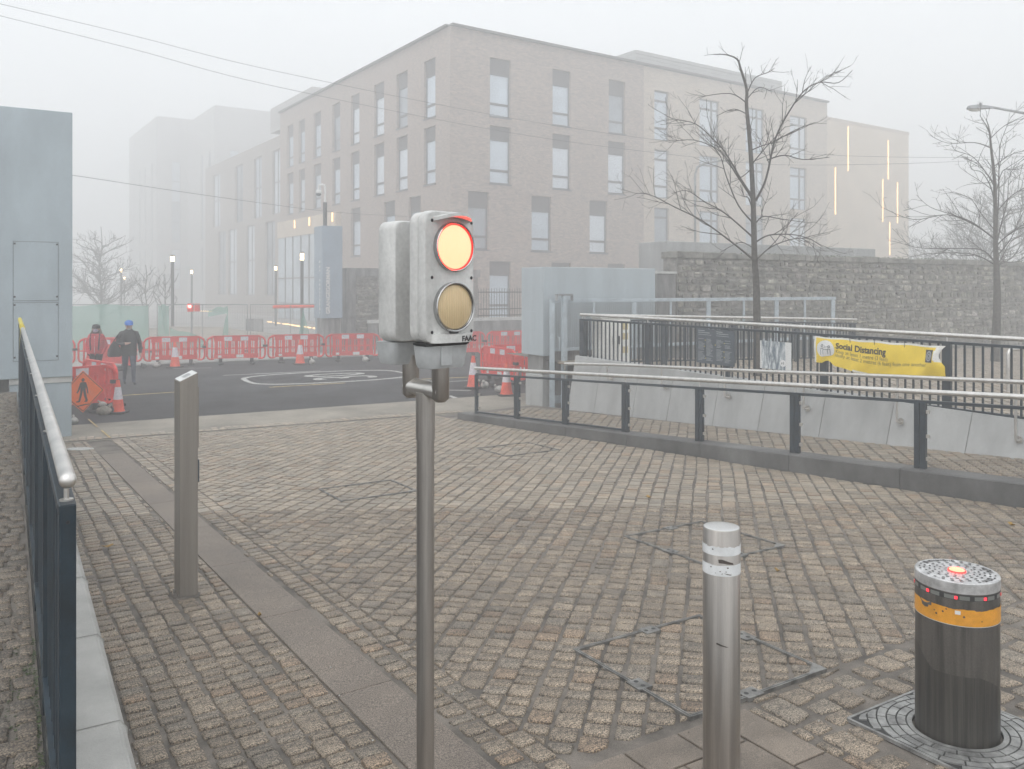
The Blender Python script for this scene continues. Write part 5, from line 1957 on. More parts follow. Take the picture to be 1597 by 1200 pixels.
# water mark with its own shape on the lower barrel
mb = MB()
n = 60
vs = []
for k in range(n + 1):
    f = k / n
    a = ac2 - 1.5 + 3.0 * f
    h = .36 + .015 * sin(f * 14)
    if f < .12: h = .44
    elif f < .3: h = .44 - (f - .12) / .18 * .09
    elif f < .66: h = .35
    else: h = max(.24, .35 - ((f - .66) / .34) ** 1.4 * .11)
    vs += [(cos(a) * (RR + .0011), sin(a) * (RR + .0011), -.02), (cos(a) * (RR + .0011), sin(a) * (RR + .0011), h)]
mb.add(vs, [(2 * k, 2 * k + 2, 2 * k + 3, 2 * k + 1) for k in range(n)])
mb.build('water_mark', M['iron_wet'], rbo, smooth=True)
mb = MB()
for i in range(46):
    a = ac2 + rr_.uniform(-1.25, 1.25); h = rr_.uniform(.2, .36); L = rr_.uniform(.06, .26); w = rr_.uniform(.002, .006)
    r_ = RR + .0018
    vs = [(cos(a - w) * r_, sin(a - w) * r_, h), (cos(a + w) * r_, sin(a + w) * r_, h - .01), (cos(a + w * .6) * r_, sin(a + w * .6) * r_, h - L), (cos(a - w * .6) * r_, sin(a - w * .6) * r_, h - L)]
    mb.add(vs, [(0, 3, 2, 1)])
mb.build('water_streaks', M['slot'], rbo)
band('amber_band', ZT - .205, ZT - .125, M['amber_band'], rbo, RR, n=140, rag=.004, seed=3, off=.0022)
mb = MB(); mb.lathe((0, 0, 0), [(RR + .001, ZT - .2085), (RR + .0024, ZT - .208), (RR + .0024, ZT - .2052)], 72)
mb.build('band_edge', M['tape_white'], rbo, smooth=True)
patch('band_chip', M['iron'], rbo, RR, ac2 - .85, ZT - .135, [(-.035, .012), (.045, .012), (.045, -.004), (.028, -.006), (.026, -.018), (.006, -.022), (-.012, -.016), (-.018, .0)], .0034)
mb = MB()
for (x, z) in ((-.10, -.155), (-.06, -.15), (-.045, -.135), (.03, -.16), (.11, -.178), (-.09, -.168)):
    a = ac2 + x / RR; r_ = RR + .0036
    s_ = rr_.uniform(.003, .006)
    c_ = Vector((cos(a) * r_, sin(a) * r_, ZT + z)); tx_ = Vector((-sin(a), cos(a), 0))
    mb.add([c_ + tx_ * (s_ * cos(k * pi / 4)) + up * (s_ * sin(k * pi / 4)) for k in range(8)], [tuple(range(8))])
mb.build('band_pits', M['scuff'], rbo)
patch('band_sticker', M['white'], rbo, RR, ac2 + .02, ZT - .143, [(-.012, .009), (.012, .009), (.012, -.009), (-.012, -.009)], .0034)
mb = MB(); mb.lathe((0, 0, 0), [(RR - .008, ZT - .085), (RR + .0005, ZT - .084), (RR + .0005, ZT - .058), (RR - .008, ZT - .056)], 72)
mb.build('marker_groove', M['slot'], rbo, smooth=True, auto=30)
for k in range(18):
    a0_ = ac2 + 2 * pi * (k + .5) / 18
    mb = MB()
    w = .118
    vs = []
    for q in range(5):
        a = a0_ - w + 2 * w * q / 4
        vs += [(cos(a) * (RR + .0022), sin(a) * (RR + .0022), ZT - .081), (cos(a) * (RR + .0022), sin(a) * (RR + .0022), ZT - .062)]
    mb.add(vs, [(2 * q, 2 * q + 2, 2 * q + 3, 2 * q + 1) for q in range(4)])
    mb.build('marker_lens', M['grey_lens'], rbo, smooth=True)
for k in range(9):
    a = ac2 + 2 * pi * k / 9 - .02
    da = (a - ac2 + pi) % (2 * pi) - pi
    mb = MB()
    c_ = Vector((cos(a) * (RR + .002), sin(a) * (RR + .002), ZT - .0715)); tx_ = Vector((-sin(a), cos(a), 0)); rx_ = Vector((cos(a), sin(a), 0))
    mb.obox(c_ - tx_ * .006 - up * .0065, tx_ * .012, up * .013, rx_ * .004)
    mb.build('marker_led', M['led_red'] if abs(da) < .9 else M['led_dim'], rbo)
mb = MB(); mb.lathe((0, 0, 0), [(RR - .006, ZT - .056), (RR + .002, ZT - .052), (RR + .002, ZT - .004), (RR - .002, ZT), (.035, ZT + .0005)], 72)
top = mb.build('top_plate', M['alu_plate'], rbo, smooth=True, auto=30)
mb = MB()
def slot_at(r_, a, lw, lr):
    lw *= .8; lr *= .8
    c_ = Vector((cos(a) * r_, sin(a) * r_, ZT + .0022)); tx_ = Vector((-sin(a), cos(a), 0)); rx_ = Vector((cos(a), sin(a), 0))
    mb.add([c_ - tx_ * lw - rx_ * lr, c_ + tx_ * lw - rx_ * lr * .9, c_ + tx_ * lw + rx_ * lr, c_ - tx_ * lw + rx_ * lr], [(3, 2, 1, 0)])
for r_, cnt, lw, lr, ph in ((.052, 20, .0022, .007, 0), (.078, 14, .006, .005, .1), (.100, 16, .0085, .005, .2), (.123, 18, .010, .0055, .05), (.146, 24, .009, .006, .15), (.167, 26, .009, .005, 0)):
    for k in range(cnt):
        a = ph + 2 * pi * k / cnt
        if r_ > .13 and (k % 6 in (1,)): continue
        slot_at(r_, a, lw, lr)
for a_c in (ac2 + 2.1, ac2 - 2.2, ac2 + .4 + pi, ac2 + 1.0 ):
    for k in range(9):
        slot_at(.158, a_c + (k - 4) * .06, .0028, .014)
mb.build('tread_slots', M['slot'], top)
mb = MB(); mb.lathe((0, 0, ZT), [(.036, .0015), (.036, .006), (.032, .010), (.0005, .014)], 32)
mb.build('top_lamp', M['red_lens'], rbo, smooth=True)
mb = MB(); mb.lathe((0, 0, ZT), [(.042, .001), (.0415, .005), (.0362, .006)], 32)
mb.build('lamp_bezel', M['red_rim'], rbo, smooth=True)
# square cast surround plate
PLA = R(31.1)
pl_o = thing('bollard_surround', 'square cast iron surround plate with curved bar pattern at the rising bollard', 'surround plate', (RB.x, RB.y, rbz), 0)
HS = .36
tilt_z = lambda x, y: plaza_z(RB.x + x, RB.y + y) - rbz
mb = MB()
n = 64
outer, inner = [], []
for k in range(n):
    a = 2 * pi * k / n
    ca_, sa_ = cos(a), sin(a)
    s_ = HS / max(abs(ca_), abs(sa_))
    p = U * (s_ * ca_) + N * (s_ * sa_)
    q = U * (.205 * ca_) + N * (.205 * sa_)
    outer.append(p); inner.append(q)
vs = [(p.x, p.y, tilt_z(p.x, p.y) + .006) for p in outer] + [(p.x, p.y, tilt_z(p.x, p.y) + .008) for p in inner] + [(p.x, p.y, tilt_z(p.x, p.y) - .03) for p in outer] + [(p.x, p.y, tilt_z(p.x, p.y) - .06) for p in inner]
fs = []
for k in range(n):
    k2 = (k + 1) % n
    fs += [(k, k2, n + k2, n + k), (2 * n + k, 2 * n + k2, k2, k), (n + k, n + k2, 3 * n + k2, 3 * n + k)]
mb.add(vs, fs)
mb.build('base_plate', M['slot'], pl_o, smooth=False)
mb = MB()
def arc_bar(r0, r1, a0_, a1_, h=.014):
    m_ = max(2, int((a1_ - a0_) / .12))
    vs = []
    for q in range(m_ + 1):
        a = a0_ + (a1_ - a0_) * q / m_
        for r_ in (r0, r1):
            x, y = U.x * r_ * cos(a) + N.x * r_ * sin(a), U.y * r_ * cos(a) + N.y * r_ * sin(a)
            lim = HS - .014
            cu, cn = r_ * cos(a), r_ * sin(a)
            cu, cn = max(-lim, min(lim, cu)), max(-lim, min(lim, cn))
            x, y = U.x * cu + N.x * cn, U.y * cu + N.y * cn
            vs += [(x, y, tilt_z(x, y) + .004), (x, y, tilt_z(x, y) + h)]
    fs = []
    for q in range(m_):
        b = q * 4
        fs += [(b + 1, b + 3, b + 7, b + 5), (b, b + 1, b + 5, b + 4), (b + 2, b + 6, b + 7, b + 3)]
    fs += [(0, 2, 3, 1), (m_ * 4, m_ * 4 + 1, m_ * 4 + 3, m_ * 4 + 2)]
    mb.add(vs, fs)
arc_bar(.203, .226, 0, 2 * pi - .001)
for ri, (r0, r1, cnt) in enumerate(((.234, .272, 15), (.280, .318, 18), (.326, .364, 20), (.372, .41, 22), (.418, .456, 24), (.464, .50, 26))):
    for k in range(cnt):
        a0_ = 2 * pi * (k + .5 * (ri % 2)) / cnt
        a1_ = a0_ + 2 * pi / cnt - .02 * .25 / r0 - .01
        am = (a0_ + a1_) / 2
        mx_ = max(abs(cos(am)), abs(sin(am))) * r0
        if mx_ > HS - .03: continue
        arc_bar(r0, r1, a0_, a1_)
mb.build('raised_bars', M['ring_plate'], pl_o)
mb = MB()
for k in range(4):
    a, b = [(-1, -1), (1, -1), (1, 1), (-1, 1)][k], [(1, -1), (1, 1), (-1, 1), (-1, -1)][k]
    p = U * (HS * a[0]) + N * (HS * a[1]); q = U * (HS * b[0]) + N * (HS * b[1])
    p.z = tilt_z(p.x, p.y) + .004; q.z = tilt_z(q.x, q.y) + .004
    mb.beam(p, q, .014, .018)
mb.build('rim', M['ring_plate'], pl_o)

# fallen leaves
rl = random.Random(77)
for (px, py, s_, lab) in ((1012, 778, .05, 'curled yellow leaf lying alone in the middle of the cobbles'), (1213, 893, .035, 'small yellow leaf on the cobbles right of the stainless bollard'), (1578, 821, .05, 'yellow brown leaf on the cobbles below the kerb at the right'), (405, 963, .025, 'small orange leaf on the granite strip'), (168, 855, .06, 'dark curled leaf by the left coping')):
    p = G(px, py)
    mb = MB()
    a = rl.uniform(0, 6.28)
    pts = []
    for k in range(10):
        t = 2 * pi * k / 10
        rr2 = s_ * (1 if k % 2 else .72)
        pts.append(Vector((cos(a) * cos(t) * rr2 - sin(a) * sin(t) * rr2 * .6, sin(a) * cos(t) * rr2 + cos(a) * sin(t) * rr2 * .6, .012 + .02 * abs(cos(t)))))
    pts.append(Vector((0, 0, .006)))
    mb.add(pts, [(k, (k + 1) % 10, 10) for k in range(10)])
    o = mb.build('fallen_leaf', M['leaf'])
    o.location = p
    tag(o, lab, 'leaf')

# ------------------------------------------------------------------ road works: barriers, cones, bags
def make_barrier():
    t_ = thing('safety_barrier', 'red plastic safety barrier in the row across the road', 'barrier', (0, 0, 0), 0, 'red plastic barriers round the road works')
    W, H0, H1 = 1.98, .14, 1.0
    T = .04
    mb = MB()
    X, Z_ = Vector((1, 0, 0)), Vector((0, 0, 1))
    def bar(x0, x1, z0_, z1_, y=.0, t=T):
        mb.obox((x0, -t / 2 + y, z0_), (x1 - x0, 0, 0), (0, t, 0), (0, 0, z1_ - z0_))
    # boards
    bar(-.74, .74, .80, .985); bar(-.74, .74, .20, .36); bar(-.80, .80, .985, 1.0, 0, .075)
    bar(-.80, .80, .53, .57)
    for x in (-.66, -.44, -.22, 0, .22, .44, .66):
        bar(x - .058, x + .058, .36, .80)
    for x in (-.55, -.33, -.11, .11, .33, .55):
        bar(x - .016, x + .016, .36, .80, 0, .03)
    # end loops
    for sg1 in (-1, 1):
        pts = [(.74, .95), (.83, .945), (.92, .89), (.965, .80), (.965, .30), (.93, .22), (.86, .18), (.74, .19)]
        mb.tube([(sg1 * x, 0, z) for x, z in pts], .034, 6)
        mb.tube([(sg1 * .80, 0, .2), (sg1 * .80, 0, .96)], .03, 6)
        bar(sg1 * .80 if sg1 > 0 else -.95, .95 if sg1 > 0 else -.80, .54, .585, 0, .03)
    mb.build('panel', M['barrier'], t_)
    for x in (-.27, .27):
        for y_ in (-1, 1):
            mb = MB(); mb.box((x, y_ * (T / 2 + .003), .885), (.26, .005, .145)); mb.build('reflector', M['reflect'], t_)
    mb = MB(); mb.box((.12, -T / 2 - .003, .275), (.24, .005, .11)); mb.build('maker_plate', M['white'], t_)
    mb = MB(); mb.box((-.55, -T / 2 - .003, .275), (.12, .005, .08)); mb.build('maker_plate', M['white'], t_)
    mb = MB(); mb.box((.965, 0, .62), (.16, .09, .075)); mb.build('clip', M['black'], t_)
    for x in (-.52, .52):
        mb = MB()
        mb.prism([(x - .05, -.36), (x + .05, -.36), (x + .11, 0), (x + .05, .36), (x - .05, .36), (x - .11, 0)], 0, .06)
        mb.box((x, 0, .12), (.12, .10, .16))
        mb.build('foot', M['black'], t_, bevel=.01)
    return t_
barrier = make_barrier()
first = [True]
def put_barrier(x, y, rz, label):
    o = barrier if first[0] else copy_tree(barrier)
    first[0] = False
    o.location = (x, y, ROADZ + .006)
    o.rotation_euler = (0, 0, rz)
    o['label'] = label
    return o
BA = R(18.4)
names = {-2: 'red barrier mostly hidden behind the grey housing at the left of the row', -1: 'red barrier standing behind the woman in the red jacket', 0: 'red barrier right behind the first cone in the row', 1: 'red barrier just right of the one with the first cone',
         2: 'red barrier with a cone standing before its right part near the pylon', 3: 'red barrier in front of the blue grey pylon', 4: 'red barrier half hidden by the signal head', 5: 'red barrier behind the signal post', 6: 'red barrier right of the signal below the black fence', 7: 'red barrier at the right end of the row beside the grey housing'}
for k in range(-2, 8):
    put_barrier(-11.56 + 2.02 * k * cos(BA), 28.56 + 2.02 * k * sin(BA) + random.uniform(-.06, .06), BA + random.uniform(-.05, .05), names[k])
put_barrier(-13.0, 27.2, R(150), 'red barrier set across behind the woman and the man')
def barrier_between(a, b, label):
    a, b = Vector(a), Vector(b)
    c_ = (a + b) / 2
    return put_barrier(c_.x, c_.y, atan2(b.y - a.y, b.x - a.x), label)
eL = Vector((-8.62, 18.15))
barrier_between(eL + Vector((-1.25, -1.55)), eL, 'red barrier carrying the orange diamond sign by the left housing')
barrier_between(eL + Vector((-1.45, 1.35)) + Vector((0, .08)), eL + Vector((-.02, .08)), 'red barrier behind the orange diamond sign')
eR = Vector((.1, 22.4))
barrier_between((-.88, 24.05), eR, 'red barrier nearest the two cones right of the signal')
barrier_between(eR + Vector((.03, .02)), eR + Vector((1.75, .95)), 'red barrier running behind the concrete foot of the right housing')
barrier_between((-.75, 24.3), (1.2, 24.75), 'red barrier behind the two cones right of the signal')

# orange diamond sign
sc_ = Vector((eL.x - .72, eL.y - .95, 0))
dn = Vector((.755, -.655, 0)).normalized()
bd = Vector((1.25, 1.55, 0)).normalized()
dn = Vector((bd.y, -bd.x, 0))
sgn = thing('road_sign', 'orange diamond sign with black walking figure on a red barrier', 'road sign', (sc_.x, sc_.y, ROADZ + .55))
sc3 = at(129, 611, sc_.y - .1) 
sc3 = Vector((sc3.x, sc3.y, sc3.z))
sgn.location = sc3
hw = .43
E_ = lambda x, z, d=0.0: sc3 + bd * x + Vector((0, 0, z)) + dn * d
mb = MB()
q = [(0, -hw), (hw, 0), (0, hw), (-hw, 0)]
mb.add([E_(x, z) for x, z in q] + [E_(x, z, .012) for x, z in q], [(3, 2, 1, 0), (4, 5, 6, 7), (0, 1, 5, 4), (1, 2, 6, 5), (2, 3, 7, 6), (3, 0, 4, 7)])
pn = mb.build('sign_plate', M['orange'], sgn, world=True)
mb = MB()
for k in range(4):
    a, b = q[k], q[(k + 1) % 4]
    f1, f2 = .955, .915
    mb.add([E_(a[0] * f1, a[1] * f1, .0135), E_(b[0] * f1, b[1] * f1, .0135), E_(b[0] * f2, b[1] * f2, .0135), E_(a[0] * f2, a[1] * f2, .0135)], [(0, 1, 2, 3)])
mb.build('sign_border', M['ink'], sgn, world=True)
mb = MB()
def blob(pts, d=.0145): mb.add([E_(x * .9, z * .9, d) for x, z in pts], [tuple(range(len(pts)))])
blob([(.035 * cos(k * pi / 6), .265 + .042 * sin(k * pi / 6)) for k in range(12)])
blob([(-.045, .215), (-.06, .03), (.055, .03), (.065, .12), (.055, .215)])
blob([(-.04, .21), (-.06, .21), (-.115, .04), (-.145, -.02), (-.12, -.03), (-.085, .02), (-.045, .12)])
blob([(.05, .21), (.07, .2), (.105, .08), (.12, -.05), (.095, -.05), (.08, .05), (.05, .12)])
blob([(-.055, .035), (-.075, -.08), (-.10, -.20), (-.15, -.215), (-.15, -.235), (-.075, -.235), (-.06, -.21), (-.025, -.08), (.0, .035)])
blob([(.0, .035), (.02, -.09), (.055, -.20), (.02, -.235), (.09, -.24), (.105, -.21), (.075, -.08), (.055, .035)])
blob([(-.14, -.315), (-.13, -.335), (.13, -.30), (.13, -.285), (-.02, -.295)])
mb.build('walking_figure', M['ink'], sgn, world=True)

def make_cone():
    t_ = thing('traffic_cone', 'orange traffic cone', 'cone', (0, 0, 0), 0, 'traffic cones at the road works')
    mb = MB()
    mb.prism([(x * .23, y * .23) for x, y in ((-1, -.7), (-.7, -1), (.7, -1), (1, -.7), (1, .7), (.7, 1), (-.7, 1), (-1, .7))], 0, .05)
    mb.build('base', M['black'], t_, bevel=.012)
    mb = MB(); mb.lathe((0, 0, 0), [(.17, .05), (.155, .09), (.112, .38), (.05, .80), (.042, .86), (.03, .86)], 24)
    mb.build('body', M['cone'], t_, smooth=True, auto=40)
    mb = MB(); mb.lathe((0, 0, 0), [(.1165, .36), (.070, .68)], 24)
    mb.build('white_sleeve', M['reflect'], t_, smooth=True)
    return t_
cone = make_cone()
cone.location = rpt(273, 574, .006); cone['label'] = 'orange cone before the barrier row right of the walking man'
for (px, py, sc1, lab) in ((468, 569, 1.0, 'orange cone before the barrier row left of the pylon'), (184, 645, .82, 'dirty red and white cone beside the orange diamond sign'), (738, 606, 1.0, 'tall orange cone just right of the signal'), (790, 618, .95, 'orange cone behind the ramp railing in front of a barrier')):
    o = copy_tree(cone)
    o.location = rpt(px, py, .006); o['label'] = lab
    o.rotation_euler = (0, 0, random.uniform(0, 3)); o.scale = (sc1, sc1, sc1)
def bag(px, py, s_, lab, m='sandbag', lift=0.0, seed=1):
    s_ *= .66; lift *= .66
    rnd = random.Random(seed)
    mb = MB(); mb.sphere((0, 0, .11 * s_), .2 * s_, 8, (1.0, .7, .62))
    for i, v_ in enumerate(mb.v):
        q = Vector(v_)
        q *= 1 + rnd.uniform(-.07, .07)
        q.z = max(q.z, .0)
        mb.v[i] = tuple(q)
    mb.tube([(.1 * s_, 0, .16 * s_), (.16 * s_, .02, .24 * s_), (.2 * s_, .03, .27 * s_)], [.06 * s_, .03 * s_, .06 * s_], 8)
    o = mb.build('sandbag', M[m], None, smooth=True)
    o.location = rpt(px, py, .01 + lift)
    o.rotation_euler = (0, 0, rnd.uniform(0, 6))
    tag(o, lab, 'sandbag', 'sandbags holding the barriers')
bag(244, 574, 1.15, 'white sandbag at the foot of the barrier left of the first cone', seed=2)
bag(487, 569, 1.1, 'white sandbag right of the cone near the pylon', seed=3)
bag(528, 560, 1.0, 'white sandbag showing behind the barrier feet below the pylon', seed=4)
bag(570, 565, 1.15, 'white sandbag left of the signal head', seed=5)
bag(162, 648, 1.15, 'large dirty sandbag at the foot of the sign barrier', 'sandbag_dirty', seed=6)
bag(160, 646, .7, 'pale sandbag slumped on top of the large dirty one', 'sandbag', .22, 7)
bag(172, 646, 1.0, 'black sandbag beside the dirty cone', 'sandbag_grey', seed=8)
bag(756, 606, 1.1, 'pale sandbag right of the tall cone', 'sandbag', seed=9)
bag(768, 604, 1.1, 'dark sandbag behind the pale one by the tall cone', 'sandbag_grey', seed=10)
bag(779, 612, 1.0, 'white sandbag left of the cone behind the ramp railing', 'sandbag', seed=11)
bag(224, 575, .9, 'black sandbag left of the white one by the first cone', 'sandbag_grey', seed=12)
bag(116, 662, .8, 'pale sandbag at the foot of the tall grey housing', 'sandbag', seed=13)

# mesh fence with green netting behind the barriers
def mesh_panel(x0, x1, y, label, netting):
    L = x1 - x0
    t_ = thing('mesh_fence_panel', label, 'fence', ((x0 + x1) / 2, y, ROADZ + .03), 0, 'mesh fence panels behind the barriers')
    H = 1.95
    mb = MB()
    mb.tube([(-L / 2, 0, 0), (-L / 2, 0, H), (L / 2, 0, H), (L / 2, 0, 0)], .02, 6)
    mb.tube([(-L / 2, 0, .15), (L / 2, 0, .15)], .015, 6)
    mb.tube([(0, 0, .0), (0, 0, H)], .012, 6)
    mb.build('frame', M['wire'], t_)
    mb = MB()
    x = -L / 2 + .1
    while x < L / 2: mb.beam((x, 0, .15), (x, 0, H), .004, .004); x += .1
    z = .3
    while z < H: mb.beam((-L / 2, .004, z), (L / 2, .004, z), .004, .004); z += .22
    mb.build('wire_mesh', M['wire'], t_)
    for sx in (-L / 2, L / 2):
        mb = MB(); mb.box((sx, 0, .06), (.22, .6, .12)); mb.build('foot_block', M['concrete_dark'], t_)
    for (na, nb2, za, zb) in netting:
        mb = MB()
        n = 14; m_ = 8
        rnd = random.Random(int(abs(x0) * 10))
        for i in range(n + 1):
            for j in range(m_ + 1):
                f = i / n; g = j / m_
                xx = na + (nb2 - na) * f
                zt3 = za[0] + (za[1] - za[0]) * f; zb3 = zb[0] + (zb[1] - zb[0]) * f
                mb.v.append((xx, -.03 - .02 * sin(f * 9 + g * 5) - .015 * rnd.random(), zb3 + (zt3 - zb3) * g - .04 * sin(f * pi * 3) * g))
        for i in range(n):
            for j in range(m_):
                a = i * (m_ + 1) + j
                mb.f.append((a, a + m_ + 1, a + m_ + 2, a + 1)); mb.m.append(0)
        mb.build('netting', M['net_thin'], t_, smooth=True)
    return t_
# open weave netting: a sheet with real see-through holes at this scale
nm = bpy.data.materials.new('net_open_weave')
nm.use_nodes = True
nn, nl_ = nm.node_tree.nodes, nm.node_tree.links
pb_ = nn['Principled BSDF']; pb_.inputs['Base Color'].default_value = (.16, .40, .32, 1); pb_.inputs['Roughness'].default_value = .8
trn = nn.new('ShaderNodeBsdfTransparent'); mxs = nn.new('ShaderNodeMixShader')
mxs.inputs['Fac'].default_value = .52
nl_.new(trn.outputs[0], mxs.inputs[1]); nl_.new(pb_.outputs[0], mxs.inputs[2])
nl_.new(mxs.outputs[0], nn['Material Output'].inputs['Surface'])
M['net_thin'] = nm
FY = 34.0
fx = lambda px: (px - CX) / FPX * FY
mesh_panel(fx(95), fx(232), FY, 'mesh fence panel fully covered by green netting', [(fx(95) - (fx(95) + fx(232)) / 2 + .03, fx(232) - (fx(95) + fx(232)) / 2, (1.93, 1.93), (.1, .1))])
c_ = (fx(241) + fx(383)) / 2
mesh_panel(fx(241), fx(383), FY + .25, 'mesh fence panel with torn green netting by the far red signal',
           [(fx(243) - c_, fx(260) - c_, (1.93, 1.93), (.1, .1)), (fx(262) - c_, fx(322) - c_, (1.0, .55), (.2, .2)), (fx(322) - c_, fx(352) - c_, (1.75, 1.9), (1.45, 1.6)), (fx(343) - c_, fx(353) - c_, (.6, 1.9), (.1, .1))])
c_ = (fx(386) + fx(512)) / 2
mesh_panel(fx(386), fx(512), FY + .4, 'mesh fence panel with a torn hanging strip of netting by the pylon', [(fx(461) - c_, fx(469) - c_, (.5, 1.8), (.1, .1)), (fx(469) - c_, fx(484) - c_, (1.8, .2), (.9, .1))])

# red boom arm beyond the fence
bp0, bp1 = at(427, 479, 39.0), at(492, 477.5, 37.5)
bm = thing('boom_barrier', 'red boom arm reaching left from behind the pylon', 'boom barrier', (bp1.x, bp1.y, ROADZ))
mb = MB(); mb.tube([bp0, bp1], .075, 8); mb.build('arm', M['cone'], bm, world=True)
mb = MB(); mb.box((bp1.x + .2, bp1.y, (ROADZ + bp1.z + .1) / 2), (.35, .35, bp1.z + .1 - ROADZ)); mb.build('cabinet', M['clad'], bm, world=True)

# far signal showing red
fs_ = at(299, 480, 36.5)
fsg = thing('far_signal', 'small far traffic signal glowing red above the mesh fence', 'traffic signal', (fs_.x, fs_.y, ROADZ))
mb = MB(); mb.tube([(fs_.x, fs_.y, ROADZ), (fs_.x, fs_.y, fs_.z - .2)], .04, 8); mb.build('post', M['lamp_grey'], fsg, world=True)
mb = MB(); mb.box((fs_.x - .05, fs_.y, fs_.z), (.22, .16, .36)); hb = mb.build('head', M['barrier'], fsg, world=True)
mb = MB(); mb.box((fs_.x + .22, fs_.y + .05, fs_.z), (.2, .14, .34)); mb.build('second_head', M['barrier'], fsg, world=True)
mb = MB()
mb.add([(fs_.x - .06 + .085 * cos(k * pi / 8), fs_.y - .085, fs_.z + .06 + .085 * sin(k * pi / 8)) for k in range(16)], [tuple(range(16))])
mb.build('lamp', M['far_red'], fsg, world=True)

# ------------------------------------------------------------------ lamp posts
def lamp_post(px, pyt, pyb, Y, lab, w=1.0):
    t = at(px, pyt, Y)
    zb_ = ROADZ + .03
    o = thing('lamp_post', lab, 'lamp post', (t.x, t.y, zb_), 0, 'lit column lamps on the campus forecourt')
    h = t.z - zb_
    hh = max(.35, (EYE - (pyt - HY) / FPX * Y) - (EYE - (pyb - HY) / FPX * Y))
    r_ = .085 * w
    mb = MB(); mb.tube([(0, 0, 0), (0, 0, h - hh)], r_, 12); mb.build('column', M['lamp_metal'], o, smooth=True, auto=40)
    mb = MB(); mb.tube([(0, 0, h - hh), (0, 0, h - .08)], r_ * 1.15, 12); mb.build('lantern', M['lamp_warm'], o)
    mb = MB(); mb.tube([(0, 0, h - .08), (0, 0, h)], r_ * 1.25, 12); mb.build('cap', M['lamp_metal'], o)
lamp_post(269, 398, 408, 45.5, 'tallest lit lamp post left of the far red signal', 1.0)
lamp_post(471, 393, 406, 42.5, 'lit lamp post in front of the lobby glass beside the pylon', .95)
lamp_post(299, 420, 424, 62, 'small lit lamp post just right of the tallest one', .8)
lamp_post(430, 414, 419, 58, 'small lit lamp post left of the lobby glass', .9)
lamp_post(189, 418, 422, 66, 'small lit lamp post in the haze near the hazy bare tree', .8)
lamp_post(194, 431, 434, 80, 'faintest lit lamp post far in the haze', .8)
# overhead street lamp at the right edge
sl_h = at(1530, 168, 27.0)
stl = thing('street_lamp', 'street lamp head on a long arm at the upper right edge', 'street lamp', (sl_h.x + 2.6, sl_h.y + .4, -.2))
pole_x, pole_y = sl_h.x + 2.6, sl_h.y + .4
mb = MB(); mb.tube([(pole_x, pole_y, -.3), (pole_x, pole_y, sl_h.z - .6), (pole_x - .15, pole_y, sl_h.z - .3), (pole_x - .6, pole_y - .1, sl_h.z - .2), (sl_h.x + .3, sl_h.y, sl_h.z + .02)], [.09, .07, .055, .045, .035], 8)
mb.build('pole', M['lamp_grey'], stl, world=True, smooth=True)
mb = MB()
vs = []
for (x, hw2, z1_, z0_) in ((-.45, .05, .0, -.03), (-.40, .12, .055, -.05), (-.1, .14, .085, -.05), (.15, .09, .06, -.04), (.38, .045, .03, -.03)):
    vs += [(sl_h.x + x, sl_h.y - hw2, sl_h.z + z0_), (sl_h.x + x, sl_h.y + hw2, sl_h.z + z0_), (sl_h.x + x, sl_h.y + hw2 * .6, sl_h.z + z1_), (sl_h.x + x, sl_h.y - hw2 * .6, sl_h.z + z1_)]
fs = []
for k in range(4):
    for q in range(4): fs.append((k * 4 + q, k * 4 + (q + 1) % 4, k * 4 + 4 + (q + 1) % 4, k * 4 + 4 + q))
fs += [(3, 2, 1, 0), (16, 17, 18, 19)]
mb.add(vs, fs); mb.build('lamp_head', M['lamp_grey'], stl, world=True, smooth=True, auto=45)
mb = MB(); mb.sphere((sl_h.x - .2, sl_h.y, sl_h.z - .055), .16, 6, (1.35, .7, .5)); mb.build('bowl', M['lamp_bowl'], stl, world=True, smooth=True)
mb = MB(); mb.lathe((sl_h.x - .02, sl_h.y, sl_h.z + .085), [(.04, 0), (.035, .07), (.001, .075)], 8); mb.build('photocell', M['lamp_grey'], stl, world=True)
# second, distant lamp arm seen through the tree
l2 = at(1128, 250, 42)
st2 = thing('street_lamp', 'faint distant street lamp seen through the middle bare tree', 'street lamp', (at(1082, 400, 42).x, 42, -.4))
px_ = at(1084, 400, 42).x
mb = MB(); mb.tube([(px_, 42, -.4), (px_, 42, l2.z - .7), (px_ + .12, 42, l2.z - .35), (px_ + .5, 42, l2.z - .15), (l2.x, 42, l2.z)], .06, 8); mb.build('pole', M['lamp_grey'], st2, world=True, smooth=True)
mb = MB(); mb.sphere((l2.x, 42, l2.z), .2, 6, (1.8, .8, .5)); mb.build('lamp_head', M['lamp_bowl'], st2, world=True, smooth=True)

# overhead wires
def wire(pts, r_, lab):
    P_ = [at(*p) for p in pts]
    mb = MB()
    out = []
    k = len(P_)
    for i in range(k - 1):
        p0_, p1_, p2_, p3_ = P_[max(0, i - 1)], P_[i], P_[i + 1], P_[min(k - 1, i + 2)]
        for j in range(8):
            t = j / 8
            out.append(.5 * ((2 * p1_) + (-p0_ + p2_) * t + (2 * p0_ - 5 * p1_ + 4 * p2_ - p3_) * t * t + (-p0_ + 3 * p1_ - 3 * p2_ + p3_) * t ** 3))
    out.append(P_[-1])
    mb.tube(out, r_, 5, cap=False)
    tag(mb.build('overhead_wire', M['cable'], None, smooth=True), lab, 'wire')
wire([(-60, -8, 26), (200, 54, 27.5), (420, 109, 29), (800, 185, 31), (1088, 226.5, 33), (1259, 241, 34.5), (1486, 246, 36), (1680, 241, 37)], .0075, 'upper of the two long wires crossing above the main building')
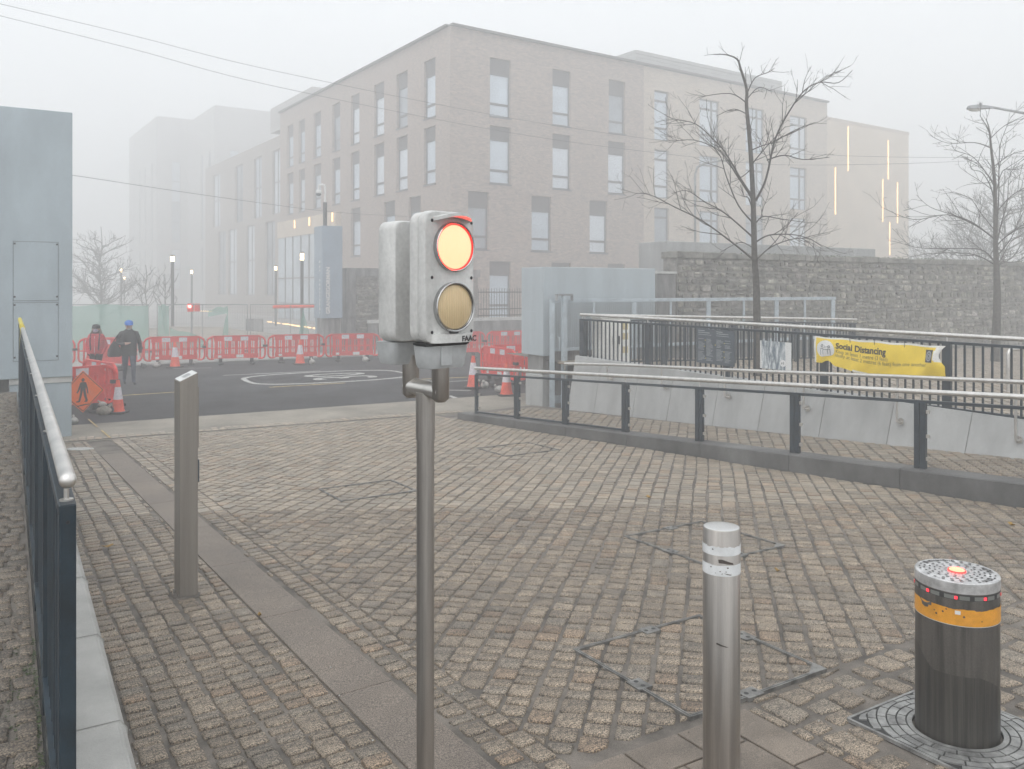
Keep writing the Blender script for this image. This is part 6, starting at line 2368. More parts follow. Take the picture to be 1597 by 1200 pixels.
wire([(-60, 10, 26), (200, 75, 27.5), (420, 133, 29), (800, 208, 31), (1088, 246, 33), (1234, 257.5, 34.5), (1475, 253, 36), (1680, 238, 37)], .0075, 'lower of the two long wires crossing above the main building')
wire([(20, 262, 26), (115, 274, 28), (260, 296, 31), (400, 316, 34), (520, 331, 37), (640, 338, 40)], .009, 'lone wire sloping down from the tall grey housing')

# ------------------------------------------------------------------ main building
BU = Vector((-sin(BR), cos(BR), 0)); BV = Vector((cos(BR), sin(BR), 0))
BC = Vector((-3.6, 49.0, 0))
def t_on(px, o, d):
    tx = (px - CX) / FPX
    return (tx * o.y - o.x) / (d.x - tx * d.y)
def z_on(py, p): return EYE + (HY - py) / FPX * p.y

def facade(parent, name, o, d, L, z0, z1, openings, nrm, m, depth=.35):
    """wall sheet with real openings and reveals; openings = (t0, t1, za, zb)"""
    ts = sorted(set([0, L] + [t for op in openings for t in op[:2]]))
    zs = sorted(set([z0, z1] + [z for op in openings for z in op[2:4]]))
    mb = MB()
    W = lambda t, z, dd=0.0: Vector((o.x + d.x * t, o.y + d.y * t, z)) - nrm * dd
    for i in range(len(ts) - 1):
        for j in range(len(zs) - 1):
            tm, zm = (ts[i] + ts[i + 1]) / 2, (zs[j] + zs[j + 1]) / 2
            if any(op[0] < tm < op[1] and op[2] < zm < op[3] for op in openings): continue
            mb.add([W(ts[i], zs[j]), W(ts[i + 1], zs[j]), W(ts[i + 1], zs[j + 1]), W(ts[i], zs[j + 1])], [(0, 1, 2, 3)])
    for op in openings:
        a, b, c_, e_ = op[:4]
        mb.add([W(a, c_), W(b, c_), W(b, e_), W(a, e_), W(a, c_, depth), W(b, c_, depth), W(b, e_, depth), W(a, e_, depth)],
               [(0, 1, 5, 4), (1, 2, 6, 5), (2, 3, 7, 6), (3, 0, 4, 7)])
    return mb.build(name, m, parent, world=True)

rw_ = random.Random(91)
def window(parent, o, d, nrm, t0, t1, z0, z1, header=0.0, bars=(.27,), mull=None, depth=.22, glass='glass', frame='frame', name='window'):
    W = lambda t, z, dd: Vector((o.x + d.x * t, o.y + d.y * t, z)) - nrm * dd
    zt_ = z1 - header
    if header:
        mb = MB(); mb.obox(W(t0, zt_, .16), d * (t1 - t0), nrm * -.1, Vector((0, 0, header))); mb.build('header_panel', M['brick_dark'], parent, world=True)
    f = .075
    mb = MB()
    bx_ = lambda a, b, c_, e_: mb.obox(W(a, c_, depth - .05), d * (b - a), nrm * -.12, Vector((0, 0, e_ - c_)))
    bx_(t0, t0 + f, z0, zt_); bx_(t1 - f, t1, z0, zt_); bx_(t0 + f, t1 - f, z0, z0 + f); bx_(t0 + f, t1 - f, zt_ - f, zt_)
    for b in bars:
        zz = z0 + (zt_ - z0) * b
        bx_(t0 + f, t1 - f, zz - .07, zz + .07)
    if mull:
        tt = t0 + (t1 - t0) * mull
        bx_(tt - .08, tt + .08, z0 + f, zt_ - f)
    w = mb.build(name, M[frame], parent, world=True)
    mb = MB()
    mb.add([W(t0 + f * .5, z0 + f * .5, depth), W(t1 - f * .5, z0 + f * .5, depth), W(t1 - f * .5, zt_ - f * .5, depth), W(t0 + f * .5, zt_ - f * .5, depth)], [(0, 1, 2, 3)])
    gk = glass
    if glass == 'glass':
        q_ = rw_.random()
        gk = 'glass' if q_ < .5 else ('glass_mid' if q_ < .75 else 'glass_blind')
    mb.build('pane', M[gk], w, world=True)
    if header:
        mb = MB(); mb.obox(W(t0 - .05, z0 - .09, .2), d * (t1 - t0 + .1), nrm * .25, Vector((0, 0, .085))); mb.build('sill', M['frame'], w, world=True)
    return w

mbld = thing('brick_building', 'large brick campus building with dark framed windows in the fog', 'building', BC)
nR = -BU            # outward normal of the right face
nL = -BV            # outward normal of the left face
ZTOP, ZBOT = 17.65, -.6
rows = {1: (12.67, 16.24, .94), 2: (8.59, 12.10, .80), 3: (4.55, 8.02, .92), 4: (.35, 3.85, .8)}
LR = t_on(1290, BC, BV)
T_TAN = t_on(1004, BC, BV)
ops_b, wins = [], []
def tr(px): return t_on(px, BC, BV)
for row, cols in ((1, ((764, 796.5), (861.7, 890), (949.5, 975))), (2, ((764, 796.5), (861.7, 890), (948.5, 975))), (3, ((730, 762), (829, 859.5), (919.5, 947))), (4, ((763.5, 796.5), (860, 890), (948, 974)))):
    z0, z1, hd = rows[row]
    for a, b in cols:
        ops_b.append((tr(a), tr(b), z0, z1)); wins.append((tr(a), tr(b), z0, z1, hd, (.30,), None))
facade(mbld, 'brick_wall', BC, BV, T_TAN, ZBOT, ZTOP, ops_b, nR, M['brick'])
for w in wins: window(mbld, BC, BV, nR, *w[:4], header=w[4], bars=w[5], glass='glass')
ops_t, wins = [], []
for row in (1, 2, 3):
    z0, z1, hd = rows[row]
    z0 -= .05; z1 -= .15
    for a, b, mu in ((1020.6, 1043.7, None), (1091, 1122, .68), (1163, 1192, .68), (1232, 1258.6, .66)):
        ops_t.append((tr(a) - T_TAN, tr(b) - T_TAN, z0, z1)); wins.append((tr(a), tr(b), z0, z1, 0, (.25, .80), mu))
oT = BC + BV * T_TAN
facade(mbld, 'tan_wall', oT, BV, LR - T_TAN, ZBOT, ZTOP - .05, ops_t, nR, M['brick_tan'])
for w in wins: window(mbld, BC, BV, nR, *w[:4], header=0, bars=w[5], mull=w[6], glass='glass')
# left face
LL = t_on(437, BC, BU)
def tl_(px): return t_on(px, BC, BU)
ops_l, wins = [], []
cols = ((661, 679), (618.5, 635.5), (583.5, 599), (547.5, 560.5), (518.5, 530.5), (489, 500.5), (466, 475.5), (448, 457.5))
for row in (1, 2):
    z0, z1, hd = rows[row]
    for a, b in cols:
        t1_, t0_ = tl_(a), tl_(b)
        ops_l.append((t0_, t1_, z0, z1)); wins.append((t0_, t1_, z0, z1, hd))
z0, z1, hd = rows[3]
for a, b in ((637.5, 656), (599, 616), (547.5, 562)):
    ops_l.append((tl_(b), tl_(a), z0, z1)); wins.append((tl_(b), tl_(a), z0, z1, hd))
facade(mbld, 'brick_wall', BC, BU, LL, ZBOT, ZTOP, ops_l, nL, M['brick'])
for w in wins: window(mbld, BC, BU, nL, *w[:4], header=w[4], bars=(.30,), glass='glass')
# inside, roof and parapets
DB = 26.0
mb = MB()
cB1, cB2, cB3 = BC + BV * LR, BC + BV * LR + BU * LL, BC + BU * LL
mb.add([(p.x, p.y, ZTOP - .5) for p in (BC, cB1, cB2, cB3)], [(0, 1, 2, 3)])
for a, b in ((cB1, cB2), (cB2, cB3)):
    mb.add([(a.x, a.y, ZBOT), (b.x, b.y, ZBOT), (b.x, b.y, ZTOP), (a.x, a.y, ZTOP)], [(0, 1, 2, 3)])
mb.build('roof', M['brick_fogged'], mbld, world=True)
mb = MB()
mb.beam(BC + nR * .06 + Vector((0, 0, ZTOP + .06)), cB1 + nR * .06 + Vector((0, 0, ZTOP + .06)), .34, .12)
mb.beam(BC + nL * .06 + BU * .2 + Vector((0, 0, ZTOP + .06)), cB3 + nL * .06 + Vector((0, 0, ZTOP + .06)), .34, .12)
mb.build('parapet_cap', M['brick_dark'], mbld, world=True)
# dark backs behind the glass so openings never show sky
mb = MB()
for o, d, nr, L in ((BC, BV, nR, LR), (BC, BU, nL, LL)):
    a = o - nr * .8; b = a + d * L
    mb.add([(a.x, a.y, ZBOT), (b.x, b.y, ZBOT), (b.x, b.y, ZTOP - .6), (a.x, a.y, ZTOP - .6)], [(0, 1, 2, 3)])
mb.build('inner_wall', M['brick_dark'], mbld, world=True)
# roof screens
rc = at(991, 77.6, 60.0)
t_end = t_on(1219.5, rc, BV)
mb = MB()
zz = ZTOP - .4
k = 0
while zz < rc.z:
    mb.obox(Vector((rc.x, rc.y, zz)) - BU * (.02 * (k % 2)), BV * t_end, BU * 9, Vector((0, 0, .24))); zz += .27; k += 1
mb.build('roof_screen', M['metal_roof'], mbld, world=True)
rc2 = at(487, 135, 71.5)
mb = MB(); mb.obox(Vector((rc2.x, rc2.y, ZTOP - .5)), BV * 8, BU * 11, Vector((0, 0, rc2.z - ZTOP + .5)))
mb.build('roof_plant_room', M['brick_fogged'], mbld, world=True)
# glazed lobby on the left face
ta, tb_ = tl_(532), tl_(440)
zc1, zc0 = 7.95, 6.55
oL = BC + nL * .45
mb = MB(); mb.obox(Vector((oL.x, oL.y, zc0)) + BU * ta, BU * (tb_ - ta), nL * -.6, Vector((0, 0, zc1 - zc0)))
mb.build('lobby_fascia', M['clad_tan_glow'], mbld, world=True)
npan = 7
for i in range(npan):
    a = ta + (tb_ - ta) * i / npan; b = ta + (tb_ - ta) * (i + 1) / npan
    mb = MB()
    W = lambda t, z, dd=0.0: Vector((oL.x + BU.x * t, oL.y + BU.y * t, z)) - nL * dd
    for (x0, x1, z0, z1) in ((a, a + .07, -.4, zc0), (a + .07, b, 3.0, 3.12), (a + .07, b, .9, .98)):
        mb.obox(W(x0, z0, .05), BU * (x1 - x0), nL * -.1, Vector((0, 0, z1 - z0)))
    w = mb.build('window', M['frame'], mbld, world=True)
    mb = MB(); mb.add([W(a, -.4, .12), W(b, -.4, .12), W(b, zc0, .12), W(a, zc0, .12)], [(0, 1, 2, 3)])
    mb.build('pane', M['glass_blue'] if i > 0 else M['glass_warm'], w, world=True)
for px, (p1, p2) in ((460.5, (344, 356)), (483.5, (339.5, 352)), (519.5, (332, 346)), (506.5, (500, 512))):
    t = t_on(px, oL, BU); p = oL + BU * t
    mb = MB(); mb.obox(Vector((p.x, p.y, z_on(p2, p))) + nL * .02, BU * .14, nL * .05, Vector((0, 0, z_on(p1, p) - z_on(p2, p))))
    mb.build('led_strip', M['led_warm'], mbld, world=True)

# right end block with light strips
o2 = at(1291, 187, 72.5)
eb2 = thing('clad_block', 'pale block with vertical light strips at the right end of the brick building', 'building', (o2.x, o2.y, 0))
Z2 = o2.z
L2 = t_on(1417, o2, BV)
mb = MB(); oo = Vector((o2.x, o2.y, -.6)) - BV * 1.0
mb.obox(oo, BV * (L2 + 1.0), BU * 14, Vector((0, 0, Z2 + .6)))
mb.build('clad_wall', M['clad_tan_glow'], eb2, world=True)
mb = MB(); mb.obox(Vector((o2.x, o2.y, Z2)) - BU * .05, BV * (L2 + .05), BU * .3, Vector((0, 0, .25))); mb.build('parapet_cap', M['brick_tan'], eb2, world=True)
for px, p1, p2 in ((1302, 262, 335), (1322, 198, 267), (1384.5, 219, 280), (1376, 280, 346), (1399, 285, 348), (1387, 347, 398)):
    t = t_on(px, o2, BV); p = Vector((o2.x, o2.y, 0)) + BV * t
    za, zb2 = z_on(p1, p), z_on(p2, p)
    mb = MB(); mb.obox(Vector((p.x, p.y, zb2)) - BU * .05, BV * .085, BU * .06, Vector((0, 0, za - zb2)))
    mb.build('led_strip', M['led_warm'], eb2, world=True)

# left wing and blocks beyond, fading in the fog
lw = thing('far_wing', 'hazy lower wing with tall paired windows left of the brick building', 'building', (cB3.x, cB3.y, 0))
o3 = cB3 - BV * -.0 + BV * 1.2
L3 = 30.0
ops3, w3 = [], []
for (a, b) in ((425, 437), (396, 408), (367, 379), (332, 343.5)):
    ta_, tb2 = t_on(b, o3, BU), t_on(a, o3, BU)
    if ta_ < .2: ta_ = .2
    if tb2 > ta_ + .4: ops3.append((ta_, tb2, 9.2, 15.2)); w3.append((ta_, tb2, 9.2, 15.2))
for (a, b) in ((414, 429), (384, 397), (356, 369), (340, 352)):
    ta_, tb2 = t_on(b, o3, BU), t_on(a, o3, BU)
    if tb2 > ta_ + .4: ops3.append((ta_, tb2, 1.5, 8.6)); w3.append((ta_, tb2, 1.5, 8.6))
facade(lw, 'brick_wall', o3, BU, L3, ZBOT, 16.4, ops3, nL, M['brick_wing'])
for w in w3: window(lw, o3, BU, nL, *w, bars=(.5,), mull=.5, glass='glass')
mb = MB()
a, b = o3 + BU * L3, o3 + BU * L3 + BV * 14
mb.add([(o3.x, o3.y, 16.0), (a.x, a.y, 16.0), (b.x, b.y, 16.0), (o3.x + BV.x * 14, o3.y + BV.y * 14, 16.0)], [(0, 1, 2, 3)])
mb.add([(a.x, a.y, ZBOT), (b.x, b.y, ZBOT), (b.x, b.y, 16.4), (a.x, a.y, 16.4)], [(0, 1, 2, 3)])
a2, b2 = o3 + BV * .9, o3 + BV * .9 + BU * L3
mb.add([(a2.x, a2.y, ZBOT), (b2.x, b2.y, ZBOT), (b2.x, b2.y, 15.9), (a2.x, a2.y, 15.9)], [(0, 1, 2, 3)])
mb.build('roof', M['brick_fogged'], lw, world=True)
def far_block(px, py, Y, du, dv, lab, cols_v, cols_u):
    c_ = at(px, py, Y)
    t_ = thing('far_block', lab, 'building', (c_.x, c_.y, 0))
    o = Vector((c_.x, c_.y, 0))
    ops = [(x, x + 1.3, z, z + 6) for x in cols_u for z in (2.0, 9.0, 15.0) if z + 6 < c_.z]
    facade(t_, 'brick_wall', o, BU, du, ZBOT, c_.z, ops, nL, M['brick_fogged'])
    for op in ops: window(t_, o, BU, nL, *op, bars=(.5,))
    ops = [(x, x + 1.3, z, z + 6) for x in cols_v for z in (2.0, 9.0, 15.0) if z + 6 < c_.z]
    facade(t_, 'brick_wall', o, BV, dv, ZBOT, c_.z, ops, nR, M['brick_fogged'])
    for op in ops: window(t_, o, BV, nR, *op, bars=(.5,))
    mb = MB()
    q = [o, o + BV * dv, o + BV * dv + BU * du, o + BU * du]
    mb.add([(p.x, p.y, c_.z - .4) for p in q], [(0, 1, 2, 3)])
    for a, b in ((q[1], q[2]), (q[2], q[3])):
        mb.add([(a.x, a.y, ZBOT), (b.x, b.y, ZBOT), (b.x, b.y, c_.z), (a.x, a.y, c_.z)], [(0, 1, 2, 3)])
    for a, b in ((q[0] + BU * .6 + BV * .6, q[1] + BU * .6 - BV * .1), (q[0] + BU * .6 + BV * .6, q[3] + BV * .6 - BU * .1)):
        mb.add([(a.x, a.y, ZBOT), (b.x, b.y, ZBOT), (b.x, b.y, c_.z - .45), (a.x, a.y, c_.z - .45)], [(0, 1, 2, 3)])
    mb.build('roof', M['brick_fogged'], t_, world=True)
far_block(245, 181, 122, 22, 31, 'faintest hazy block at the far left of the campus', (2, 7), (3, 8, 12))
far_block(335, 164, 112, 15, 12, 'hazy tall block rising above the lower wing', (2, 5.5), (2, 6))
# ground light strips on the forecourt
for k, (xa, ya, xb, yb) in enumerate(((418, 502, 423, 502.6), (428, 503.5, 436, 504.5), (441, 505, 455, 507), (457, 507.5, 470, 509.5), (473, 509.5, 484, 511.5), (489, 512, 498, 514), (365, 487.5, 382, 488), (300, 485, 330, 486))):
    fz2 = ROADZ + .06
    def gp2(px, py):
        Y = FPX * (EYE - fz2) / (py - HY); return Vector(((px - CX) / FPX * Y, Y, fz2))
    a, b = gp2(xa, ya), gp2(xb, yb)
    mb = MB(); mb.beam(a, b, .12, .06)
    tag(mb.build('ground_light', M['led_warm']), ('leftmost warm light strip of the line leading to the pylon', 'second warm light strip from the left in the line to the pylon', 'third warm light strip from the left in the line to the pylon', 'third warm light strip from the pylon in the forecourt line', 'second warm light strip from the pylon in the forecourt line', 'warm light strip nearest the pylon foot', 'far warm light strip behind the torn netting', 'farthest faint light strip just right of the small red signal')[k], 'light strip', 'light strips in the forecourt paving')

# ------------------------------------------------------------------ pylon sign and old wall across the road
pyY = 33.6
pc = at(503, 497, pyY)
pyl = thing('pylon_sign', 'blue grey pylon box with white vertical lettering across the road', 'sign', (pc.x, pc.y, ROADZ))
zb_ = EYE - (497 - HY) / FPX * pyY; zt_ = EYE + (HY - 352) / FPX * pyY
wv = t_on(534, Vector((pc.x, pc.y, 0)), N); wu = t_on(490, Vector((pc.x, pc.y, 0)), U)
mb = MB(); mb.obox(Vector((pc.x, pc.y, zb_)), N * wv, U * wu, Vector((0, 0, zt_ - zb_)))
mb.build('box', M['sign_blue'], pyl, world=True, bevel=.01)
mb = MB(); mb.obox(Vector((pc.x, pc.y, ROADZ)) + N * .1 + U * .1, N * (wv - .15), U * (wu - .2), Vector((0, 0, zb_ - ROADZ)))
mb.build('foot', M['concrete_dark'], pyl, world=True)
lt_ = t_on(514.2, Vector((pc.x, pc.y, 0)), N)
text_mesh('lettering', 'GRANGEGORMAN', .225, M['white'], pyl, Vector((pc.x, pc.y, 0)) + N * lt_ - U * .012 + Vector((0, 0, EYE - (490 - HY) / FPX * pyY)), (0, 0, 1), -N, depth=.004, spacing=1.0, bold=.010)
rt = random.Random(14)
mb = MB()
z = EYE - (489 - HY) / FPX * pyY
ztop_ = EYE - (407 - HY) / FPX * pyY
while z < ztop_:
    L = rt.uniform(.06, .16)
    if rt.random() < .82:
        p = Vector((pc.x, pc.y, z)) + U * (wu * .25) - N * .006
        mb.obox(p, U * .12, -N * .006, Vector((0, 0, L * .5)))
        if rt.random() < .5: mb.obox(p + U * .05, U * .03, -N * .006, Vector((0, 0, L)))
    z += L + .05
mb.build('side_lettering', M['white'], pyl, world=True)
# camera on a pole behind the pylon
cp = at(507, 352, 35.2)
cc_ = thing('security_camera', 'white hook necked security camera on a grey pole behind the pylon', 'security camera', (cp.x, cp.y, ROADZ))
zt1 = EYE + (HY - 316) / FPX * 35.2
mb = MB(); mb.tube([(cp.x, cp.y, ROADZ), (cp.x, cp.y, zt1)], .085, 10); mb.build('pole', M['lamp_metal'], cc_, world=True, smooth=True, auto=40)
zt2 = EYE + (HY - 292) / FPX * 35.2
hx = .135
mb = MB(); mb.tube([(cp.x, cp.y, zt1)] + [(cp.x, cp.y, zt2 - .02)] + [(cp.x - hx + hx * cos(a), cp.y, zt2 + hx * .8 * sin(a)) for a in (.4, .9, 1.57, 2.2, 2.8)] + [(cp.x - 2 * hx, cp.y, zt2 - .12)], .04, 8)
mb.build('hook_arm', M['white'], cc_, world=True, smooth=True, auto=50)
mb = MB(); mb.lathe((cp.x - 2 * hx, cp.y, zt2 - .36), [(.05, .24), (.12, .2), (.13, .1), (.12, .08)], 14, cap0=True); mb.build('housing', M['white'], cc_, world=True, smooth=True, auto=40)
mb = MB(); mb.sphere((cp.x - 2 * hx, cp.y, zt2 - .29), .105, 7); mb.build('dome', M['board'], cc_, world=True, smooth=True)

# old gate pier and rubble wall across the road
w0 = at(540, 520, 35.0); 
gw = thing('stone_wall', 'grey stone wall with dark concrete capping across the road behind the signal', 'wall', (w0.x, w0.y, ROADZ))
o = Vector((w0.x, w0.y, ROADZ))
tA, tB2, tC = t_on(555, o, N), t_on(640, o, N), 0
zt_ = EYE + (HY - 418) / FPX * w0.y
zs_ = EYE + (HY - 431) / FPX * w0.y
mb = MB(); mb.obox(o + U * .0, N * tA, U * .7, Vector((0, 0, zt_ - ROADZ))); mb.build('concrete_pier', M['concrete_dark'], gw, world=True, bevel=.01)
mb = MB(); mb.obox(o + N * (tA + .002) + Vector((0, 0, zs_ - ROADZ)), N * 6.0, U * .7, Vector((0, 0, zt_ - zs_ - .003))); mb.build('capping', M['concrete_dark'], gw, world=True)
mb = MB(); mb.obox(o + N * (tA + .002) + U * .06, N * 5.9, U * .55, Vector((0, 0, zs_ - ROADZ - .003))); mb.build('wall_core', M['stone_bed'], gw, world=True)
rubble(gw, o + N * (tA + .01) + U * .06, N, 5.6, zs_ - ROADZ - .02, -U, random.Random(19), 120, sx=.42, sz=.2)
# low wall with black railings right of the signal
fo = at(735, 520, 38.0)
o = Vector((fo.x, fo.y, ROADZ))
lwz = EYE - (497 - HY) / FPX * 38.0
rw = thing('railing_wall', 'low stone wall with black vertical railings across the road right of the signal', 'railing', (fo.x, fo.y, ROADZ))
mb = MB(); mb.obox(o - N * 5.0, N * 12, U * .4, Vector((0, 0, lwz - ROADZ - .12))); mb.build('plinth', M['concrete_dark'], rw, world=True)
mb = MB(); mb.obox(o - N * 5.02 - U * .04 + Vector((0, 0, lwz - ROADZ - .118)), N * 12.04, U * .48, Vector((0, 0, .14))); mb.build('plinth_cap', M['pale'], rw, world=True)
top_ = EYE - (450 - HY) / FPX * 39.0 + .0
hh = top_ - lwz
for zz in (.12, hh * .3, hh - .18):
    mb = MB(); mb.beam(o - N * 4.8 + U * .2 + Vector((0, 0, lwz - ROADZ + zz)), o + N * 6.8 + U * .2 + Vector((0, 0, lwz - ROADZ + zz)), .03, .05); mb.build('rail', M['ink'], rw, world=True)
k = -4.7
while k < 6.7:
    mb = MB(); mb.tube([o + N * k + U * .2 + Vector((0, 0, lwz - ROADZ)), o + N * k + U * .2 + Vector((0, 0, lwz - ROADZ + hh))], [.014, .012], 4)
    mb.build('bar', M['ink'], rw, world=True); k += .14

# small white cover at the cobble edge and grey box on the forecourt
cv = G(125, 701)
mb = MB(); mb.prism([(cos(k * pi / 8) * .22, sin(k * pi / 8) * .12) for k in range(16)], 0, .012)
o = mb.build('drain_cover', M['pale']); o.location = cv; tag(o, 'small pale drain cover at the cobble edge near the left housing', 'drain cover')
fb_ = at(397, 496, 50)
mb = MB(); mb.box((0, 0, .4), (.95, .4, .8)); o = mb.build('planter_box', M['concrete_dark'], None, bevel=.02); o.location = (fb_.x, fb_.y, ROADZ + .03)
tag(o, 'low grey box on the forecourt beyond the mesh fence', 'box')
mb = MB()
rb_ = random.Random(44)
NB = 20
for i in range(NB + 1):
    for j in range(9):
        x = -6 + 12 * i / NB; y = -1.6 + 3.2 * j / 8
        h = .55 * max(0, 1 - (x / 6) ** 2) * max(0, 1 - (y / 1.6) ** 2) * (1 + .2 * rb_.random())
        mb.v.append((x, y, h))
for i in range(NB):
    for j in range(8):
        a = i * 9 + j
        mb.f.append((a, a + 9, a + 10, a + 1)); mb.m.append(0)
o = mb.build('soil_mound', M['footpath'], None, smooth=True); mp_ = at(285, 500, 44); o.location = (mp_.x, mp_.y, ROADZ + .02)
tag(o, 'low mound of earth and grass behind the torn netting', None, None, 'structure')

# ------------------------------------------------------------------ people
def skin_body(name, joints, edges, root, parent, mats, assign, subdiv=2):
    me = bpy.data.meshes.new(name)
    names = list(joints)
    idx = {n: i for i, n in enumerate(names)}
    me.from_pydata([joints[n][0] for n in names], [(idx[a], idx[b]) for a, b in edges], [])
    o = bpy.data.objects.new(name, me)
    COL.objects.link(o)
    md = o.modifiers.new('skin', 'SKIN')
    md.use_smooth_shade = True
    for n in names:
        sv = me.skin_vertices[0].data[idx[n]]
        r_ = joints[n][1]
        sv.radius = (r_, r_) if not isinstance(r_, tuple) else r_
        sv.use_root = (n == root)
    sb_ = o.modifiers.new('sub', 'SUBSURF'); sb_.levels = subdiv; sb_.render_levels = subdiv
    bpy.context.view_layer.update()
    dg = bpy.context.evaluated_depsgraph_get()
    nm_ = bpy.data.meshes.new_from_object(o.evaluated_get(dg))
    bpy.data.objects.remove(o)
    nm_.materials.clear()
    for m in mats: nm_.materials.append(m)
    for p in nm_.polygons:
        p.material_index = assign(p.center)
        p.use_smooth = True
    ob = bpy.data.objects.new(name, nm_)
    COL.objects.link(ob)
    ob.parent = parent
    return ob

def person_joints(H, pose, sh=.19, hip=.09, bulk=1.0):
    """front is -Y; pose gives joint overrides in metres for a figure of height H"""
    k = H / 1.75
    J = {
        'pelvis': ((0, 0, .93), (.165 * bulk, .125 * bulk)), 'waist': ((0, 0, 1.08), (.16 * bulk, .12 * bulk)), 'chest': ((0, .0, 1.28), (.185 * bulk, .125 * bulk)),
        'shoulders': ((0, .01, 1.42), (.15 * bulk, .095 * bulk)), 'neck': ((0, .005, 1.50), .058), 'head0': ((0, -.01, 1.58), .078), 'head1': ((0, -.012, 1.66), .094), 'head2': ((0, -.005, 1.72), .070),
        'nose': ((0, -.098, 1.615), .015), 'chin': ((0, -.075, 1.555), .03),
    }
    for s, n in ((1, 'L'), (-1, 'R')):
        J['hip' + n] = ((s * hip, 0, .88), .105 * bulk); J['knee' + n] = ((s * hip, -.01, .49), .068); J['shin' + n] = ((s * hip, .0, .30), .060); J['ankle' + n] = ((s * hip, .02, .09), .045); J['heel' + n] = ((s * hip, .03, .045), .040); J['toe' + n] = ((s * hip * 1.05, -.15, .035), .035)
        J['sh' + n] = ((s * sh, .01, 1.41), .072 * bulk); J['elb' + n] = ((s * (sh + .06), .03, 1.14), .055 * bulk); J['wri' + n] = ((s * (sh + .07), -.03, .90), .036 * bulk); J['palm' + n] = ((s * (sh + .07), -.045, .83), .030)
    for n, p in pose.items():
        J[n] = (p, J[n][1])
    E_ = [('pelvis', 'waist'), ('waist', 'chest'), ('chest', 'shoulders'), ('shoulders', 'neck'), ('neck', 'head0'), ('head0', 'head1'), ('head1', 'head2'), ('head0', 'chin'), ('head0', 'nose')]
    for n in 'LR':
        E_ += [('pelvis', 'hip' + n), ('hip' + n, 'knee' + n), ('knee' + n, 'shin' + n), ('shin' + n, 'ankle' + n), ('ankle' + n, 'heel' + n), ('ankle' + n, 'toe' + n), ('shoulders', 'sh' + n), ('sh' + n, 'elb' + n), ('elb' + n, 'wri' + n), ('wri' + n, 'palm' + n)]
        p = Vector(J['palm' + n][0]); w = Vector(J['wri' + n][0]); d = (p - w).normalized()
        side = d.cross(Vector((1, 0, 0) if abs(d.x) < .7 else (0, 0, 1))).normalized()
        cr = d.cross(side)
        for fi, (off, ln) in enumerate(((-.024, .060), (-.008, .074), (.008, .070), (.024, .052))):
            a = 'f%d%s' % (fi, n); b = 'g%d%s' % (fi, n)
            J[a] = (tuple(p + side * off + d * ln * .55), .0095); J[b] = (tuple(p + side * off * 1.05 + d * ln - cr * .018), .008)
            E_ += [('palm' + n, a), (a, b)]
        a = 'th' + n; b = 'ti' + n
        J[a] = (tuple(p - side * .036 + d * .008 - cr * .01), .011); J[b] = (tuple(p - side * .048 + d * .038 - cr * .016), .009)
        E_ += [('palm' + n, a), (a, b)]
    out = {}
    for n, (p, r_) in J.items():
        out[n] = (tuple(c * k for c in p), tuple(q * k for q in r_) if isinstance(r_, tuple) else r_ * k)
    return out, E_

def face_bits(parent, k, m_eye='ink'):
    mb = MB()
    for s in (-1, 1): mb.sphere((s * .034 * k, -.093 * k, 1.655 * k), .0095 * k, 5)
    mb.build('eyes', M[m_eye], parent, smooth=True)
    mb = MB()
    for s in (-1, 1): mb.sphere((s * .092 * k, .005 * k, 1.635 * k), .03 * k, 5, (.35, .7, 1.0))
    mb.build('ears', M['skin'], parent, smooth=True)

# man with blue cap
mp0 = rpt(201, 600.5, .006)
man = thing('person', 'man in black jacket and jeans with blue cap walking on the road', 'person', mp0, R(32))
pose = {'kneeL': (.10, -.13, .50), 'shinL': (.10, -.12, .31), 'ankleL': (.105, -.13, .10), 'heelL': (.105, -.10, .05), 'toeL': (.115, -.30, .035),
        'kneeR': (-.09, .03, .49), 'shinR': (-.09, .12, .32), 'ankleR': (-.09, .20, .12), 'heelR': (-.09, .235, .085), 'toeR': (-.09, .06, .035),
        'elbR': (-.30, .05, 1.14), 'wriR': (-.12, -.20, 1.14), 'palmR': (-.05, -.235, 1.15), 'elbL': (.285, .06, 1.13), 'wriL': (.29, -.02, .88), 'palmL': (.29, -.04, .81)}
J, E_ = person_joints(1.74, pose, bulk=1.14)
def man_assign(c):
    z = c.z
    if z < .085: return 3
    if z < .80 and abs(c.x) < .26 and not (abs(c.x) > .24 and z > .6): return 2
    if z > 1.50: return 0
    pr, plm = Vector(J['wriR'][0]), Vector(J['wriL'][0])
    if (c - Vector(J['palmR'][0])).length < .105 and (c - pr).dot(Vector(J['palmR'][0]) - pr) > 0: return 0
    if c.x > .22 and z < plm.z - .01: return 0
    return 1
skin_body('body', J, E_, 'pelvis', man, [M['skin'], M['jacket_black'], M['jeans'], M['shoe']], man_assign)
k = 1.74 / 1.75
face_bits(man, k)
mb = MB()
mb.lathe((0, .0, 1.66 * k), [(.108, .0), (.112, .03), (.102, .075), (.06, .112), (.001, .122)], 18)
n = 12
vs = []
for i in range(n + 1):
    a = -pi / 2 - 1.0 + 2.0 * i / n
    vs += [(cos(a) * .104, sin(a) * .104, 1.675 * k), (cos(a) * .115, sin(a) * .185, 1.655 * k), (cos(a) * .115, sin(a) * .187, 1.645 * k), (cos(a) * .104, sin(a) * .104, 1.66 * k)]
fs = []
for i in range(n):
    for q in range(4): fs.append((i * 4 + q, i * 4 + (q + 1) % 4, i * 4 + 4 + (q + 1) % 4, i * 4 + 4 + q))
mb.add(vs, fs)
mb.build('cap', M['cap_blue'], man, smooth=True, auto=50)
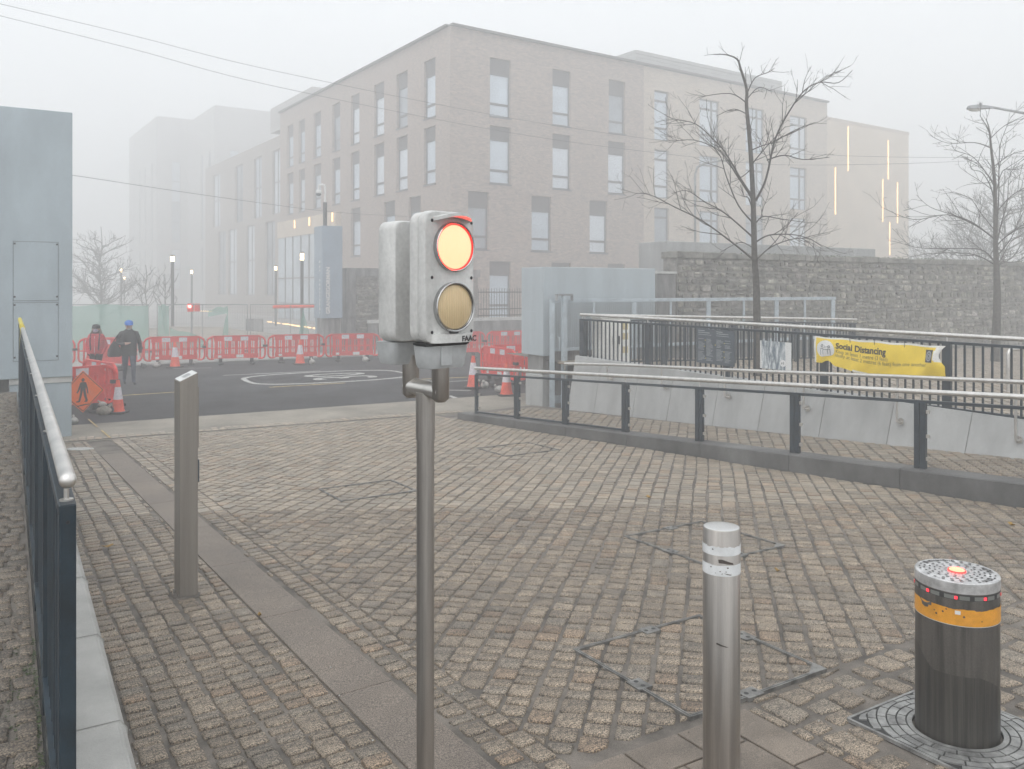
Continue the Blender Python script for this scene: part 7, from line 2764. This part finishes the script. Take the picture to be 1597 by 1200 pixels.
mb = MB(); mb.sphere((0, -.048, 1.535 * k), .056, 7, (1.0, .8, .6)); mb.build('beard', M['grey_hair'], man, smooth=True)
mb = MB()
mb.lathe((0, 0, 0), [(.205, .80), (.21, .9), (.205, 1.1), (.222, 1.25), (.21, 1.40), (.12, 1.485), (.085, 1.53)], 26)
rj = random.Random(3)
mb.v = [(x * (1 + .05 * sin(z * 38 + x * 9) * (1 if z < 1.3 else .3)), y * .74 * (1 + .05 * sin(z * 31 + y * 8 + x * 5)), z) for (x, y, z) in mb.v]
mb.build('jacket', M['jacket_black'], man, smooth=True)
# bag on his arm
Mrot = Matrix.Rotation(R(32), 4, 'Z')
bgp = Mrot @ Vector((-.36, -.02, 0))
bg_o = thing('shoulder_bag', "black bag hanging at the walking man's side", 'bag', (mp0.x + bgp.x, mp0.y + bgp.y, mp0.z + .78), R(32))
mb = MB()
rings = []
for (z, w, d) in ((0, .15, .08), (.05, .18, .11), (.2, .165, .12), (.34, .09, .08), (.42, .04, .04)):
    rings.append([(w * cos(a) * 1.0, d * sin(a), z) for a in [2 * pi * q / 16 for q in range(16)]])
vs = [p for q in rings for p in q]
fs = []
for q in range(4):
    for i in range(16): fs.append((q * 16 + i, q * 16 + (i + 1) % 16, q * 16 + 16 + (i + 1) % 16, q * 16 + 16 + i))
fs += [tuple(range(15, -1, -1)), tuple(64 + i for i in range(16))]
mb.add(vs, fs); mb.build('bag_body', M['black_cloth'], bg_o, smooth=True)
mb = MB(); mb.tube([(-.03, 0, .40), (.06, .02, .56), (.14, .03, .66), (.17, .0, .60), (.08, -.05, .45)], .014, 6); mb.build('strap', M['black_cloth'], bg_o, smooth=True)

# woman with red jacket
wp = rpt(150, 600, .006)
wom = thing('person', 'woman in red puffer jacket, black cap and patterned mask behind a barrier', 'person', wp, R(12))
pose = {'elbL': (.27, .03, 1.14), 'wriL': (.20, -.10, .93), 'palmL': (.16, -.14, .87), 'elbR': (-.28, .03, 1.14), 'wriR': (-.19, -.11, .93), 'palmR': (-.14, -.14, .87),
        'kneeL': (.08, -.10, .50), 'shinL': (.08, -.06, .31), 'ankleL': (.08, -.03, .1), 'heelL': (.08, 0, .05), 'toeL': (.085, -.19, .035)}
J2, E2 = person_joints(1.62, pose, sh=.17, bulk=1.12)
def wom_assign(c):
    z = c.z
    if z < .08: return 2
    if z < .84: return 1 if abs(c.x) < .3 else 0
    if z > 1.38: return 0
    return 3
skin_body('body', J2, E2, 'pelvis', wom, [M['skin'], M['black_cloth'], M['shoe'], M['puffer']], wom_assign)
k = 1.62 / 1.75
face_bits(wom, k)
mb = MB()
z = .86
prof = []
while z < 1.36:
    f = (z - .86) / .5
    base = .205 + .02 * sin(f * pi) - .055 * max(0, f - .75) * 3
    prof += [(base - .014, z), (base + .008, z + .016), (base + .012, z + .032), (base + .008, z + .046)]
    z += .06
prof += [(.10, 1.40), (.085, 1.43)]
mb.lathe((0, 0, 0), prof, 24)
mb.v = [(x, y * .78, z) for (x, y, z) in mb.v]
mb.build('puffer_jacket', M['puffer'], wom, smooth=True)
mb = MB(); mb.beam((0, -.178, .88), (0, -.168, 1.34), .012, .008); mb.build('zip', M['reflect'], wom)
mb = MB()
for s in (-1, 1): mb.tube([(s * .10, -.165, .95), (s * .115, -.172, 1.2), (s * .11, -.10, 1.38), (s * .10, .05, 1.40)], .017, 6)
mb.build('bag_strap', M['black_cloth'], wom, smooth=True)
mb = MB(); mb.lathe((0, .0, 1.545), [(.103, -.005), (.106, .04), (.095, .08), (.05, .108), (.001, .115)], 18)
mb.add([(cos(a) * .10 * w, sin(a) * .10 * w, 1.56 - (.012 if w > 1 else 0)) for w in (1.0, 1.55) for a in [-pi / 2 - .9 + 1.8 * i / 8 for i in range(9)]], [(i, i + 1, i + 10, i + 9) for i in range(8)] + [(i + 9, i + 10, i + 1, i) for i in range(8)])
mb.build('cap', M['black_cloth'], wom, smooth=True, auto=50)
mb = MB(); mb.sphere((0, -.052, 1.485), .072, 8, (1.0, .78, .85)); mb.build('face_mask', M['mask'], wom, smooth=True)
mb = MB()
for s in (-1, 1):
    mb.tube([(s * .08, .045, 1.53), (s * .10, .03, 1.45), (s * .125, -.03, 1.37), (s * .12, -.09, 1.29)], [.03, .036, .042, .015], 8)
mb.sphere((0, .055, 1.50), .088, 7, (1.0, .6, 1.3))
mb.build('hair', M['hair'], wom, smooth=True)
mb = MB(); mb.lathe((0, 0, 1.39), [(.09, 0), (.095, .03), (.085, .06), (.07, .07)], 16); mb.build('scarf', M['black_cloth'], wom, smooth=True)

# ------------------------------------------------------------------ fog
hz = MB(); hz.box((0, 135, 14.7), (690, 400, 33.4))
hm = bpy.data.materials.new('haze')
hm.use_nodes = True
hn, hl = hm.node_tree.nodes, hm.node_tree.links
hn.clear()
pv = hn.new('ShaderNodeVolumePrincipled')
pv.inputs['Color'].default_value = (.975, .978, .982, 1)
pv.inputs['Density'].default_value = HAZE_DENSITY
pv.inputs['Anisotropy'].default_value = 0.25
ho_ = hn.new('ShaderNodeOutputMaterial')
hl.new(pv.outputs[0], ho_.inputs['Volume'])
hob = hz.build('haze', hm)
tag(hob, 'grey winter fog lying over the whole place', 'haze', None, 'stuff')
